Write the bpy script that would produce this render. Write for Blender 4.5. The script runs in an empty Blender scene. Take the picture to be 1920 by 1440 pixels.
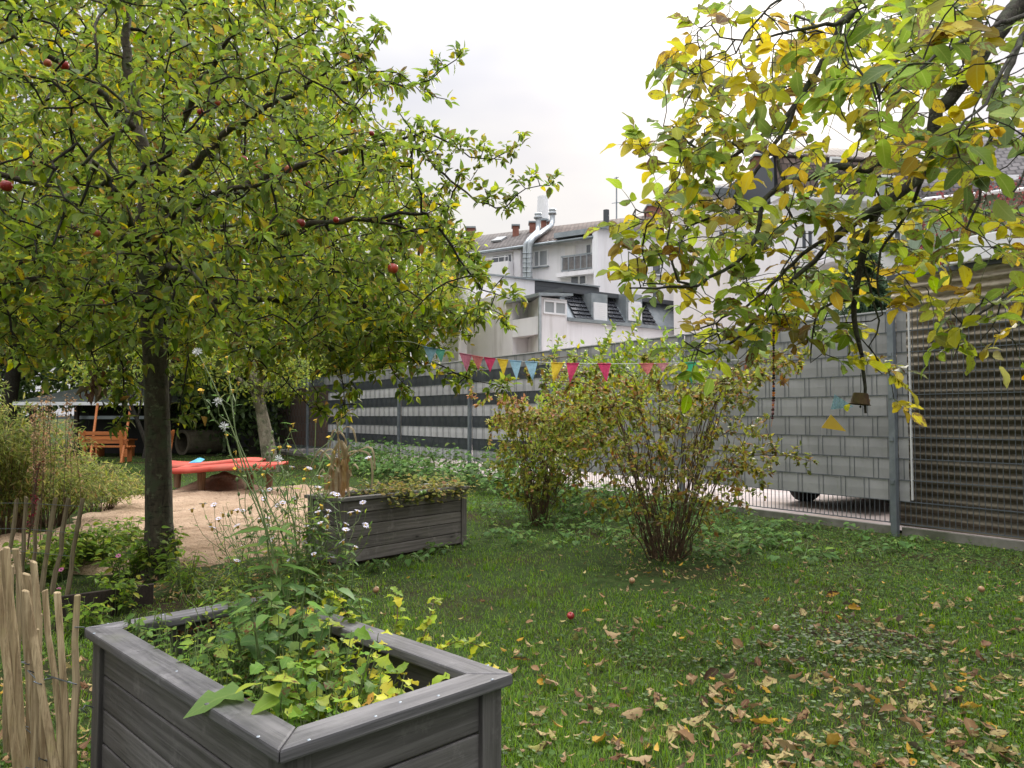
import bpy, bmesh, math, random
import numpy as np
from mathutils import Vector, Matrix
SC = bpy.context.scene
COL = SC.collection
rng = np.random.default_rng(7)
random.seed(7)
PI = math.pi

# ------------------------------------------------------------------ camera model
H = 1.25
PITCH = math.radians(2.4)
FPX = 1442.0
CAM = np.array([0.0, 0.0, H])

def ray(u, v):
    x = (u - 960.0) / FPX
    y = (720.0 - v) / FPX
    c, s = math.cos(PITCH), math.sin(PITCH)
    return np.array([x, c - y * s, s + y * c])

def P(u, v, z=0.0):
    d = ray(u, v)
    t = (z - H) / d[2]
    return CAM + d * t

def D(u, v, Y):
    d = ray(u, v)
    return CAM + d * (Y / d[1])

# ------------------------------------------------------------------ object helpers
def lin(r, g=None, b=None):
    if g is None:
        r, g, b = r
    f = lambda c: (c / 255 / 12.92) if c / 255 <= 0.04045 else ((c / 255 + 0.055) / 1.055) ** 2.4
    return (f(r), f(g), f(b))

def tag(o, label=None, cat=None, group=None, kind=None):
    if label: o['label'] = label
    if cat: o['category'] = cat
    if group: o['group'] = group
    if kind: o['kind'] = kind
    return o

def empty(name, loc=(0, 0, 0), rz=0.0, label=None, cat=None, group=None):
    o = bpy.data.objects.new(name, None)
    COL.objects.link(o)
    o.empty_display_size = 0.1
    o.location = loc
    o.rotation_euler = (0, 0, rz)
    return tag(o, label, cat, group)

def link(name, me, mat=None, parent=None):
    o = bpy.data.objects.new(name, me)
    COL.objects.link(o)
    if mat is not None:
        for m in (mat if isinstance(mat, (list, tuple)) else [mat]):
            me.materials.append(m)
    if parent is not None:
        o.parent = parent
        if parent.name in WORLD_ROOTS:
            o.matrix_parent_inverse = Matrix.Translation(-parent.location)
    return o

WORLD_ROOTS = set()
def wempty(name, loc, label=None, cat=None, group=None):
    """Empty at a thing's base whose parts are modelled in world coordinates"""
    o = empty(name, tuple(loc), 0, label, cat, group)
    WORLD_ROOTS.add(o.name)
    return o

def copy_tree(o, parent=None):
    c = o.copy()
    COL.objects.link(c)
    if parent is not None:
        c.parent = parent
    for ch in [x for x in bpy.data.objects if x.parent == o]:
        copy_tree(ch, c)
    return c

def np_mesh(name, V, F, mat=None, parent=None, smooth=False, col=None, lv=None, matidx=None):
    """V (N,3); F (M,k) uniform polygons; col (N,3) per vertex colours; lv (N,3) leaf coordinates"""
    me = bpy.data.meshes.new(name)
    V = np.asarray(V, dtype=np.float32); F = np.asarray(F, dtype=np.int32)
    n, m, k = len(V), len(F), F.shape[1]
    me.vertices.add(n)
    me.vertices.foreach_set('co', V.ravel())
    me.loops.add(m * k)
    me.loops.foreach_set('vertex_index', F.ravel())
    me.polygons.add(m)
    me.polygons.foreach_set('loop_start', np.arange(0, m * k, k, dtype=np.int32))
    me.polygons.foreach_set('loop_total', np.full(m, k, dtype=np.int32))
    if smooth:
        me.polygons.foreach_set('use_smooth', np.ones(m, dtype=bool))
    if matidx is not None:
        me.polygons.foreach_set('material_index', np.asarray(matidx, dtype=np.int32))
    if col is not None:
        a = me.attributes.new('col', 'FLOAT_COLOR', 'POINT')
        c4 = np.ones((n, 4), dtype=np.float32); c4[:, :3] = col
        a.data.foreach_set('color', c4.ravel())
    if lv is not None:
        a = me.attributes.new('lv', 'FLOAT_VECTOR', 'POINT')
        a.data.foreach_set('vector', np.asarray(lv, dtype=np.float32).ravel())
    me.update()
    me.validate()
    return link(name, me, mat, parent)

class MB:
    """collects solid pieces, built as ONE mesh object"""
    def __init__(self):
        self.v = []; self.f = []; self.s = []; self.m = []
        self.mi = 0
    def add(self, verts, faces, smooth=False):
        b = len(self.v)
        self.v.extend([tuple(map(float, p)) for p in verts])
        for f in faces:
            self.f.append(tuple(b + i for i in f)); self.s.append(smooth); self.m.append(self.mi)
    def hexa(self, p):
        """8 corners: bottom 0-3 (ccw), top 4-7"""
        self.add(p, [(3, 2, 1, 0), (4, 5, 6, 7), (0, 1, 5, 4), (1, 2, 6, 5), (2, 3, 7, 6), (3, 0, 4, 7)])
    def box(self, c, size, rz=0.0, M=None):
        x, y, z = size[0] / 2, size[1] / 2, size[2] / 2
        pts = [(-x, -y, -z), (x, -y, -z), (x, y, -z), (-x, y, -z), (-x, -y, z), (x, -y, z), (x, y, z), (-x, y, z)]
        if M is None:
            M = Matrix.Rotation(rz, 3, 'Z')
        self.hexa([Vector(c) + M @ Vector(q) for q in pts])
    def beam(self, a, b, w, h, up=(0, 0, 1)):
        """rectangular bar from a to b, w sideways, h along up"""
        a = Vector(a); b = Vector(b); d = (b - a).normalized(); up = Vector(up)
        if abs(d.dot(up)) > 0.97: up = Vector((0, 1, 0)) if abs(d.y) < .9 else Vector((1, 0, 0))
        s = d.cross(up).normalized(); t = s.cross(d).normalized()
        s = s * (w / 2); t = t * (h / 2)
        self.hexa([a - s - t, a + s - t, a + s + t, a - s + t, b - s - t, b + s - t, b + s + t, b - s + t])
    def tube(self, pts, rad, n=6, cap=True, smooth=True):
        pts = [Vector(p) for p in pts]
        if not hasattr(rad, '__len__'): rad = [rad] * len(pts)
        b = len(self.v); ref = None; vs = []; fs = []
        for i, p in enumerate(pts):
            d = (pts[min(i + 1, len(pts) - 1)] - pts[max(i - 1, 0)])
            d = d.normalized() if d.length > 1e-9 else Vector((0, 0, 1))
            if ref is None:
                ref = Vector((1, 0, 0)) if abs(d.x) < .8 else Vector((0, 1, 0))
            ref = (ref - d * ref.dot(d))
            ref = ref.normalized() if ref.length > 1e-6 else d.orthogonal().normalized()
            bi = d.cross(ref)
            for k in range(n):
                a = 2 * PI * k / n
                vs.append(p + (ref * math.cos(a) + bi * math.sin(a)) * rad[i])
        for i in range(len(pts) - 1):
            for k in range(n):
                k2 = (k + 1) % n
                fs.append((i * n + k, i * n + k2, (i + 1) * n + k2, (i + 1) * n + k))
        self.add(vs, fs, smooth)
        if cap:
            self.add(vs[:n], [tuple(reversed(range(n)))]); self.add(vs[-n:], [tuple(range(n))])
    def lathe(self, c, prof, n=16, M=None, smooth=True):
        """prof: list of (r, z); axis z through c (rotated by M)"""
        vs = []; fs = []
        for r, z in prof:
            for k in range(n):
                a = 2 * PI * k / n
                q = Vector((r * math.cos(a), r * math.sin(a), z))
                if M is not None: q = M @ q
                vs.append(Vector(c) + q)
        for i in range(len(prof) - 1):
            for k in range(n):
                k2 = (k + 1) % n
                fs.append((i * n + k, i * n + k2, (i + 1) * n + k2, (i + 1) * n + k))
        self.add(vs, fs, smooth)
    def poly(self, pts): self.add(pts, [tuple(range(len(pts)))])
    def prism(self, pts, ext):
        """closed polygon pts extruded by vector ext"""
        n = len(pts); ext = Vector(ext)
        a = [Vector(p) for p in pts]; b = [p + ext for p in a]
        self.add(a + b, [tuple(range(n)), tuple(reversed(range(n, 2 * n)))] + [(i, n + i, n + (i + 1) % n, (i + 1) % n) for i in range(n)])
    def build(self, name, mat=None, parent=None, bevel=0.0, seg=2, recalc=True):
        me = bpy.data.meshes.new(name)
        me.from_pydata(self.v, [], self.f)
        me.polygons.foreach_set('use_smooth', self.s)
        me.polygons.foreach_set('material_index', self.m)
        if recalc:
            bm = bmesh.new(); bm.from_mesh(me)
            bmesh.ops.recalc_face_normals(bm, faces=bm.faces)
            if bevel > 0:
                es = [e for e in bm.edges if len(e.link_faces) == 2 and e.calc_face_angle(0) > 0.6]
                bmesh.ops.bevel(bm, geom=es, offset=bevel, segments=seg, affect='EDGES', clamp_overlap=True, profile=.6)
            bm.to_mesh(me); bm.free()
        me.update()
        return link(name, me, mat, parent)

# ------------------------------------------------------------------ materials
class NT:
    def __init__(self, name):
        self.mat = bpy.data.materials.new(name); self.mat.use_nodes = True
        self.t = self.mat.node_tree; self.t.nodes.clear()
        self.out = self.t.nodes.new('ShaderNodeOutputMaterial')
    def n(self, typ, **kw):
        nd = self.t.nodes.new(typ)
        for k, v in kw.items():
            if k == 'ins':
                for a, b in v.items(): self.set(nd, a, b)
            else: setattr(nd, k, v)
        return nd
    def set(self, nd, key, val):
        s = nd.inputs[key]
        if isinstance(val, bpy.types.NodeSocket): self.t.links.new(val, s)
        elif hasattr(val, '__len__') and s.type == 'RGBA' and len(val) == 3: s.default_value = (*val, 1)
        else: s.default_value = val
    def l(self, a, b): self.t.links.new(a, b)
    def math(self, op, a, b=0.0, c=0.0):
        m = self.n('ShaderNodeMath', operation=op)
        self.set(m, 0, a); self.set(m, 1, b)
        if op in ('MULTIPLY_ADD', 'SMOOTH_MIN', 'COMPARE'): self.set(m, 2, c)
        return m.outputs[0]
    def mix(self, f, a, b, blend='MIX'):
        m = self.n('ShaderNodeMix', data_type='RGBA', blend_type=blend)
        self.set(m, 0, f); self.set(m, 6, a); self.set(m, 7, b)
        return m.outputs[2]
    def noise(self, vec, scale, detail=3, rough=.55, dist=0.0, out='Fac'):
        m = self.n('ShaderNodeTexNoise'); self.set(m, 'Scale', scale); self.set(m, 'Detail', detail)
        self.set(m, 'Roughness', rough); self.set(m, 'Distortion', dist)
        if vec is not None: self.l(vec, m.inputs['Vector'])
        return m.outputs[out]
    def ramp(self, f, stops):
        m = self.n('ShaderNodeValToRGB'); e = m.color_ramp.elements
        while len(e) < len(stops): e.new(.5)
        for el, (p, c) in zip(e, stops):
            el.position = p; el.color = (*c, 1) if len(c) == 3 else c
        self.l(f, m.inputs[0]); return m.outputs[0]
    def rng(self, f, a, b, c=0.0, d=1.0):
        m = self.n('ShaderNodeMapRange'); self.set(m, 0, f); self.set(m, 1, a); self.set(m, 2, b); self.set(m, 3, c); self.set(m, 4, d)
        return m.outputs[0]
    def coord(self, which='Object', scale=None, rot=None):
        c = self.n('ShaderNodeTexCoord').outputs[which]
        if scale is None and rot is None: return c
        mp = self.n('ShaderNodeMapping')
        if scale is not None: mp.inputs['Scale'].default_value = scale
        if rot is not None: mp.inputs['Rotation'].default_value = rot
        self.l(c, mp.inputs[0]); return mp.outputs[0]
    def bump(self, h, strength=.4, dist=.01):
        b = self.n('ShaderNodeBump'); self.set(b, 'Strength', strength); self.set(b, 'Distance', dist); self.l(h, b.inputs['Height'])
        return b.outputs[0]
    def bsdf(self, **kw):
        b = self.n('ShaderNodeBsdfPrincipled')
        for k, v in kw.items(): self.set(b, k.replace('_', ' '), v)
        return b
    def done(self, sh):
        self.l(sh if isinstance(sh, bpy.types.NodeSocket) else sh.outputs[0], self.out.inputs[0]); return self.mat

def noisy(name, c1, c2, scale=4.0, rough=.8, bump=.3, bscale=None, metal=0.0, bdist=.006, detail=5, coord='Object', lo=.35, hi=.68, spec=.4, c3=None):
    t = NT(name); co = t.coord(coord)
    f = t.noise(co, scale, detail)
    col = t.mix(t.rng(f, lo, hi), c1, c2)
    if c3 is not None:
        col = t.mix(t.rng(t.noise(co, scale * .27, 4, .6), .5, .72), col, c3)
    nb = t.noise(co, bscale or scale * 6, 5)
    b = t.bsdf(Base_Color=col, Roughness=rough, Metallic=metal, Specular_IOR_Level=spec)
    if bump: t.l(t.bump(nb, bump, bdist), b.inputs['Normal'])
    return t.done(b)

def leaf_mat(name, rough=.5, transl=.4, vein=.25, spots=0.0, spot_col=(.09, .035, .012), sat=1.0, spec=.35):
    """leaf: colour per leaf from 'col'; veins and brown spots from the leaf's own coordinates 'lv' (x -1..1, y 0..1, random)"""
    t = NT(name)
    c = t.n('ShaderNodeAttribute', attribute_name='col').outputs['Color']
    lv = t.n('ShaderNodeAttribute', attribute_name='lv').outputs['Vector']
    sp = t.n('ShaderNodeSeparateXYZ'); t.l(lv, sp.inputs[0])
    ax = t.math('ABSOLUTE', sp.outputs[0])
    if vein > 0:
        mid = t.rng(ax, .03, .12, 1, 0)
        ph = t.math('SUBTRACT', sp.outputs[1], t.math('MULTIPLY', ax, .22))
        saw = t.math('ABSOLUTE', t.math('SUBTRACT', t.math('FRACT', t.math('MULTIPLY', ph, 8.0)), .5))
        side = t.rng(saw, .0, .10, .55, 0)
        vf = t.math('MULTIPLY', t.math('MAXIMUM', mid, side), vein)
        c = t.mix(vf, c, t.mix(.6, c, (.35, .38, .12)))
    if spots > 0:
        cb = t.n('ShaderNodeCombineXYZ'); t.l(sp.outputs[0], cb.inputs[0]); t.l(t.math('MULTIPLY', sp.outputs[1], 2.0), cb.inputs[1])
        t.l(t.math('MULTIPLY', sp.outputs[2], 50.0), cb.inputs[2])
        nf = t.noise(cb.outputs[0], 2.2, 4, .65)
        edge = t.math('MULTIPLY', t.rng(ax, .5, 1.0), .10)
        thr = t.math('ADD', t.math('ADD', nf, edge), t.math('MULTIPLY', t.math('SUBTRACT', sp.outputs[2], .5), .35))
        c = t.mix(t.rng(thr, .68 - spots * .1, .78 - spots * .1), c, spot_col)
    geo = t.n('ShaderNodeNewGeometry')
    back = t.mix(.25, c, (.30, .36, .24))
    c = t.mix(t.math('MULTIPLY', geo.outputs['Backfacing'], .55), c, back)
    b = t.bsdf(Base_Color=c, Roughness=rough, Specular_IOR_Level=spec)
    tr = t.n('ShaderNodeBsdfTranslucent')
    hs = t.n('ShaderNodeHueSaturation'); hs.inputs['Saturation'].default_value = 1.12; hs.inputs['Value'].default_value = 1.75; hs.inputs['Hue'].default_value = .497
    t.l(c, hs.inputs['Color']); t.l(hs.outputs[0], tr.inputs[0])
    mx = t.n('ShaderNodeMixShader'); mx.inputs[0].default_value = transl
    t.l(b.outputs[0], mx.inputs[1]); t.l(tr.outputs[0], mx.inputs[2])
    return t.done(mx.outputs[0])

def bark_mat(name, c1, c2, c3, scale=1.0):
    t = NT(name); co = t.coord('Object', (1, 1, .45)); co2 = t.coord('Object')
    f = t.noise(co, 22 * scale, 7, .7, .6)
    blot = t.noise(co2, 7 * scale, 5, .65)
    crack = t.rng(t.noise(t.coord('Object', (1, 1, .14)), 60 * scale, 5, .7, .3), .60, .70)
    c = t.mix(t.rng(f, .35, .65), c1, c2)
    c = t.mix(t.rng(blot, .50, .60), c, c3)
    c = t.mix(t.math('MULTIPLY', t.rng(t.noise(co2, 13 * scale, 4, .7), .60, .68), .7), c, tuple(min(1, x * 2.6) for x in c3))
    rings = t.noise(t.coord('Object', (4, 4, 34)), 3 * scale, 4, .7)
    dk = t.math('MAXIMUM', t.math('MULTIPLY', t.rng(rings, .58, .68), .8), t.math('MULTIPLY', crack, .7))
    c = t.mix(dk, c, tuple(x * .35 for x in c1))
    b = t.bsdf(Base_Color=c, Roughness=.88, Specular_IOR_Level=.25)
    t.l(t.bump(t.math('SUBTRACT', f, t.math('MULTIPLY', dk, .8)), .9, .014), b.inputs['Normal'])
    return t.done(b)

def plain(name, c, rough=.6, metal=0.0, spec=.5):
    t = NT(name); return t.done(t.bsdf(Base_Color=c, Roughness=rough, Metallic=metal, Specular_IOR_Level=spec))

def wood_mat(name, c1, c2, c3, grain_axis=0, scale=1.0, rough=.75, knots=True):
    """plank wood: streaky long grain along grain_axis, cathedral figure, knots, wear"""
    t = NT(name)
    def gr(across, along):
        sc = [across * scale] * 3; sc[grain_axis] = along * scale
        return t.coord('Object', tuple(sc))
    raw = t.coord('Object')
    dist = t.noise(raw, 2.6 * scale, 5, .7)
    f = t.noise(gr(48, 1.6), 1.0, 6, .72, .5)
    fine = t.noise(gr(150, 5), 1.0, 4, .7)
    w = t.n('ShaderNodeTexWave', wave_type='RINGS', rings_direction='XYZ'[grain_axis]); t.set(w, 'Scale', 1.5); t.set(w, 'Distortion', 7.0); t.set(w, 'Detail', 3); t.set(w, 'Detail Scale', .8); t.set(w, 'Detail Roughness', .6)
    t.l(gr(7, .6), w.inputs[0])
    c = t.mix(t.rng(f, .38, .62), c1, c2)
    c = t.mix(t.math('MULTIPLY', t.math('MULTIPLY', t.rng(w.outputs[1], .5, .95), t.rng(dist, .38, .6)), .6), c, c3)
    c = t.mix(t.math('MULTIPLY', t.rng(fine, .52, .66), .55), c, tuple(x * .45 for x in c1))
    c = t.mix(t.math('MULTIPLY', t.rng(t.noise(raw, 9 * scale, 5, .75), .56, .70), .5), c, tuple(min(1, x * 1.35) for x in c3))
    if knots:
        sp = t.n('ShaderNodeSeparateXYZ'); t.l(raw, sp.inputs[0]); o_ = [i for i in range(3) if i != grain_axis]
        cb = t.n('ShaderNodeCombineXYZ'); t.l(t.math('MULTIPLY', sp.outputs[grain_axis], 2.4 * scale), cb.inputs[0])
        t.l(t.math('MULTIPLY', t.math('ADD', sp.outputs[o_[0]], sp.outputs[o_[1]]), 7.0 * scale), cb.inputs[1])
        vo = t.n('ShaderNodeTexVoronoi'); t.l(cb.outputs[0], vo.inputs[0]); t.set(vo, 'Scale', 1.0)
        kd = t.math('ADD', vo.outputs['Distance'], t.math('MULTIPLY', t.noise(raw, 45, 3), .05))
        sv = t.n('ShaderNodeSeparateColor'); t.l(vo.outputs['Color'], sv.inputs[0]); on = t.rng(sv.outputs[0], .45, .5)
        c = t.mix(t.math('MULTIPLY', t.math('MULTIPLY', t.rng(kd, .10, .24, 1, 0), on), .45), c, tuple(x * .6 for x in c1))
        c = t.mix(t.math('MULTIPLY', t.math('MULTIPLY', t.rng(kd, .06, .10, 1, 0), on), .85), c, tuple(x * .25 for x in c1))
    isl = t.n('ShaderNodeNewGeometry').outputs['Random Per Island']; oi = t.n('ShaderNodeObjectInfo').outputs['Random']
    va = t.rng(t.math('FRACT', t.math('ADD', t.math('MULTIPLY', isl, 3.7), t.math('MULTIPLY', oi, 5.3))), 0, 1, .78, 1.22)
    hv = t.n('ShaderNodeHueSaturation'); t.l(c, hv.inputs['Color']); t.l(va, hv.inputs['Value']); c = hv.outputs[0]
    c = t.mix(t.math('MULTIPLY', t.rng(t.noise(raw, 3.7 * scale, 5, .75), .56, .72), .35), c, tuple(x * y for x, y in zip(c2, (.75, .85, .5))))
    b = t.bsdf(Base_Color=c, Roughness=rough, Specular_IOR_Level=.35)
    t.l(t.bump(t.math('ADD', f, t.math('MULTIPLY', fine, .5)), .55, .003), b.inputs['Normal'])
    t.set(b, 'Roughness', t.rng(dist, .3, .7, rough - .12, rough + .15))
    return t.done(b)
SKY_BASE, SKY_ZEN, SUN_E, EXPO = 5.0, 9.5, 2.0, 0.68
# ================================================================== MATERIALS shared
M = {}
def mk():
    M['galv'] = noisy('galvanised_steel', (.20, .225, .25), (.27, .295, .32), 9, .45, .15, metal=.6, c3=(.16, .18, .20))
    M['wire'] = plain('fence_wire', (.115, .13, .145), .42, .4)
    M['concrete'] = noisy('concrete', (.13, .125, .10), (.22, .21, .18), 6, .9, .5, c3=(.07, .08, .045))
    M['bed_x'] = wood_mat('grey_glazed_wood_x', (.064, .059, .056), (.100, .093, .089), (.135, .126, .120), 0, .8, .6)
    M['bed_y'] = wood_mat('grey_glazed_wood_y', (.064, .059, .056), (.100, .093, .089), (.135, .126, .120), 1, .8, .6)
    M['bed_z'] = wood_mat('grey_glazed_wood_z', (.050, .046, .044), (.095, .088, .085), (.13, .12, .115), 2, .8, .6)
    M['cap_x'] = wood_mat('grey_cap_wood_x', (.070, .067, .070), (.125, .118, .122), (.20, .19, .19), 0, .8, .5)
    M['cap_y'] = wood_mat('grey_cap_wood_y', (.070, .067, .070), (.125, .118, .122), (.20, .19, .19), 1, .8, .5)
    for k_, ax in (('x', 0), ('y', 1), ('z', 2)):
        M['bright_' + k_] = wood_mat('brightened_bed_wood_' + k_, (.105, .093, .083), (.16, .142, .128), (.21, .187, .17), ax, .9, .75)  # bed wood copy, colour brightened to make up for shade on the rear bed
        M['brightcap_' + k_] = wood_mat('brightened_cap_wood_' + k_, (.12, .11, .105), (.20, .185, .175), (.27, .25, .24), ax, .9, .7)
    M['soil'] = noisy('dark_soil', (.018, .012, .008), (.05, .034, .022), 30, .95, 1.0, 60, bdist=.02)
    M['sand'] = sand_mat()
    M['wetsand'] = noisy('damp_sand', (.16, .09, .055), (.26, .155, .10), 7, .95, .9, 40, bdist=.03)
    M['stake'] = wood_mat('chestnut_stake', (.21, .150, .078), (.42, .325, .19), (.14, .09, .045), 2, 1.4, .8)
    M['greystake'] = wood_mat('weathered_stake', (.17, .13, .075), (.30, .24, .14), (.11, .08, .045), 2, 1.4, .85)
    M['edging'] = wood_mat('brown_board', (.024, .016, .012), (.046, .031, .022), (.018, .012, .009), 0, 1.0, .8)
    M['render'] = render_mat('white_render', (.80, .785, .80), (.72, .70, .72), (.50, .48, .47))
    M['render2'] = render_mat('streaked_white_render', (.78, .755, .76), (.62, .60, .60), (.33, .30, .27), .6)
    M['render3'] = render_mat('cream_render', (.80, .765, .74), (.70, .67, .65), (.50, .47, .43))
    M['frame'] = plain('white_window_frame', (.72, .72, .73), .35)
    M['glass'] = plain('window_glass', (.09, .10, .115), .06, 0, .9)
    M['glass_pale'] = plain('curtained_glass', (.30, .315, .33), .15, 0, .9)
    M['zinc'] = noisy('zinc_sheet', (.24, .27, .29), (.33, .36, .38), 3, .38, .05, metal=.45)
    M['zincpipe'] = noisy('zinc_pipe', (.36, .39, .41), (.48, .51, .53), 5, .32, .05, metal=.55)
    M['darkclad'] = plain('anthracite_cladding', (.055, .060, .068), .5)
    M['brick'] = noisy('chimney_brick', (.19, .075, .055), (.30, .13, .095), 3, .9, .4, c3=(.12, .06, .05))
    M['tile_grey'] = tile_mat('grey_brown_roof_tiles', (.085, .072, .066), (.155, .135, .125), .36)
    M['tile_brown'] = tile_mat('brown_roof_tiles', (.068, .046, .038), (.135, .098, .080), .36)
    M['tile_slate'] = tile_mat('dark_roof_tiles', (.075, .066, .066), (.125, .112, .112), .34)
    M['tile_black'] = plain('glazed_black_tile', (.028, .03, .036), .22, 0, .6)
    M['corr'] = corr_mat()
    M['vinyl'] = vinyl_mat('light_grey_privacy_strip', (.25, .248, .245), (.31, .305, .302))
    M['vinyl_lit'] = vinyl_mat('lit_grey_privacy_strip', (.40, .39, .395), (.47, .46, .465))  # lighter copy of the grey strip: stronger light on the banded bays, put into colour
    M['vinyl_dark'] = vinyl_mat('anthracite_privacy_strip', (.032, .036, .042), (.05, .055, .062))
    M['vinyl_brown'] = vinyl_mat('brown_privacy_slat', (.085, .052, .042), (.115, .074, .060), slat=True)
    M['vinyl_slate'] = vinyl_mat('slate_grey_slat', (.055, .055, .058), (.08, .08, .085), slat=True)
    M['paving'] = noisy('pink_paving', (.33, .275, .25), (.43, .37, .345), 2.5, .9, .3, 30, c3=(.30, .23, .18))
    M['green_wall'] = noisy('green_painted_wall', (.17, .24, .15), (.22, .29, .19), 1.5, .85, .1)
    M['black'] = plain('black_rubber', (.012, .012, .013), .8)
    M['orange_wood'] = wood_mat('orange_stained_wood', (.42, .12, .03), (.56, .19, .055), (.30, .08, .02), 0, 1.0, .6)
    M['orange_wood_z'] = wood_mat('orange_stained_post', (.42, .13, .035), (.52, .18, .055), (.30, .08, .02), 2, 1.0, .6)
    M['red'] = noisy('red_weathered_panel', (.38, .060, .042), (.44, .09, .065), 6, .75, .1, c3=(.42, .14, .10), spec=.15)
    M['post_wood'] = wood_mat('round_post_wood', (.20, .11, .06), (.30, .18, .11), (.14, .07, .04), 2, 1.0, .8)

def sand_mat():
    t = NT('play_sand'); co = t.coord('Object')
    f = t.noise(co, 1.3, 5, .6); g = t.noise(co, 9, 5, .7)
    c = t.mix(t.rng(f, .35, .65), (.33, .225, .145), (.44, .315, .215))
    c = t.mix(t.math('MULTIPLY', t.rng(g, .52, .7), .5), c, (.24, .15, .092))
    c = t.mix(t.math('MULTIPLY', t.rng(t.noise(co, 55, 3, .7), .60, .66), .6), c, (.15, .095, .055))
    c = t.mix(t.math('MULTIPLY', t.rng(t.noise(co, 28, 4, .7), .58, .70), .35), c, (.50, .38, .27))
    b = t.bsdf(Base_Color=c, Roughness=.95, Specular_IOR_Level=.15)
    t.l(t.bump(t.math('ADD', g, t.math('MULTIPLY', t.noise(co, 3.2, 4, .6), 1.5)), 1.0, .09), b.inputs['Normal'])
    return t.done(b)

def render_mat(name, c1, c2, c3, streak=.4):
    t = NT(name); co = t.coord('Object')
    f = t.noise(co, .35, 4)
    s = t.noise(t.coord('Object', (1.6, 1.6, .12)), 1.1, 5, .7)
    c = t.mix(t.rng(f, .35, .65), c1, c2)
    c = t.mix(t.math('MULTIPLY', t.rng(s, .50, .70), streak), c, c3)
    b = t.bsdf(Base_Color=c, Roughness=.9, Specular_IOR_Level=.2)
    t.l(t.bump(t.noise(co, 12, 3), .1, .01), b.inputs['Normal'])
    return t.done(b)

def tile_mat(name, c1, c2, size):
    t = NT(name)
    uv = t.n('ShaderNodeAttribute', attribute_name='lv').outputs['Vector']   # metres along / up the slope
    br = t.n('ShaderNodeTexBrick'); t.l(uv, br.inputs[0])
    t.set(br, 'Scale', 1.0); t.set(br, 'Brick Width', size * .8); t.set(br, 'Row Height', size); t.set(br, 'Mortar Size', .03); t.set(br, 'Mortar Smooth', .3)
    t.set(br, 'Color1', c1); t.set(br, 'Color2', c2); t.set(br, 'Mortar', tuple(x * .35 for x in c1)); t.set(br, 'Bias', -.1)
    f = t.noise(uv, .25, 4)
    c = t.mix(t.math('MULTIPLY', t.rng(f, .4, .7), .4), br.outputs[0], tuple(x * .7 for x in c2))
    b = t.bsdf(Base_Color=c, Roughness=.75, Specular_IOR_Level=.3)
    t.l(t.bump(t.math('SUBTRACT', 1.0, br.outputs['Fac']), .8, .06), b.inputs['Normal'])
    return t.done(b)

def corr_mat():
    t = NT('weathered_corrugated_sheet'); co = t.coord('Object')
    f = t.noise(co, 1.1, 5, .65); g = t.noise(t.coord('Object', (5, 5, 30)), 2, 4, .6)
    sp = t.n('ShaderNodeSeparateXYZ'); t.l(co, sp.inputs[0])
    c = t.mix(t.rng(f, .35, .65), (.36, .31, .225), (.48, .42, .32))
    c = t.mix(t.math('MULTIPLY', t.rng(g, .45, .7), .6), c, (.085, .052, .026))
    # darker towards the foot of the sheets, with a ragged upper edge
    gr = t.math('ADD', sp.outputs[2], t.math('MULTIPLY', t.math('SUBTRACT', t.noise(co, 2.2, 5, .7), .5), 1.6))
    c = t.mix(t.rng(gr, 1.7, 2.7, .75, 0), c, (.050, .045, .033))
    b = t.bsdf(Base_Color=c, Roughness=.9, Specular_IOR_Level=.2)
    t.l(t.bump(f, .3, .02), b.inputs['Normal'])
    return t.done(b)

def vinyl_mat(name, c1, c2, slat=False):
    t = NT(name)
    co = t.coord('Object')
    f = t.noise(co, 2.0, 4, .6)
    c = t.mix(t.rng(f, .35, .65), c1, c2)
    d = t.noise(t.coord('Object', (6, 6, .6)), 2, 4, .7)
    c = t.mix(t.math('MULTIPLY', t.rng(d, .55, .75), .35), c, tuple(x * .7 for x in c1))
    st_ = t.noise(t.coord('Object', (3, 3, .8)), 4, 5, .75)
    c = t.mix(t.math('MULTIPLY', t.rng(st_, .58, .72), .3), c, tuple(x * y for x, y in zip(c1, (.55, .58, .45))))
    oi = t.n('ShaderNodeObjectInfo').outputs['Random']; hv = t.n('ShaderNodeHueSaturation'); t.l(c, hv.inputs['Color']); t.l(t.rng(oi, 0, 1, .88, 1.10), hv.inputs['Value']); c = hv.outputs[0]
    b = t.bsdf(Base_Color=c, Roughness=.42, Specular_IOR_Level=.45)
    wr = t.n('ShaderNodeTexNoise'); t.l(t.coord('Object', (1, 1, 2.0)), wr.inputs['Vector']); t.set(wr, 'Scale', 5.0); t.set(wr, 'Detail', 3); t.set(wr, 'Distortion', 1.2)
    t.l(t.bump(wr.outputs['Fac'], .10, .02), b.inputs['Normal'])
    return t.done(b)

mk()

# ================================================================== GROUND
def hgt(x, y):
    return 0.012 * np.sin(x * 1.3 + .4) * np.cos(y * .9) + 0.008 * np.sin(x * 3.1 + y * 2.3)

def ground_mat():
    t = NT('garden_ground'); co = t.coord('Object')
    f = t.noise(co, .7, 5, .6); g = t.noise(co, 7, 5, .7); k = t.noise(co, 45, 3, .6)
    c = t.mix(t.rng(g, .35, .65), (.022, .040, .010), (.045, .075, .018))
    c = t.mix(t.rng(f, .5, .66), c, (.036, .026, .015))
    c = t.mix(t.math('MULTIPLY', t.rng(k, .55, .7), .6), c, (.10, .06, .032))
    b = t.bsdf(Base_Color=c, Roughness=.95, Specular_IOR_Level=.1)
    t.l(t.bump(t.math('ADD', g, k), .9, .03), b.inputs['Normal'])
    return t.done(b)

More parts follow.
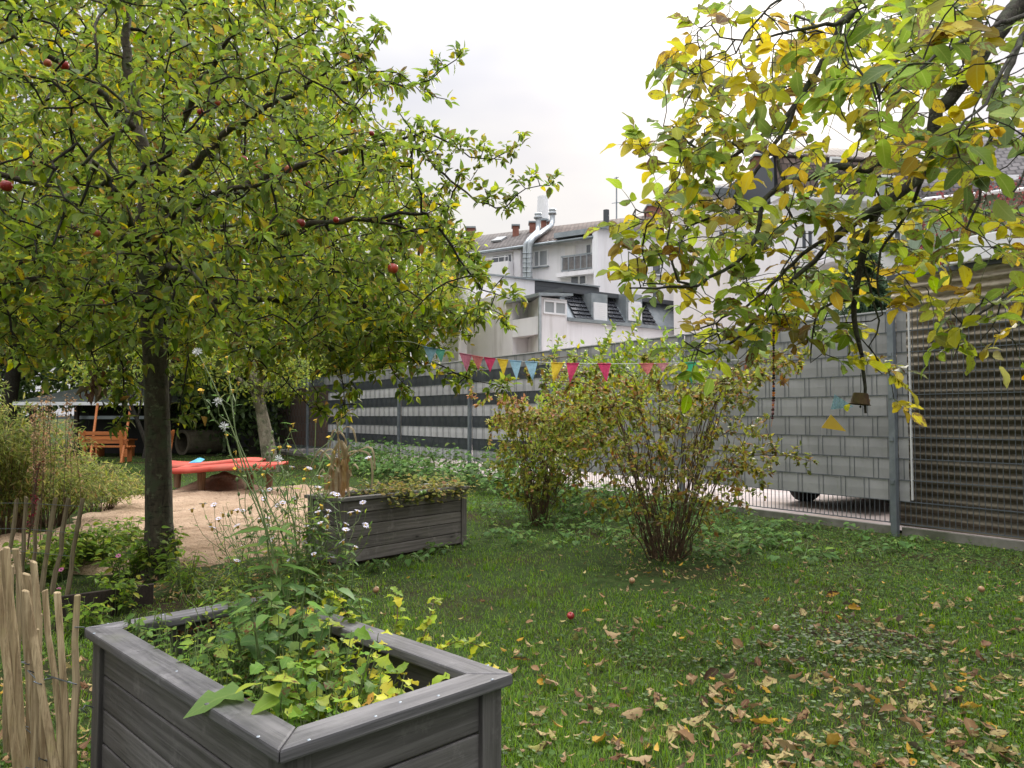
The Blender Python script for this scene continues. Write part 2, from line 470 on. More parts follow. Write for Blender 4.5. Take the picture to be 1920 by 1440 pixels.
def grid_sheet(name, xs, ys, zf, mat):
    X, Y = np.meshgrid(xs, ys, indexing='xy')
    V = np.stack([X, Y, zf(X, Y)], -1).reshape(-1, 3)
    nx, ny = len(xs), len(ys)
    i = np.arange(nx - 1)[None, :] + np.arange(ny - 1)[:, None] * nx
    F = np.stack([i, i + 1, i + nx + 1, i + nx], -1).reshape(-1, 4)
    return np_mesh(name, V, F, mat, smooth=True)

xs = np.concatenate([[-3000, -400, -120, -50], np.linspace(-30, 30, 121), [50, 120, 400, 3000]])
ys = np.concatenate([[-3000, -300, -60], np.linspace(-10, 40, 126), [60, 120, 400, 3000]])
g = grid_sheet('ground', xs, ys, lambda x, y: hgt(x, y) * (np.abs(x) < 31) * (np.abs(y) < 41), ground_mat())
tag(g, kind='structure')

# fence line frame: s along the fence (towards the far left), o = outwards (away from the garden)
FP = P(1684, 1003, 0.0)
FD = np.array([-0.675, 1.0, 0]) / math.hypot(.675, 1.0)
FN = np.array([FD[1], -FD[0], 0.0])                    # points away from the garden (right / far)
def FPT(s, o, z): return FP + FD * s + FN * o + np.array([0, 0, z])
def fence_s(u):
    """s at which the picture column u meets the fence line"""
    a = (u - 960.0) / FPX
    return (FP[0] - a * FP[1]) / (a * FD[1] - FD[0])
ROW = 0.2235
FTOP = 2.37

# the parking yard beyond the fence
pv = MB()
pv.poly([FPT(-14, .12, .035), FPT(-14, 42, .035), FPT(24, 42, .035), FPT(24, .12, .035)])
o = pv.build('parking_yard', M['paving']); tag(o, kind='structure')

# sand pit
def sand_edge():
    pts = [P(60, 1010), P(120, 985), P(190, 940), P(330, 921), P(470, 917), P(560, 915), P(640, 920)]
    pts += [P(650, 960), P(600, 1010), P(560, 1030), P(470, 1046), P(400, 1056), P(330, 1062), P(240, 1070), P(120, 1080), P(-80, 1090), P(-300, 1060), P(-260, 1000)]
    return pts
SAND = np.array([p[:2] for p in sand_edge()])
def in_poly(px, py, poly):
    inside = np.zeros(px.shape, bool); j = len(poly) - 1
    for i in range(len(poly)):
        xi, yi = poly[i]; xj, yj = poly[j]
        c = ((yi > py) != (yj > py)) & (px < (xj - xi) * (py - yi) / (yj - yi + 1e-12) + xi)
        inside ^= c; j = i
    return inside
def poly_dist(px, py, poly):
    d = np.full(px.shape, 1e9)
    for i in range(len(poly)):
        a = poly[i - 1]; b = poly[i]; ab = b - a
        t = np.clip(((px - a[0]) * ab[0] + (py - a[1]) * ab[1]) / (ab @ ab), 0, 1)
        d = np.minimum(d, np.hypot(px - a[0] - t * ab[0], py - a[1] - t * ab[1]))
    return d
def wob(x, y): return .12 * np.sin(x * 2.1 + y) + .08 * np.sin(x * 5.3 - y * 2.2) + .05 * np.sin(y * 7.1 + x * 3.0)
MOUND = P(418, 921)
def sand_z(x, y):
    ins = np.where(in_poly(x, y, SAND), 1, -1) * poly_dist(x, y, SAND) + wob(x, y)
    z = np.clip(ins * .35, -.12, .03) + .02
    z = z + .02 * np.sin(x * 2.3) * np.sin(y * 1.7) + .012 * np.sin(x * 7 + y * 3) + .010 * np.sin(y * 9 - x * 4) + .006 * np.sin(x * 17 + 3 * np.sin(y * 5)) * np.sin(y * 15)
    r_ = np.random.default_rng(21)
    for _ in range(260):                                   # footprints and scuffs
        cx, cy = r_.uniform(SAND[:, 0].min(), SAND[:, 0].max()), r_.uniform(SAND[:, 1].min(), SAND[:, 1].max()); a = r_.uniform(0, PI); l1, l2, dp = r_.uniform(.10, .22), r_.uniform(.06, .12), r_.uniform(.012, .035)
        dx, dy = x - cx, y - cy; p = (dx * math.cos(a) + dy * math.sin(a)) / l1; q = (-dx * math.sin(a) + dy * math.cos(a)) / l2; e = p * p + q * q
        z = z - dp * np.exp(-e) * (1 - .9 * e * np.exp(-e * .4))
    return z
sxs = np.arange(SAND[:, 0].min() - .4, SAND[:, 0].max() + .4, .04); sys_ = np.arange(SAND[:, 1].min() - .4, SAND[:, 1].max() + .4, .04)
o = grid_sheet('sand_pit', sxs, sys_, sand_z, M['sand']); tag(o, kind='structure')
def mound_z(x, y):
    dx, dy = x - MOUND[0], y - MOUND[1]
    r = np.hypot(dx / .50, dy / .5)
    return -.05 + .34 * np.exp(-(r ** 1.7) * 1.6) + .03 * np.sin(dx * 9) * np.sin(dy * 8 + 1) * np.exp(-r * r) + .02 * np.sin(dx * 23 + 2) * np.sin(dy * 19) * np.exp(-r * r) + .12 * np.exp(-(((dx + .5) / .4) ** 2 + (dy / .3) ** 2)) + .10 * np.exp(-(((dx - .55) / .35) ** 2 + (dy / .3) ** 2))
o = grid_sheet('sand_mound', np.linspace(MOUND[0] - 1.3, MOUND[0] + 1.3, 90), np.linspace(MOUND[1] - 1.0, MOUND[1] + 1.0, 70), mound_z, M['wetsand'])
tag(o, 'heaped mound of damp brown sand under the red wave table', 'sand mound')

# ================================================================== FENCE
def fence_run(root, s0, s1, spec, wires_full=True, step=.056, detail=True):
    """one bay of a double rod mesh fence between two posts; spec(row, s)-> material key or None"""
    zr = [FTOP - ROW * i for i in range(10)] + [0.125]
    b = MB()
    for i, z in enumerate(zr):
        for oo in (-.0125, .0125):
            b.beam(FPT(s0 + .01, oo, z), FPT(s1 - .01, oo, z), .006, .008)
    n = int(round((s1 - s0) / step)); ws = np.linspace(s0 + .03, s1 - .03, n)
    for i, s in enumerate(ws):
        has = [spec(r, s) for r in range(10)]
        # full wire where open, otherwise the screen covers it; wires that run in front of the screen
        r = 0
        while r < 10:
            if has[r] is None:
                r2 = r
                while r2 < 10 and has[r2] is None: r2 += 1
                b.beam(FPT(s, 0, zr[r] + (.03 if r == 0 else 0)), FPT(s, 0, zr[r2]), .0062, .0062, up=FN)
                r = r2
            else:
                k = (i + (2 if r % 2 else 0)) % 5
                if k in (0, 1):
                    b.beam(FPT(s, -.0135, zr[r]), FPT(s, -.0135, zr[r + 1]), .0042, .0042, up=FN)
                r += 1
    b.build('wire_panel', M['wire'], root, recalc=False)
    # privacy strips: one gently billowing band per row
    groups = {}
    for r in range(10):
        ss = np.linspace(s0 + .03, s1 - .03, max(3, int((s1 - s0) / .035)))
        keys = [spec(r, s) for s in ss]
        for a in range(len(ss) - 1):
            if keys[a] is None: continue
            mb = groups.setdefault((r, keys[a]), MB())
            ph = 2 * PI * ((ss[a] - s0) / (step * 5) + (.4 if r % 2 else 0)); ph2 = 2 * PI * ((ss[a + 1] - s0) / (step * 5) + (.4 if r % 2 else 0))
            o1, o2 = -.007 - .003 * math.cos(ph), -.007 - .003 * math.cos(ph2)
            zt, zb = zr[r] - .001, zr[r + 1] + .001
            zm = (zt + zb) / 2
            mb.add([FPT(ss[a], o1 + .004, zt), FPT(ss[a + 1], o2 + .004, zt), FPT(ss[a + 1], o2, zm), FPT(ss[a], o1, zm), FPT(ss[a + 1], o2 + .005, zb), FPT(ss[a], o1 + .005, zb)],
                   [(0, 1, 2, 3), (3, 2, 4, 5)], False)
    for k, mb in groups.items():
        ob = mb.build('privacy_strip', M[k[1]], root, recalc=False)
        sd = ob.modifiers.new('thick', 'SOLIDIFY'); sd.thickness = .002

def fence_post(root, s, top=FTOP + .02):
    b = MB()
    b.hexa([FPT(s + a, o, z) for z in (-.15, top) for a, o in ((-.034, -.085), (.034, -.085), (.034, -.022), (-.034, -.022))])
    o = b.build('post', M['galv'], root, bevel=.006)
    for i in range(0, 10, 2):
        c = MB()
        z = FTOP - ROW * i - .02
        c.hexa([FPT(s + a, o2, z + dz) for dz in (-.02, .02) for a, o2 in ((-.02, -.093), (.02, -.093), (.02, -.086), (-.02, -.086))])
        c.build('clamp', M['galv'], o, recalc=True)

POSTS = [0.0, 3.01, fence_s(1040), fence_s(885), fence_s(752), fence_s(655), fence_s(580), fence_s(520)]
fence = wempty('privacy_fence', FPT(0, 0, 0), 'long double rod mesh fence with grey privacy strips, dark banded and brown further along', 'fence')
s_band0, s_brown = fence_s(1046), fence_s(616)
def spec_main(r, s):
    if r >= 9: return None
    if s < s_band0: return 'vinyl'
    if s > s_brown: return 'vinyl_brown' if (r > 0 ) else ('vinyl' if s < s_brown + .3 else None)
    return 'vinyl_dark' if r in (1, 3, 5, 7) else ('vinyl' if r == 0 else 'vinyl_lit')
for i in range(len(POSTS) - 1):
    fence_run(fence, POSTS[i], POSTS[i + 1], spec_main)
for s in POSTS: fence_post(fence, s)
# open wire bays right of the corner post; the first hand's breadth still carries the folded end of the screen
def spec_open(r, s): return 'vinyl' if (s > -.16 and r < 9) else None
s_prev = 0.0
for s in (-2.8, -5.6):
    fence_run(fence, s, s_prev, spec_open); fence_post(fence, s); s_prev = s
e = MB()
e.hexa([FPT(s, o, z) for z in (FTOP - 9 * ROW + .02, FTOP - .03) for s, o in ((-.175, -.02), (-.16, -.02), (-.16, .004), (-.175, .004))])
e.build('edge_strip', plain('white_edge_strip', (.55, .55, .54), .5), fence)
# top edge trim of the screen
tr = MB()
tr.beam(FPT(.03, 0, FTOP + .012), FPT(s_brown, 0, FTOP + .012), .03, .014)
tr.build('top_trim', plain('pale_trim', (.42, .42, .41), .5), fence)
kb = MB()
for i in range(len(POSTS) - 1):
    kb.hexa([FPT(s, o, z) for z in (-.1, .085) for s, o in ((POSTS[i] + .04, .06), (POSTS[i + 1] - .04, .06), (POSTS[i + 1] - .04, .0), (POSTS[i] + .04, .0))])
kb.hexa([FPT(s, o, z) for z in (-.1, .085) for s, o in ((-8, .06), (-.04, .06), (-.04, .0), (-8, .0))])
o = kb.build('kerb_edging', M['concrete'], bevel=.004)
tag(o, kind='structure')

# second, slate grey slatted fence at the far end, turned towards the left
SEND = POSTS[-1]
E0 = FPT(SEND + .15, 0, 0); E1 = np.array([E0[0] - 7.5, E0[1] + 2.4, 0])
ED = (E1 - E0) / np.linalg.norm(E1 - E0)
back = wempty('slat_fence', E0, 'slate grey slatted mesh fence closing the far end of the garden', 'fence')
b = MB(); w = MB(); pm = MB()
L = np.linalg.norm(E1 - E0)
for i in range(10):
    z = .12 + ROW * i
    w.beam(E0 + np.array([0, 0, z]) + [0, -.02, 0], E1 + np.array([0, 0, z]) + [0, -.02, 0], .01, .016)
x = 0
while x < L - .07:
    a = E0 + ED * x; c = E0 + ED * (x + .055)
    b.beam(a * [1, 1, 0] + [0, 0, .14], a * [1, 1, 0] + [0, 0, 2.1], .055, .006, up=(0, 1, 0)); x += .062
b.build('slat', M['vinyl_slate'], back); w.build('wire_panel', M['wire'], back, recalc=False)
for k in range(4):
    q = MB(); p = E0 + ED * (k * 2.4 + .1); q.box((p[0], p[1] - .06, 1.05), (.07, .05, 2.3)); q.build('post', M['galv'], back, bevel=.006)

# ================================================================== CORRUGATED SHED right behind the open mesh
shed = wempty('corrugated_shed', FPT(-2, .6, 0), 'shed wall of weathered brown corrugated sheets with a white roof coping, behind the open mesh', 'shed')
ztop = .06 + D(1790, 490, FPT(-1.3, .5, 0)[1])[2]
sE = fence_s(1672) + .0
def edge_s(u, o):
    a = (u - 960.0) / FPX
    return (FP[0] + FN[0] * o - a * (FP[1] + FN[1] * o)) / (a * FD[1] - FD[0])
s_l = edge_s(1676, .5)
nz = 300; zs = np.linspace(.02, ztop, nz); pitch_c = .098
prof = .5 + .027 * np.cos(2 * PI * zs / pitch_c)
ss = np.linspace(s_l, -9.0, 40)
V = []; 
for s in ss:
    for z, oo in zip(zs, prof):
        V.append(FPT(s, oo + .006 * math.sin(s * 2.1 + z * 3) + (.004 if int(s * .9) % 2 else 0), z + .008 * math.sin(s * 1.7)))
F = []
for i in range(len(ss) - 1):
    for j in range(nz - 1):
        a = i * nz + j; F.append((a, a + nz, a + nz + 1, a + 1))
o = np_mesh('corrugated_wall', np.array(V), np.array(F), M['corr'], shed, smooth=True)
sd = o.modifiers.new('thick', 'SOLIDIFY'); sd.thickness = .006; sd.offset = 0
b = MB(); b.hexa([FPT(s, oo, z) for z in (0.0, ztop) for s, oo in ((-9, 3.4), (s_l - .02, 3.4), (s_l - .02, .56), (-9, .56))]); b.build('core_wall', M['render2'], shed)
b = MB(); b.hexa([FPT(s, oo, z) for z in (ztop + .04, ztop + .30) for s, oo in ((-9, 3.6), (edge_s(1788, .38), 3.6), (edge_s(1788, .38), .36), (-9, .36))]); b.build('roof_coping', M['render'], shed, bevel=.01)
b = MB(); b.hexa([FPT(s, oo, z) for z in (ztop - .01, ztop + .04) for s, oo in ((-9, 3.5), (s_l + .02, 3.5), (s_l + .02, .44), (-9, .44))]); b.build('roof_slab', M['darkclad'], shed)
# ================================================================== RAISED BEDS (local frame: x along the long side, y along the short side)
def raised_bed(corner, ang, Lx, Ly, ztop, label, seed, wd='bed_', cp='cap_', sd_=.19):
    r = random.Random(seed)
    root = empty('raised_bed', (corner[0], corner[1], 0), ang, label, 'raised bed')
    cw, ct = .088, .030                      # cap width / thickness
    zt = ztop - ct
    ins = .022                               # cap overhang
    x0, x1, y0, y1 = ins, Lx - ins, ins, Ly - ins
    pw = .068
    for cx, cy in ((x0, y0), (x1, y0), (x1, y1), (x0, y1)):
        b = MB(); sx = 1 if cx == x0 else -1; sy = 1 if cy == y0 else -1
        b.box((cx + sx * pw / 2, cy + sy * pw / 2, (zt - .02) / 2), (pw, pw, zt + .02)); b.build('corner_post', M[wd + 'z'], root, bevel=.004)
    npl = 5; ph = (zt - .015) / npl
    def side(ax, fixed, a, b_, inw):
        b = MB()
        for i in range(npl):
            z = .012 + ph * (i + .5)
            d = r.uniform(-.002, .002)
            if ax == 'x': b.box(((a + b_) / 2, fixed + inw * (.012 + .012) + d, z), (b_ - a, .022, ph - .006))
            else: b.box((fixed + inw * (.012 + .012) + d, (a + b_) / 2, z), (.022, b_ - a, ph - .006))
        b.build('side_panel', M[wd + ax], root, bevel=.004)
    side('x', y0, x0 + pw, x1 - pw, 1); side('x', y1, x0 + pw, x1 - pw, -1)
    side('y', x0, y0 + pw, y1 - pw, 1); side('y', x1, y0 + pw, y1 - pw, -1)
    # mitred cap boards
    g = .0012
    for k, pts in enumerate([[(0, 0), (Lx, 0), (Lx - cw, cw), (cw, cw)], [(Lx, 0), (Lx, Ly), (Lx - cw, Ly - cw), (Lx - cw, cw)],
                             [(Lx, Ly), (0, Ly), (cw, Ly - cw), (Lx - cw, Ly - cw)], [(0, Ly), (0, 0), (cw, cw), (cw, Ly - cw)]]):
        c = np.mean(pts, 0)
        b = MB(); b.prism([(*(np.array(p) + (c - p) / np.linalg.norm(c - p) * g), zt + r.uniform(0, .0015)) for p in pts], (0, 0, ct))
        o = b.build('cap_board', M[cp + ('x' if k % 2 == 0 else 'y')], root, bevel=.006, seg=2)
        n_ = 5 if k % 2 == 0 else 3
        for i in range(n_):
            t_ = (i + .5) / n_ if i not in (0, n_ - 1) else (.04 if i == 0 else .96)
            a = np.array(pts[0]) * (1 - t_) + np.array(pts[1]) * t_; a = a + (c - a) / np.linalg.norm(c - a) * .045
            nl = MB(); nl.lathe((a[0], a[1], ztop + .0005), [(.0001, .002), (.003, .0018), (.0045, 0)], 8); nl.build('screw', M['galv'], o)
    b = MB(); b.box((Lx / 2, Ly / 2, (zt - sd_) / 2), (Lx - .10, Ly - .10, zt - sd_)); b.build('soil', M['soil'], root)
    return root
ZB = .57
pA, pB, pC = P(167, 1175, ZB), P(523, 1409, ZB), P(963, 1263, ZB)
dBA = (pA - pB); L1 = math.hypot(dBA[0], dBA[1]); L2 = math.hypot(*(pC - pB)[:2])
angF = math.atan2(pA[1] - pB[1], pA[0] - pB[0])
# local x runs from B to A; local y must point to C: use C side as x instead so that the frame is right handed
angC = math.atan2(pC[1] - pB[1], pC[0] - pB[0])
bedF = raised_bed(pB, angC, L2, L1, ZB, 'dark grey glazed raised bed in the foreground, overgrown with tall weeds', 3)
def inF(x, y, z):
    c, s = math.cos(angC), math.sin(angC)
    return np.array([pB[0] + c * x - s * y, pB[1] + s * x + c * y, z])
# the far one
qB = P(643, 1068, 0); qB = np.array([-1.42, 6.42, 0])
qd = np.array([.645, .764]); angQ = math.atan2(qd[1], qd[0])
QL, QW = 1.56, .52
bedB = raised_bed(qB, angQ, QL, QW, .565, 'weathered brownish grey raised bed holding a withered maize plant, behind the apple trunk', 5, 'bright_', 'brightcap_', .10)
def inB(x, y, z):
    c, s = math.cos(angQ), math.sin(angQ)
    return np.array([qB[0] + c * x - s * y, qB[1] + s * x + c * y, z])

# ================================================================== PALING FENCES
def stake_mesh(b, base, top, w, d, r, n=7):
    """riven stake: crooked, tapered, faceted"""
    base = Vector(base); top = Vector(top); ax = top - base
    offs = [Vector((r.uniform(-1, 1), r.uniform(-1, 1), 0)) * w * .22 for _ in range(n)]
    rot = r.uniform(-.5, .5); k0 = len(b.v)
    rings = []
    for i in range(n):
        t = i / (n - 1); c = base + ax * t + offs[i] * (1 if 0 < i < n - 1 else .4)
        sc = (1.0 - .12 * t) * r.uniform(.9, 1.1)
        ring = []
        for (sx, sy) in ((-1, -.7), (.2, -1), (1, -.5), (.8, .8), (-.5, 1)):
            q = Vector((sx * w / 2 * sc, sy * d / 2 * sc, 0)); q = Matrix.Rotation(rot + .1 * math.sin(i), 3, 'Z') @ q
            ring.append(c + q)
        rings.append(ring)
    top_tilt = r.uniform(-.3, .3)
    for q in rings[-1]: q.z += (q.x - top.x) * top_tilt * 2
    vs = [q for ring in rings for q in ring]; fs = []
    for i in range(n - 1):
        for k in range(5):
            k2 = (k + 1) % 5; fs.append((i * 5 + k, i * 5 + k2, i * 5 + 5 + k2, i * 5 + 5 + k))
    fs.append(tuple(range(5))); fs.append(tuple((n - 1) * 5 + k for k in range(5)))
    b.add(vs, fs, False)

def paling(name, label, stakes, wires, mat, seed):
    r = random.Random(seed)
    root = wempty(name, (stakes[0][0][0], stakes[0][0][1], 0), label, 'fence')
    for base, top, w in stakes:
        b = MB(); stake_mesh(b, base, top, w, w * .7, r)
        b.build('stake', mat, root, bevel=.003, seg=1)
    wb = MB()
    for pts in wires: wb.tube(pts, .0018, 5)
    wb.build('wire', M['wire'], root)
    return root
def st(u0, v0, u1, v1, Y, w, Yt=None):
    """stake seen with its foot below (u0,v0) and its top at (u1,v1), standing Y away"""
    top = D(u1, v1, Yt or Y); lo = D(u0, v0, Y)
    if lo[2] > 0:
        t = (top[2] + .08) / max(top[2] - lo[2], .05); lo = top + (lo - top) * t
    return (lo, top, w)
near = [st(137, 1440, 146, 1115, 2.30, .024), st(128, 1440, 107, 1110, 2.33, .024), st(118, 1440, 84, 1106, 2.36, .026), st(105, 1440, 47, 1106, 2.30, .026),
        st(88, 1440, 62, 1052, 2.46, .026), st(90, 1420, 50, 1075, 2.52, .028), st(72, 1400, 28, 1028, 2.48, .027), st(62, 1400, 66, 1180, 2.40, .024), st(40, 1380, 14, 1026, 2.62, .027),
        st(24, 1340, 4, 1030, 2.66, .026), st(30, 1400, -14, 1020, 2.55, .027), st(-6, 1400, -30, 1025, 2.6, .027), st(-40, 1400, -62, 1030, 2.6, .026), st(-75, 1400, -95, 1035, 2.62, .026),
        st(52, 1380, 52, 1095, 2.72, .024), st(70, 1400, 74, 1150, 2.62, .023), st(10, 1400, 22, 1060, 2.8, .026), st(36, 1400, 34, 1040, 2.86, .024), st(-110, 1400, -130, 1035, 2.7, .026)]
def wire_through(sts, frac, extra=None):
    pts = []
    for lo, top, w in sts:
        z = frac; t = (z - lo[2]) / (top[2] - lo[2]); p = lo + (top - lo) * t
        pts += [p + [-.012, -w * .5 - .003, .004], p + [.012, -w * .5 - .003, -.004]]
    return pts
chain = sorted(near, key=lambda s_: -s_[1][0])
wr = [wire_through(chain[:10], .47) + [], wire_through(chain[:10], .18)]
hook = [D(160, 1175, 2.36), D(150, 1178, 2.3)]
wr.append([inF(.0, L1 - .02, .54), D(158, 1176, 2.33), D(140, 1176, 2.28)])
wr.append([D(176, 1327, 2.36), D(160, 1322, 2.31), D(152, 1333, 2.3), D(163, 1337, 2.31), D(150, 1328, 2.29)])
paling('paling_fence', 'split chestnut paling fence of crowded pale stakes wired to the foreground bed', near, wr, M['stake'], 11)
far = [st(15, 1060, 32, 935, 5.6, .036), st(42, 1060, 50, 932, 5.6, .036), st(62, 1070, 73, 934, 5.55, .034), st(86, 1055, 104, 933, 5.5, .036), st(108, 1060, 128, 934, 5.45, .036), st(132, 1073, 155, 934, 5.4, .034)]
far = [(lo, top, w) for lo, top, w in far]
fw = []
for z in (.78, .55, .35):
    pts = []
    for lo, top, w in far:
        t = (z * .8 - lo[2]) / (top[2] - lo[2]); pts.append(lo + (top - lo) * t + [0, -.02, 0])
    pts = [pts[0] + (pts[0] - pts[1]) * 3] + pts
    fw.append(pts)
paling('paling_fence', 'open row of six slender slanted stakes at the edge of the sand', far, fw, M['greystake'], 12)

# board edging left of the apple trunk
b = MB(); a, c = D(105, 1120, 4.5), D(288, 1095, 5.2)
a = np.array(a); c = np.array(c)
b.hexa([Vector((*a[:2], -.05)), Vector((*c[:2], -.05)), Vector((c[0] - .012, c[1] + .03, -.05)), Vector((a[0] - .012, a[1] + .03, -.05)),
        Vector(a), Vector(c), Vector((c[0] - .012, c[1] + .03, c[2])), Vector((a[0] - .012, a[1] + .03, a[2]))])
o = b.build('edging_board', M['edging'], bevel=.004); tag(o, 'dark brown edging board on edge left of the apple trunk', 'edging board')

# ================================================================== PLAYGROUND at the back
# red wave table
root = wempty('wave_table', P(400, 925), 'long red wave shaped play table on wooden posts at the far edge of the sand', 'play table')
Yt = P(395, 927)[1]
ua, ub = 300, 529
def wave_strip(dy, pts, name):
    n = 40; V = []; F = []
    us_, vs_ = zip(*pts)
    k = np.polyfit(us_, vs_, 4)
    for i in range(n + 1):
        u = us_[0] + (us_[-1] - us_[0]) * i / n
        p = D(u, np.polyval(k, u), Yt + dy)
        for (yy, zz) in ((-.362, -.075), (-.355, .0), (0, -.010), (.34, .012), (.35, -.04)):
            V.append(p + [0, yy, zz])
    for i in range(n):
        for k_ in range(4):
            a_ = i * 5 + k_; F.append((a_, a_ + 5, a_ + 6, a_ + 1))
    o = np_mesh(name, np.array(V), np.array(F), M['red'], root, smooth=False)
    sd = o.modifiers.new('thick', 'SOLIDIFY'); sd.thickness = .018
wave_strip(0, [(331, 876), (360, 876), (390, 875), (414, 872), (450, 870), (490, 870), (529, 868)], 'table_top')
wave_strip(.72, [(294, 866), (320, 868), (345, 869), (368, 869), (400, 867), (437, 862), (486, 863)], 'table_top')
for (u, v0, v1, dy, w) in ((378, 884, 926, .0, .115), (333, 876, 914, .55, .11), (470, 884, 918, .3, .1), (505, 886, 916, .05, .1)):
    y = Yt + dy; tp = D(u, v0, y); q = MB(); hgt_ = tp[2]
    q.tube([(tp[0], tp[1], .06), (tp[0], tp[1], hgt_ * .5), (tp[0], tp[1], hgt_ - .02)], [w * .5, w * .55, w * .6], 10)
    lg = q.build('leg', M['post_wood'], root)
    q = MB(); q.tube([(tp[0], tp[1], -.1), (tp[0], tp[1], .07)], .02, 8); q.build('post_anchor', M['galv'], lg)
q = MB(); c = D(368, 868, Yt + .2)
q.add([c + [-.13, .0, .0], c + [-.06, -.09, .01], c + [.10, -.07, .015], c + [.13, .02, .06], c + [.03, .09, .08], c + [-.05, .07, .05], c + [.02, .0, .075]],
      [(0, 1, 6), (1, 2, 6), (2, 3, 6), (3, 4, 6), (4, 5, 6), (5, 0, 6)], False)
o = q.build('crumpled_cloth', noisy('blue_cloth', (.05, .30, .52), (.15, .45, .62), 12, .7, .2)); sd = o.modifiers.new('thick', 'SOLIDIFY'); sd.thickness = .01
tag(o, 'small crumpled bright blue cloth lying on the red wave table', 'cloth')

# bench (seen from behind / front with three slats)
def bench(p, rz, W, label):
    root = empty('park_bench', (p[0], p[1], 0), rz, label, 'bench', 'orange wooden benches at the back of the garden')
    s = MB()
    for k in range(3): s.box((0, .30 + k * .02, .56 + k * .115), (W, .03, .095))
    s.build('backrest', M['orange_wood'], root, bevel=.004)
    s = MB()
    for k in range(3): s.box((0, -.12 + k * .15, .42), (W, .13, .035))
    s.build('seat', M['orange_wood'], root, bevel=.004)
    for sx in (-1, 1):
        s = MB(); s.beam((sx * (W / 2 - .14), -.14, .0), (sx * (W / 2 - .14), -.14, .40), .10, .07); s.build('leg', M['orange_wood_z'], root, bevel=.004)
        s = MB(); s.beam((sx * (W / 2 - .14), .24, .0), (sx * (W / 2 - .14), .355, .86), .09, .06, up=(0, 1, 0)); s.build('leg', M['orange_wood_z'], root, bevel=.004)
        s = MB(); s.beam((sx * (W / 2 - .14), -.17, .385), (sx * (W / 2 - .14), .26, .385), .06, .05); s.build('seat_bearer', M['orange_wood_z'], root)
    return root
pb = P(203, 866); bench(pb, PI, 1.30, 'orange wooden bench with two long poles leaning against its slatted back')
pb2 = P(272, 866); bench((pb2[0] + .2, pb2[1] + .3), -1.25, 1.3, 'orange wooden bench side on, half hidden by the apple trunk')
pt = P(195, 858); root = empty('wooden_table', (pt[0], pt[1] + .6, 0), .1, 'low orange brown wooden table behind the slatted bench', 'table')
s = MB(); s.box((0, 0, .52), (1.1, .7, .05)); s.build('table_top', M['orange_wood'], root, bevel=.005)
for a_ in (-.45, .45):
    s = MB(); s.box((a_, 0, .25), (.10, .55, .5)); s.build('leg', M['orange_wood_z'], root, bevel=.004)
for i, (u0, v0, u1, v1, lab) in enumerate(((168, 865, 183, 757, 'thin orange pole leaning at the back of the bench, nearer its outer end'), (227, 868, 246, 757, 'thin orange pole leaning across the bench end beside the apple trunk'))):
    s = MB(); a_ = D(u0, v0, pb[1] - .55); a_[2] = 0; t_ = D(u1, v1, pb[1] + .4)
    s.tube([a_, (a_ + t_) / 2 + [.005, 0, 0], t_], .035, 8); o = s.build('wooden_pole', M['orange_wood_z']); tag(o, lab, 'pole', 'poles leaning on the bench')
# timber tunnel
pt = P(362, 853); rr = .40
root = empty('play_tunnel', (pt[0], pt[1] + .55, rr), 0, 'short round play tunnel of dark timber staves lying on the grass', 'play tunnel')
MT = Matrix.Rotation(-.62, 3, 'Z') @ Matrix.Rotation(PI / 2, 3, 'X')
s = MB()
for k in range(26):
    a_ = 2 * PI * k / 26
    for z0, z1 in ((-.62, .62),):
        pts = []
        for rr_, da in ((rr - .07, -.115), (rr, -.113), (rr, .113), (rr - .07, .115)):
            pts.append(MT @ Vector((rr_ * math.cos(a_ + da), rr_ * math.sin(a_ + da), z0)))
        s.prism(pts, MT @ Vector((0, 0, z1 - z0)))
s.build('staves', noisy('mossy_timber', (.10, .082, .055), (.17, .145, .10), 6, .9, .6, c3=(.07, .08, .035)), root)
for z_ in (-.63, .63):
    s = MB(); s.lathe((0, 0, 0), [(rr - .085, z_ - .02), (rr + .012, z_ - .02), (rr + .012, z_ + .02), (rr - .085, z_ + .02), (rr - .085, z_ - .02)], 32, MT, False); s.build('end_ring', noisy('tunnel_ring_wood', (.12, .10, .07), (.2, .17, .12), 5, .9, .3), root)

# garden shelter with flat grey roof and white fascia
Ys = 23.5
ps = D(165, 760, Ys)
root = wempty('garden_shelter', (ps[0], Ys, 0), 'dark open garden shelter with mossy grey roof and white fascia behind the benches', 'shelter')
xa, xb = D(50, 775, Ys)[0], D(305, 760, Ys)[0]
zf = D(200, 757, Ys)[2]
s = MB(); s.hexa([(xa - .2, Ys - .3, zf + .05), (xb, Ys - .3, zf + .05), (xb, Ys + 3, zf + .05), (xa - .2, Ys + 3, zf + .05), (xa + 1.2, Ys + .5, zf + .48), (xb - .6, Ys + .5, zf + .48), (xb - .6, Ys + 2.2, zf + .48), (xa + 1.2, Ys + 2.2, zf + .48)])
s.build('roof', noisy('mossy_roofing_felt', (.045, .055, .05), (.085, .095, .09), 2, .9, .5, c3=(.035, .05, .025)), root)
s = MB(); s.box(((xa + xb) / 2 - .1, Ys - .33, zf - .0), (xb - xa + .24, .04, .10)); s.build('fascia', M['frame'], root)
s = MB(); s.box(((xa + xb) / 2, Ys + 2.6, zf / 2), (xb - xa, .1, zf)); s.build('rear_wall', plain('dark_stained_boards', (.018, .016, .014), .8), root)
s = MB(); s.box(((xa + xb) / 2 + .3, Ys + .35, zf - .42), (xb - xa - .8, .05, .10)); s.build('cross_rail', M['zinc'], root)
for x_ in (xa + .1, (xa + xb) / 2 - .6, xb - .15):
    s = MB(); s.box((x_, Ys + .1, zf / 2 - .03), (.11, .11, zf - .06)); s.build('post', M['edging'], root)

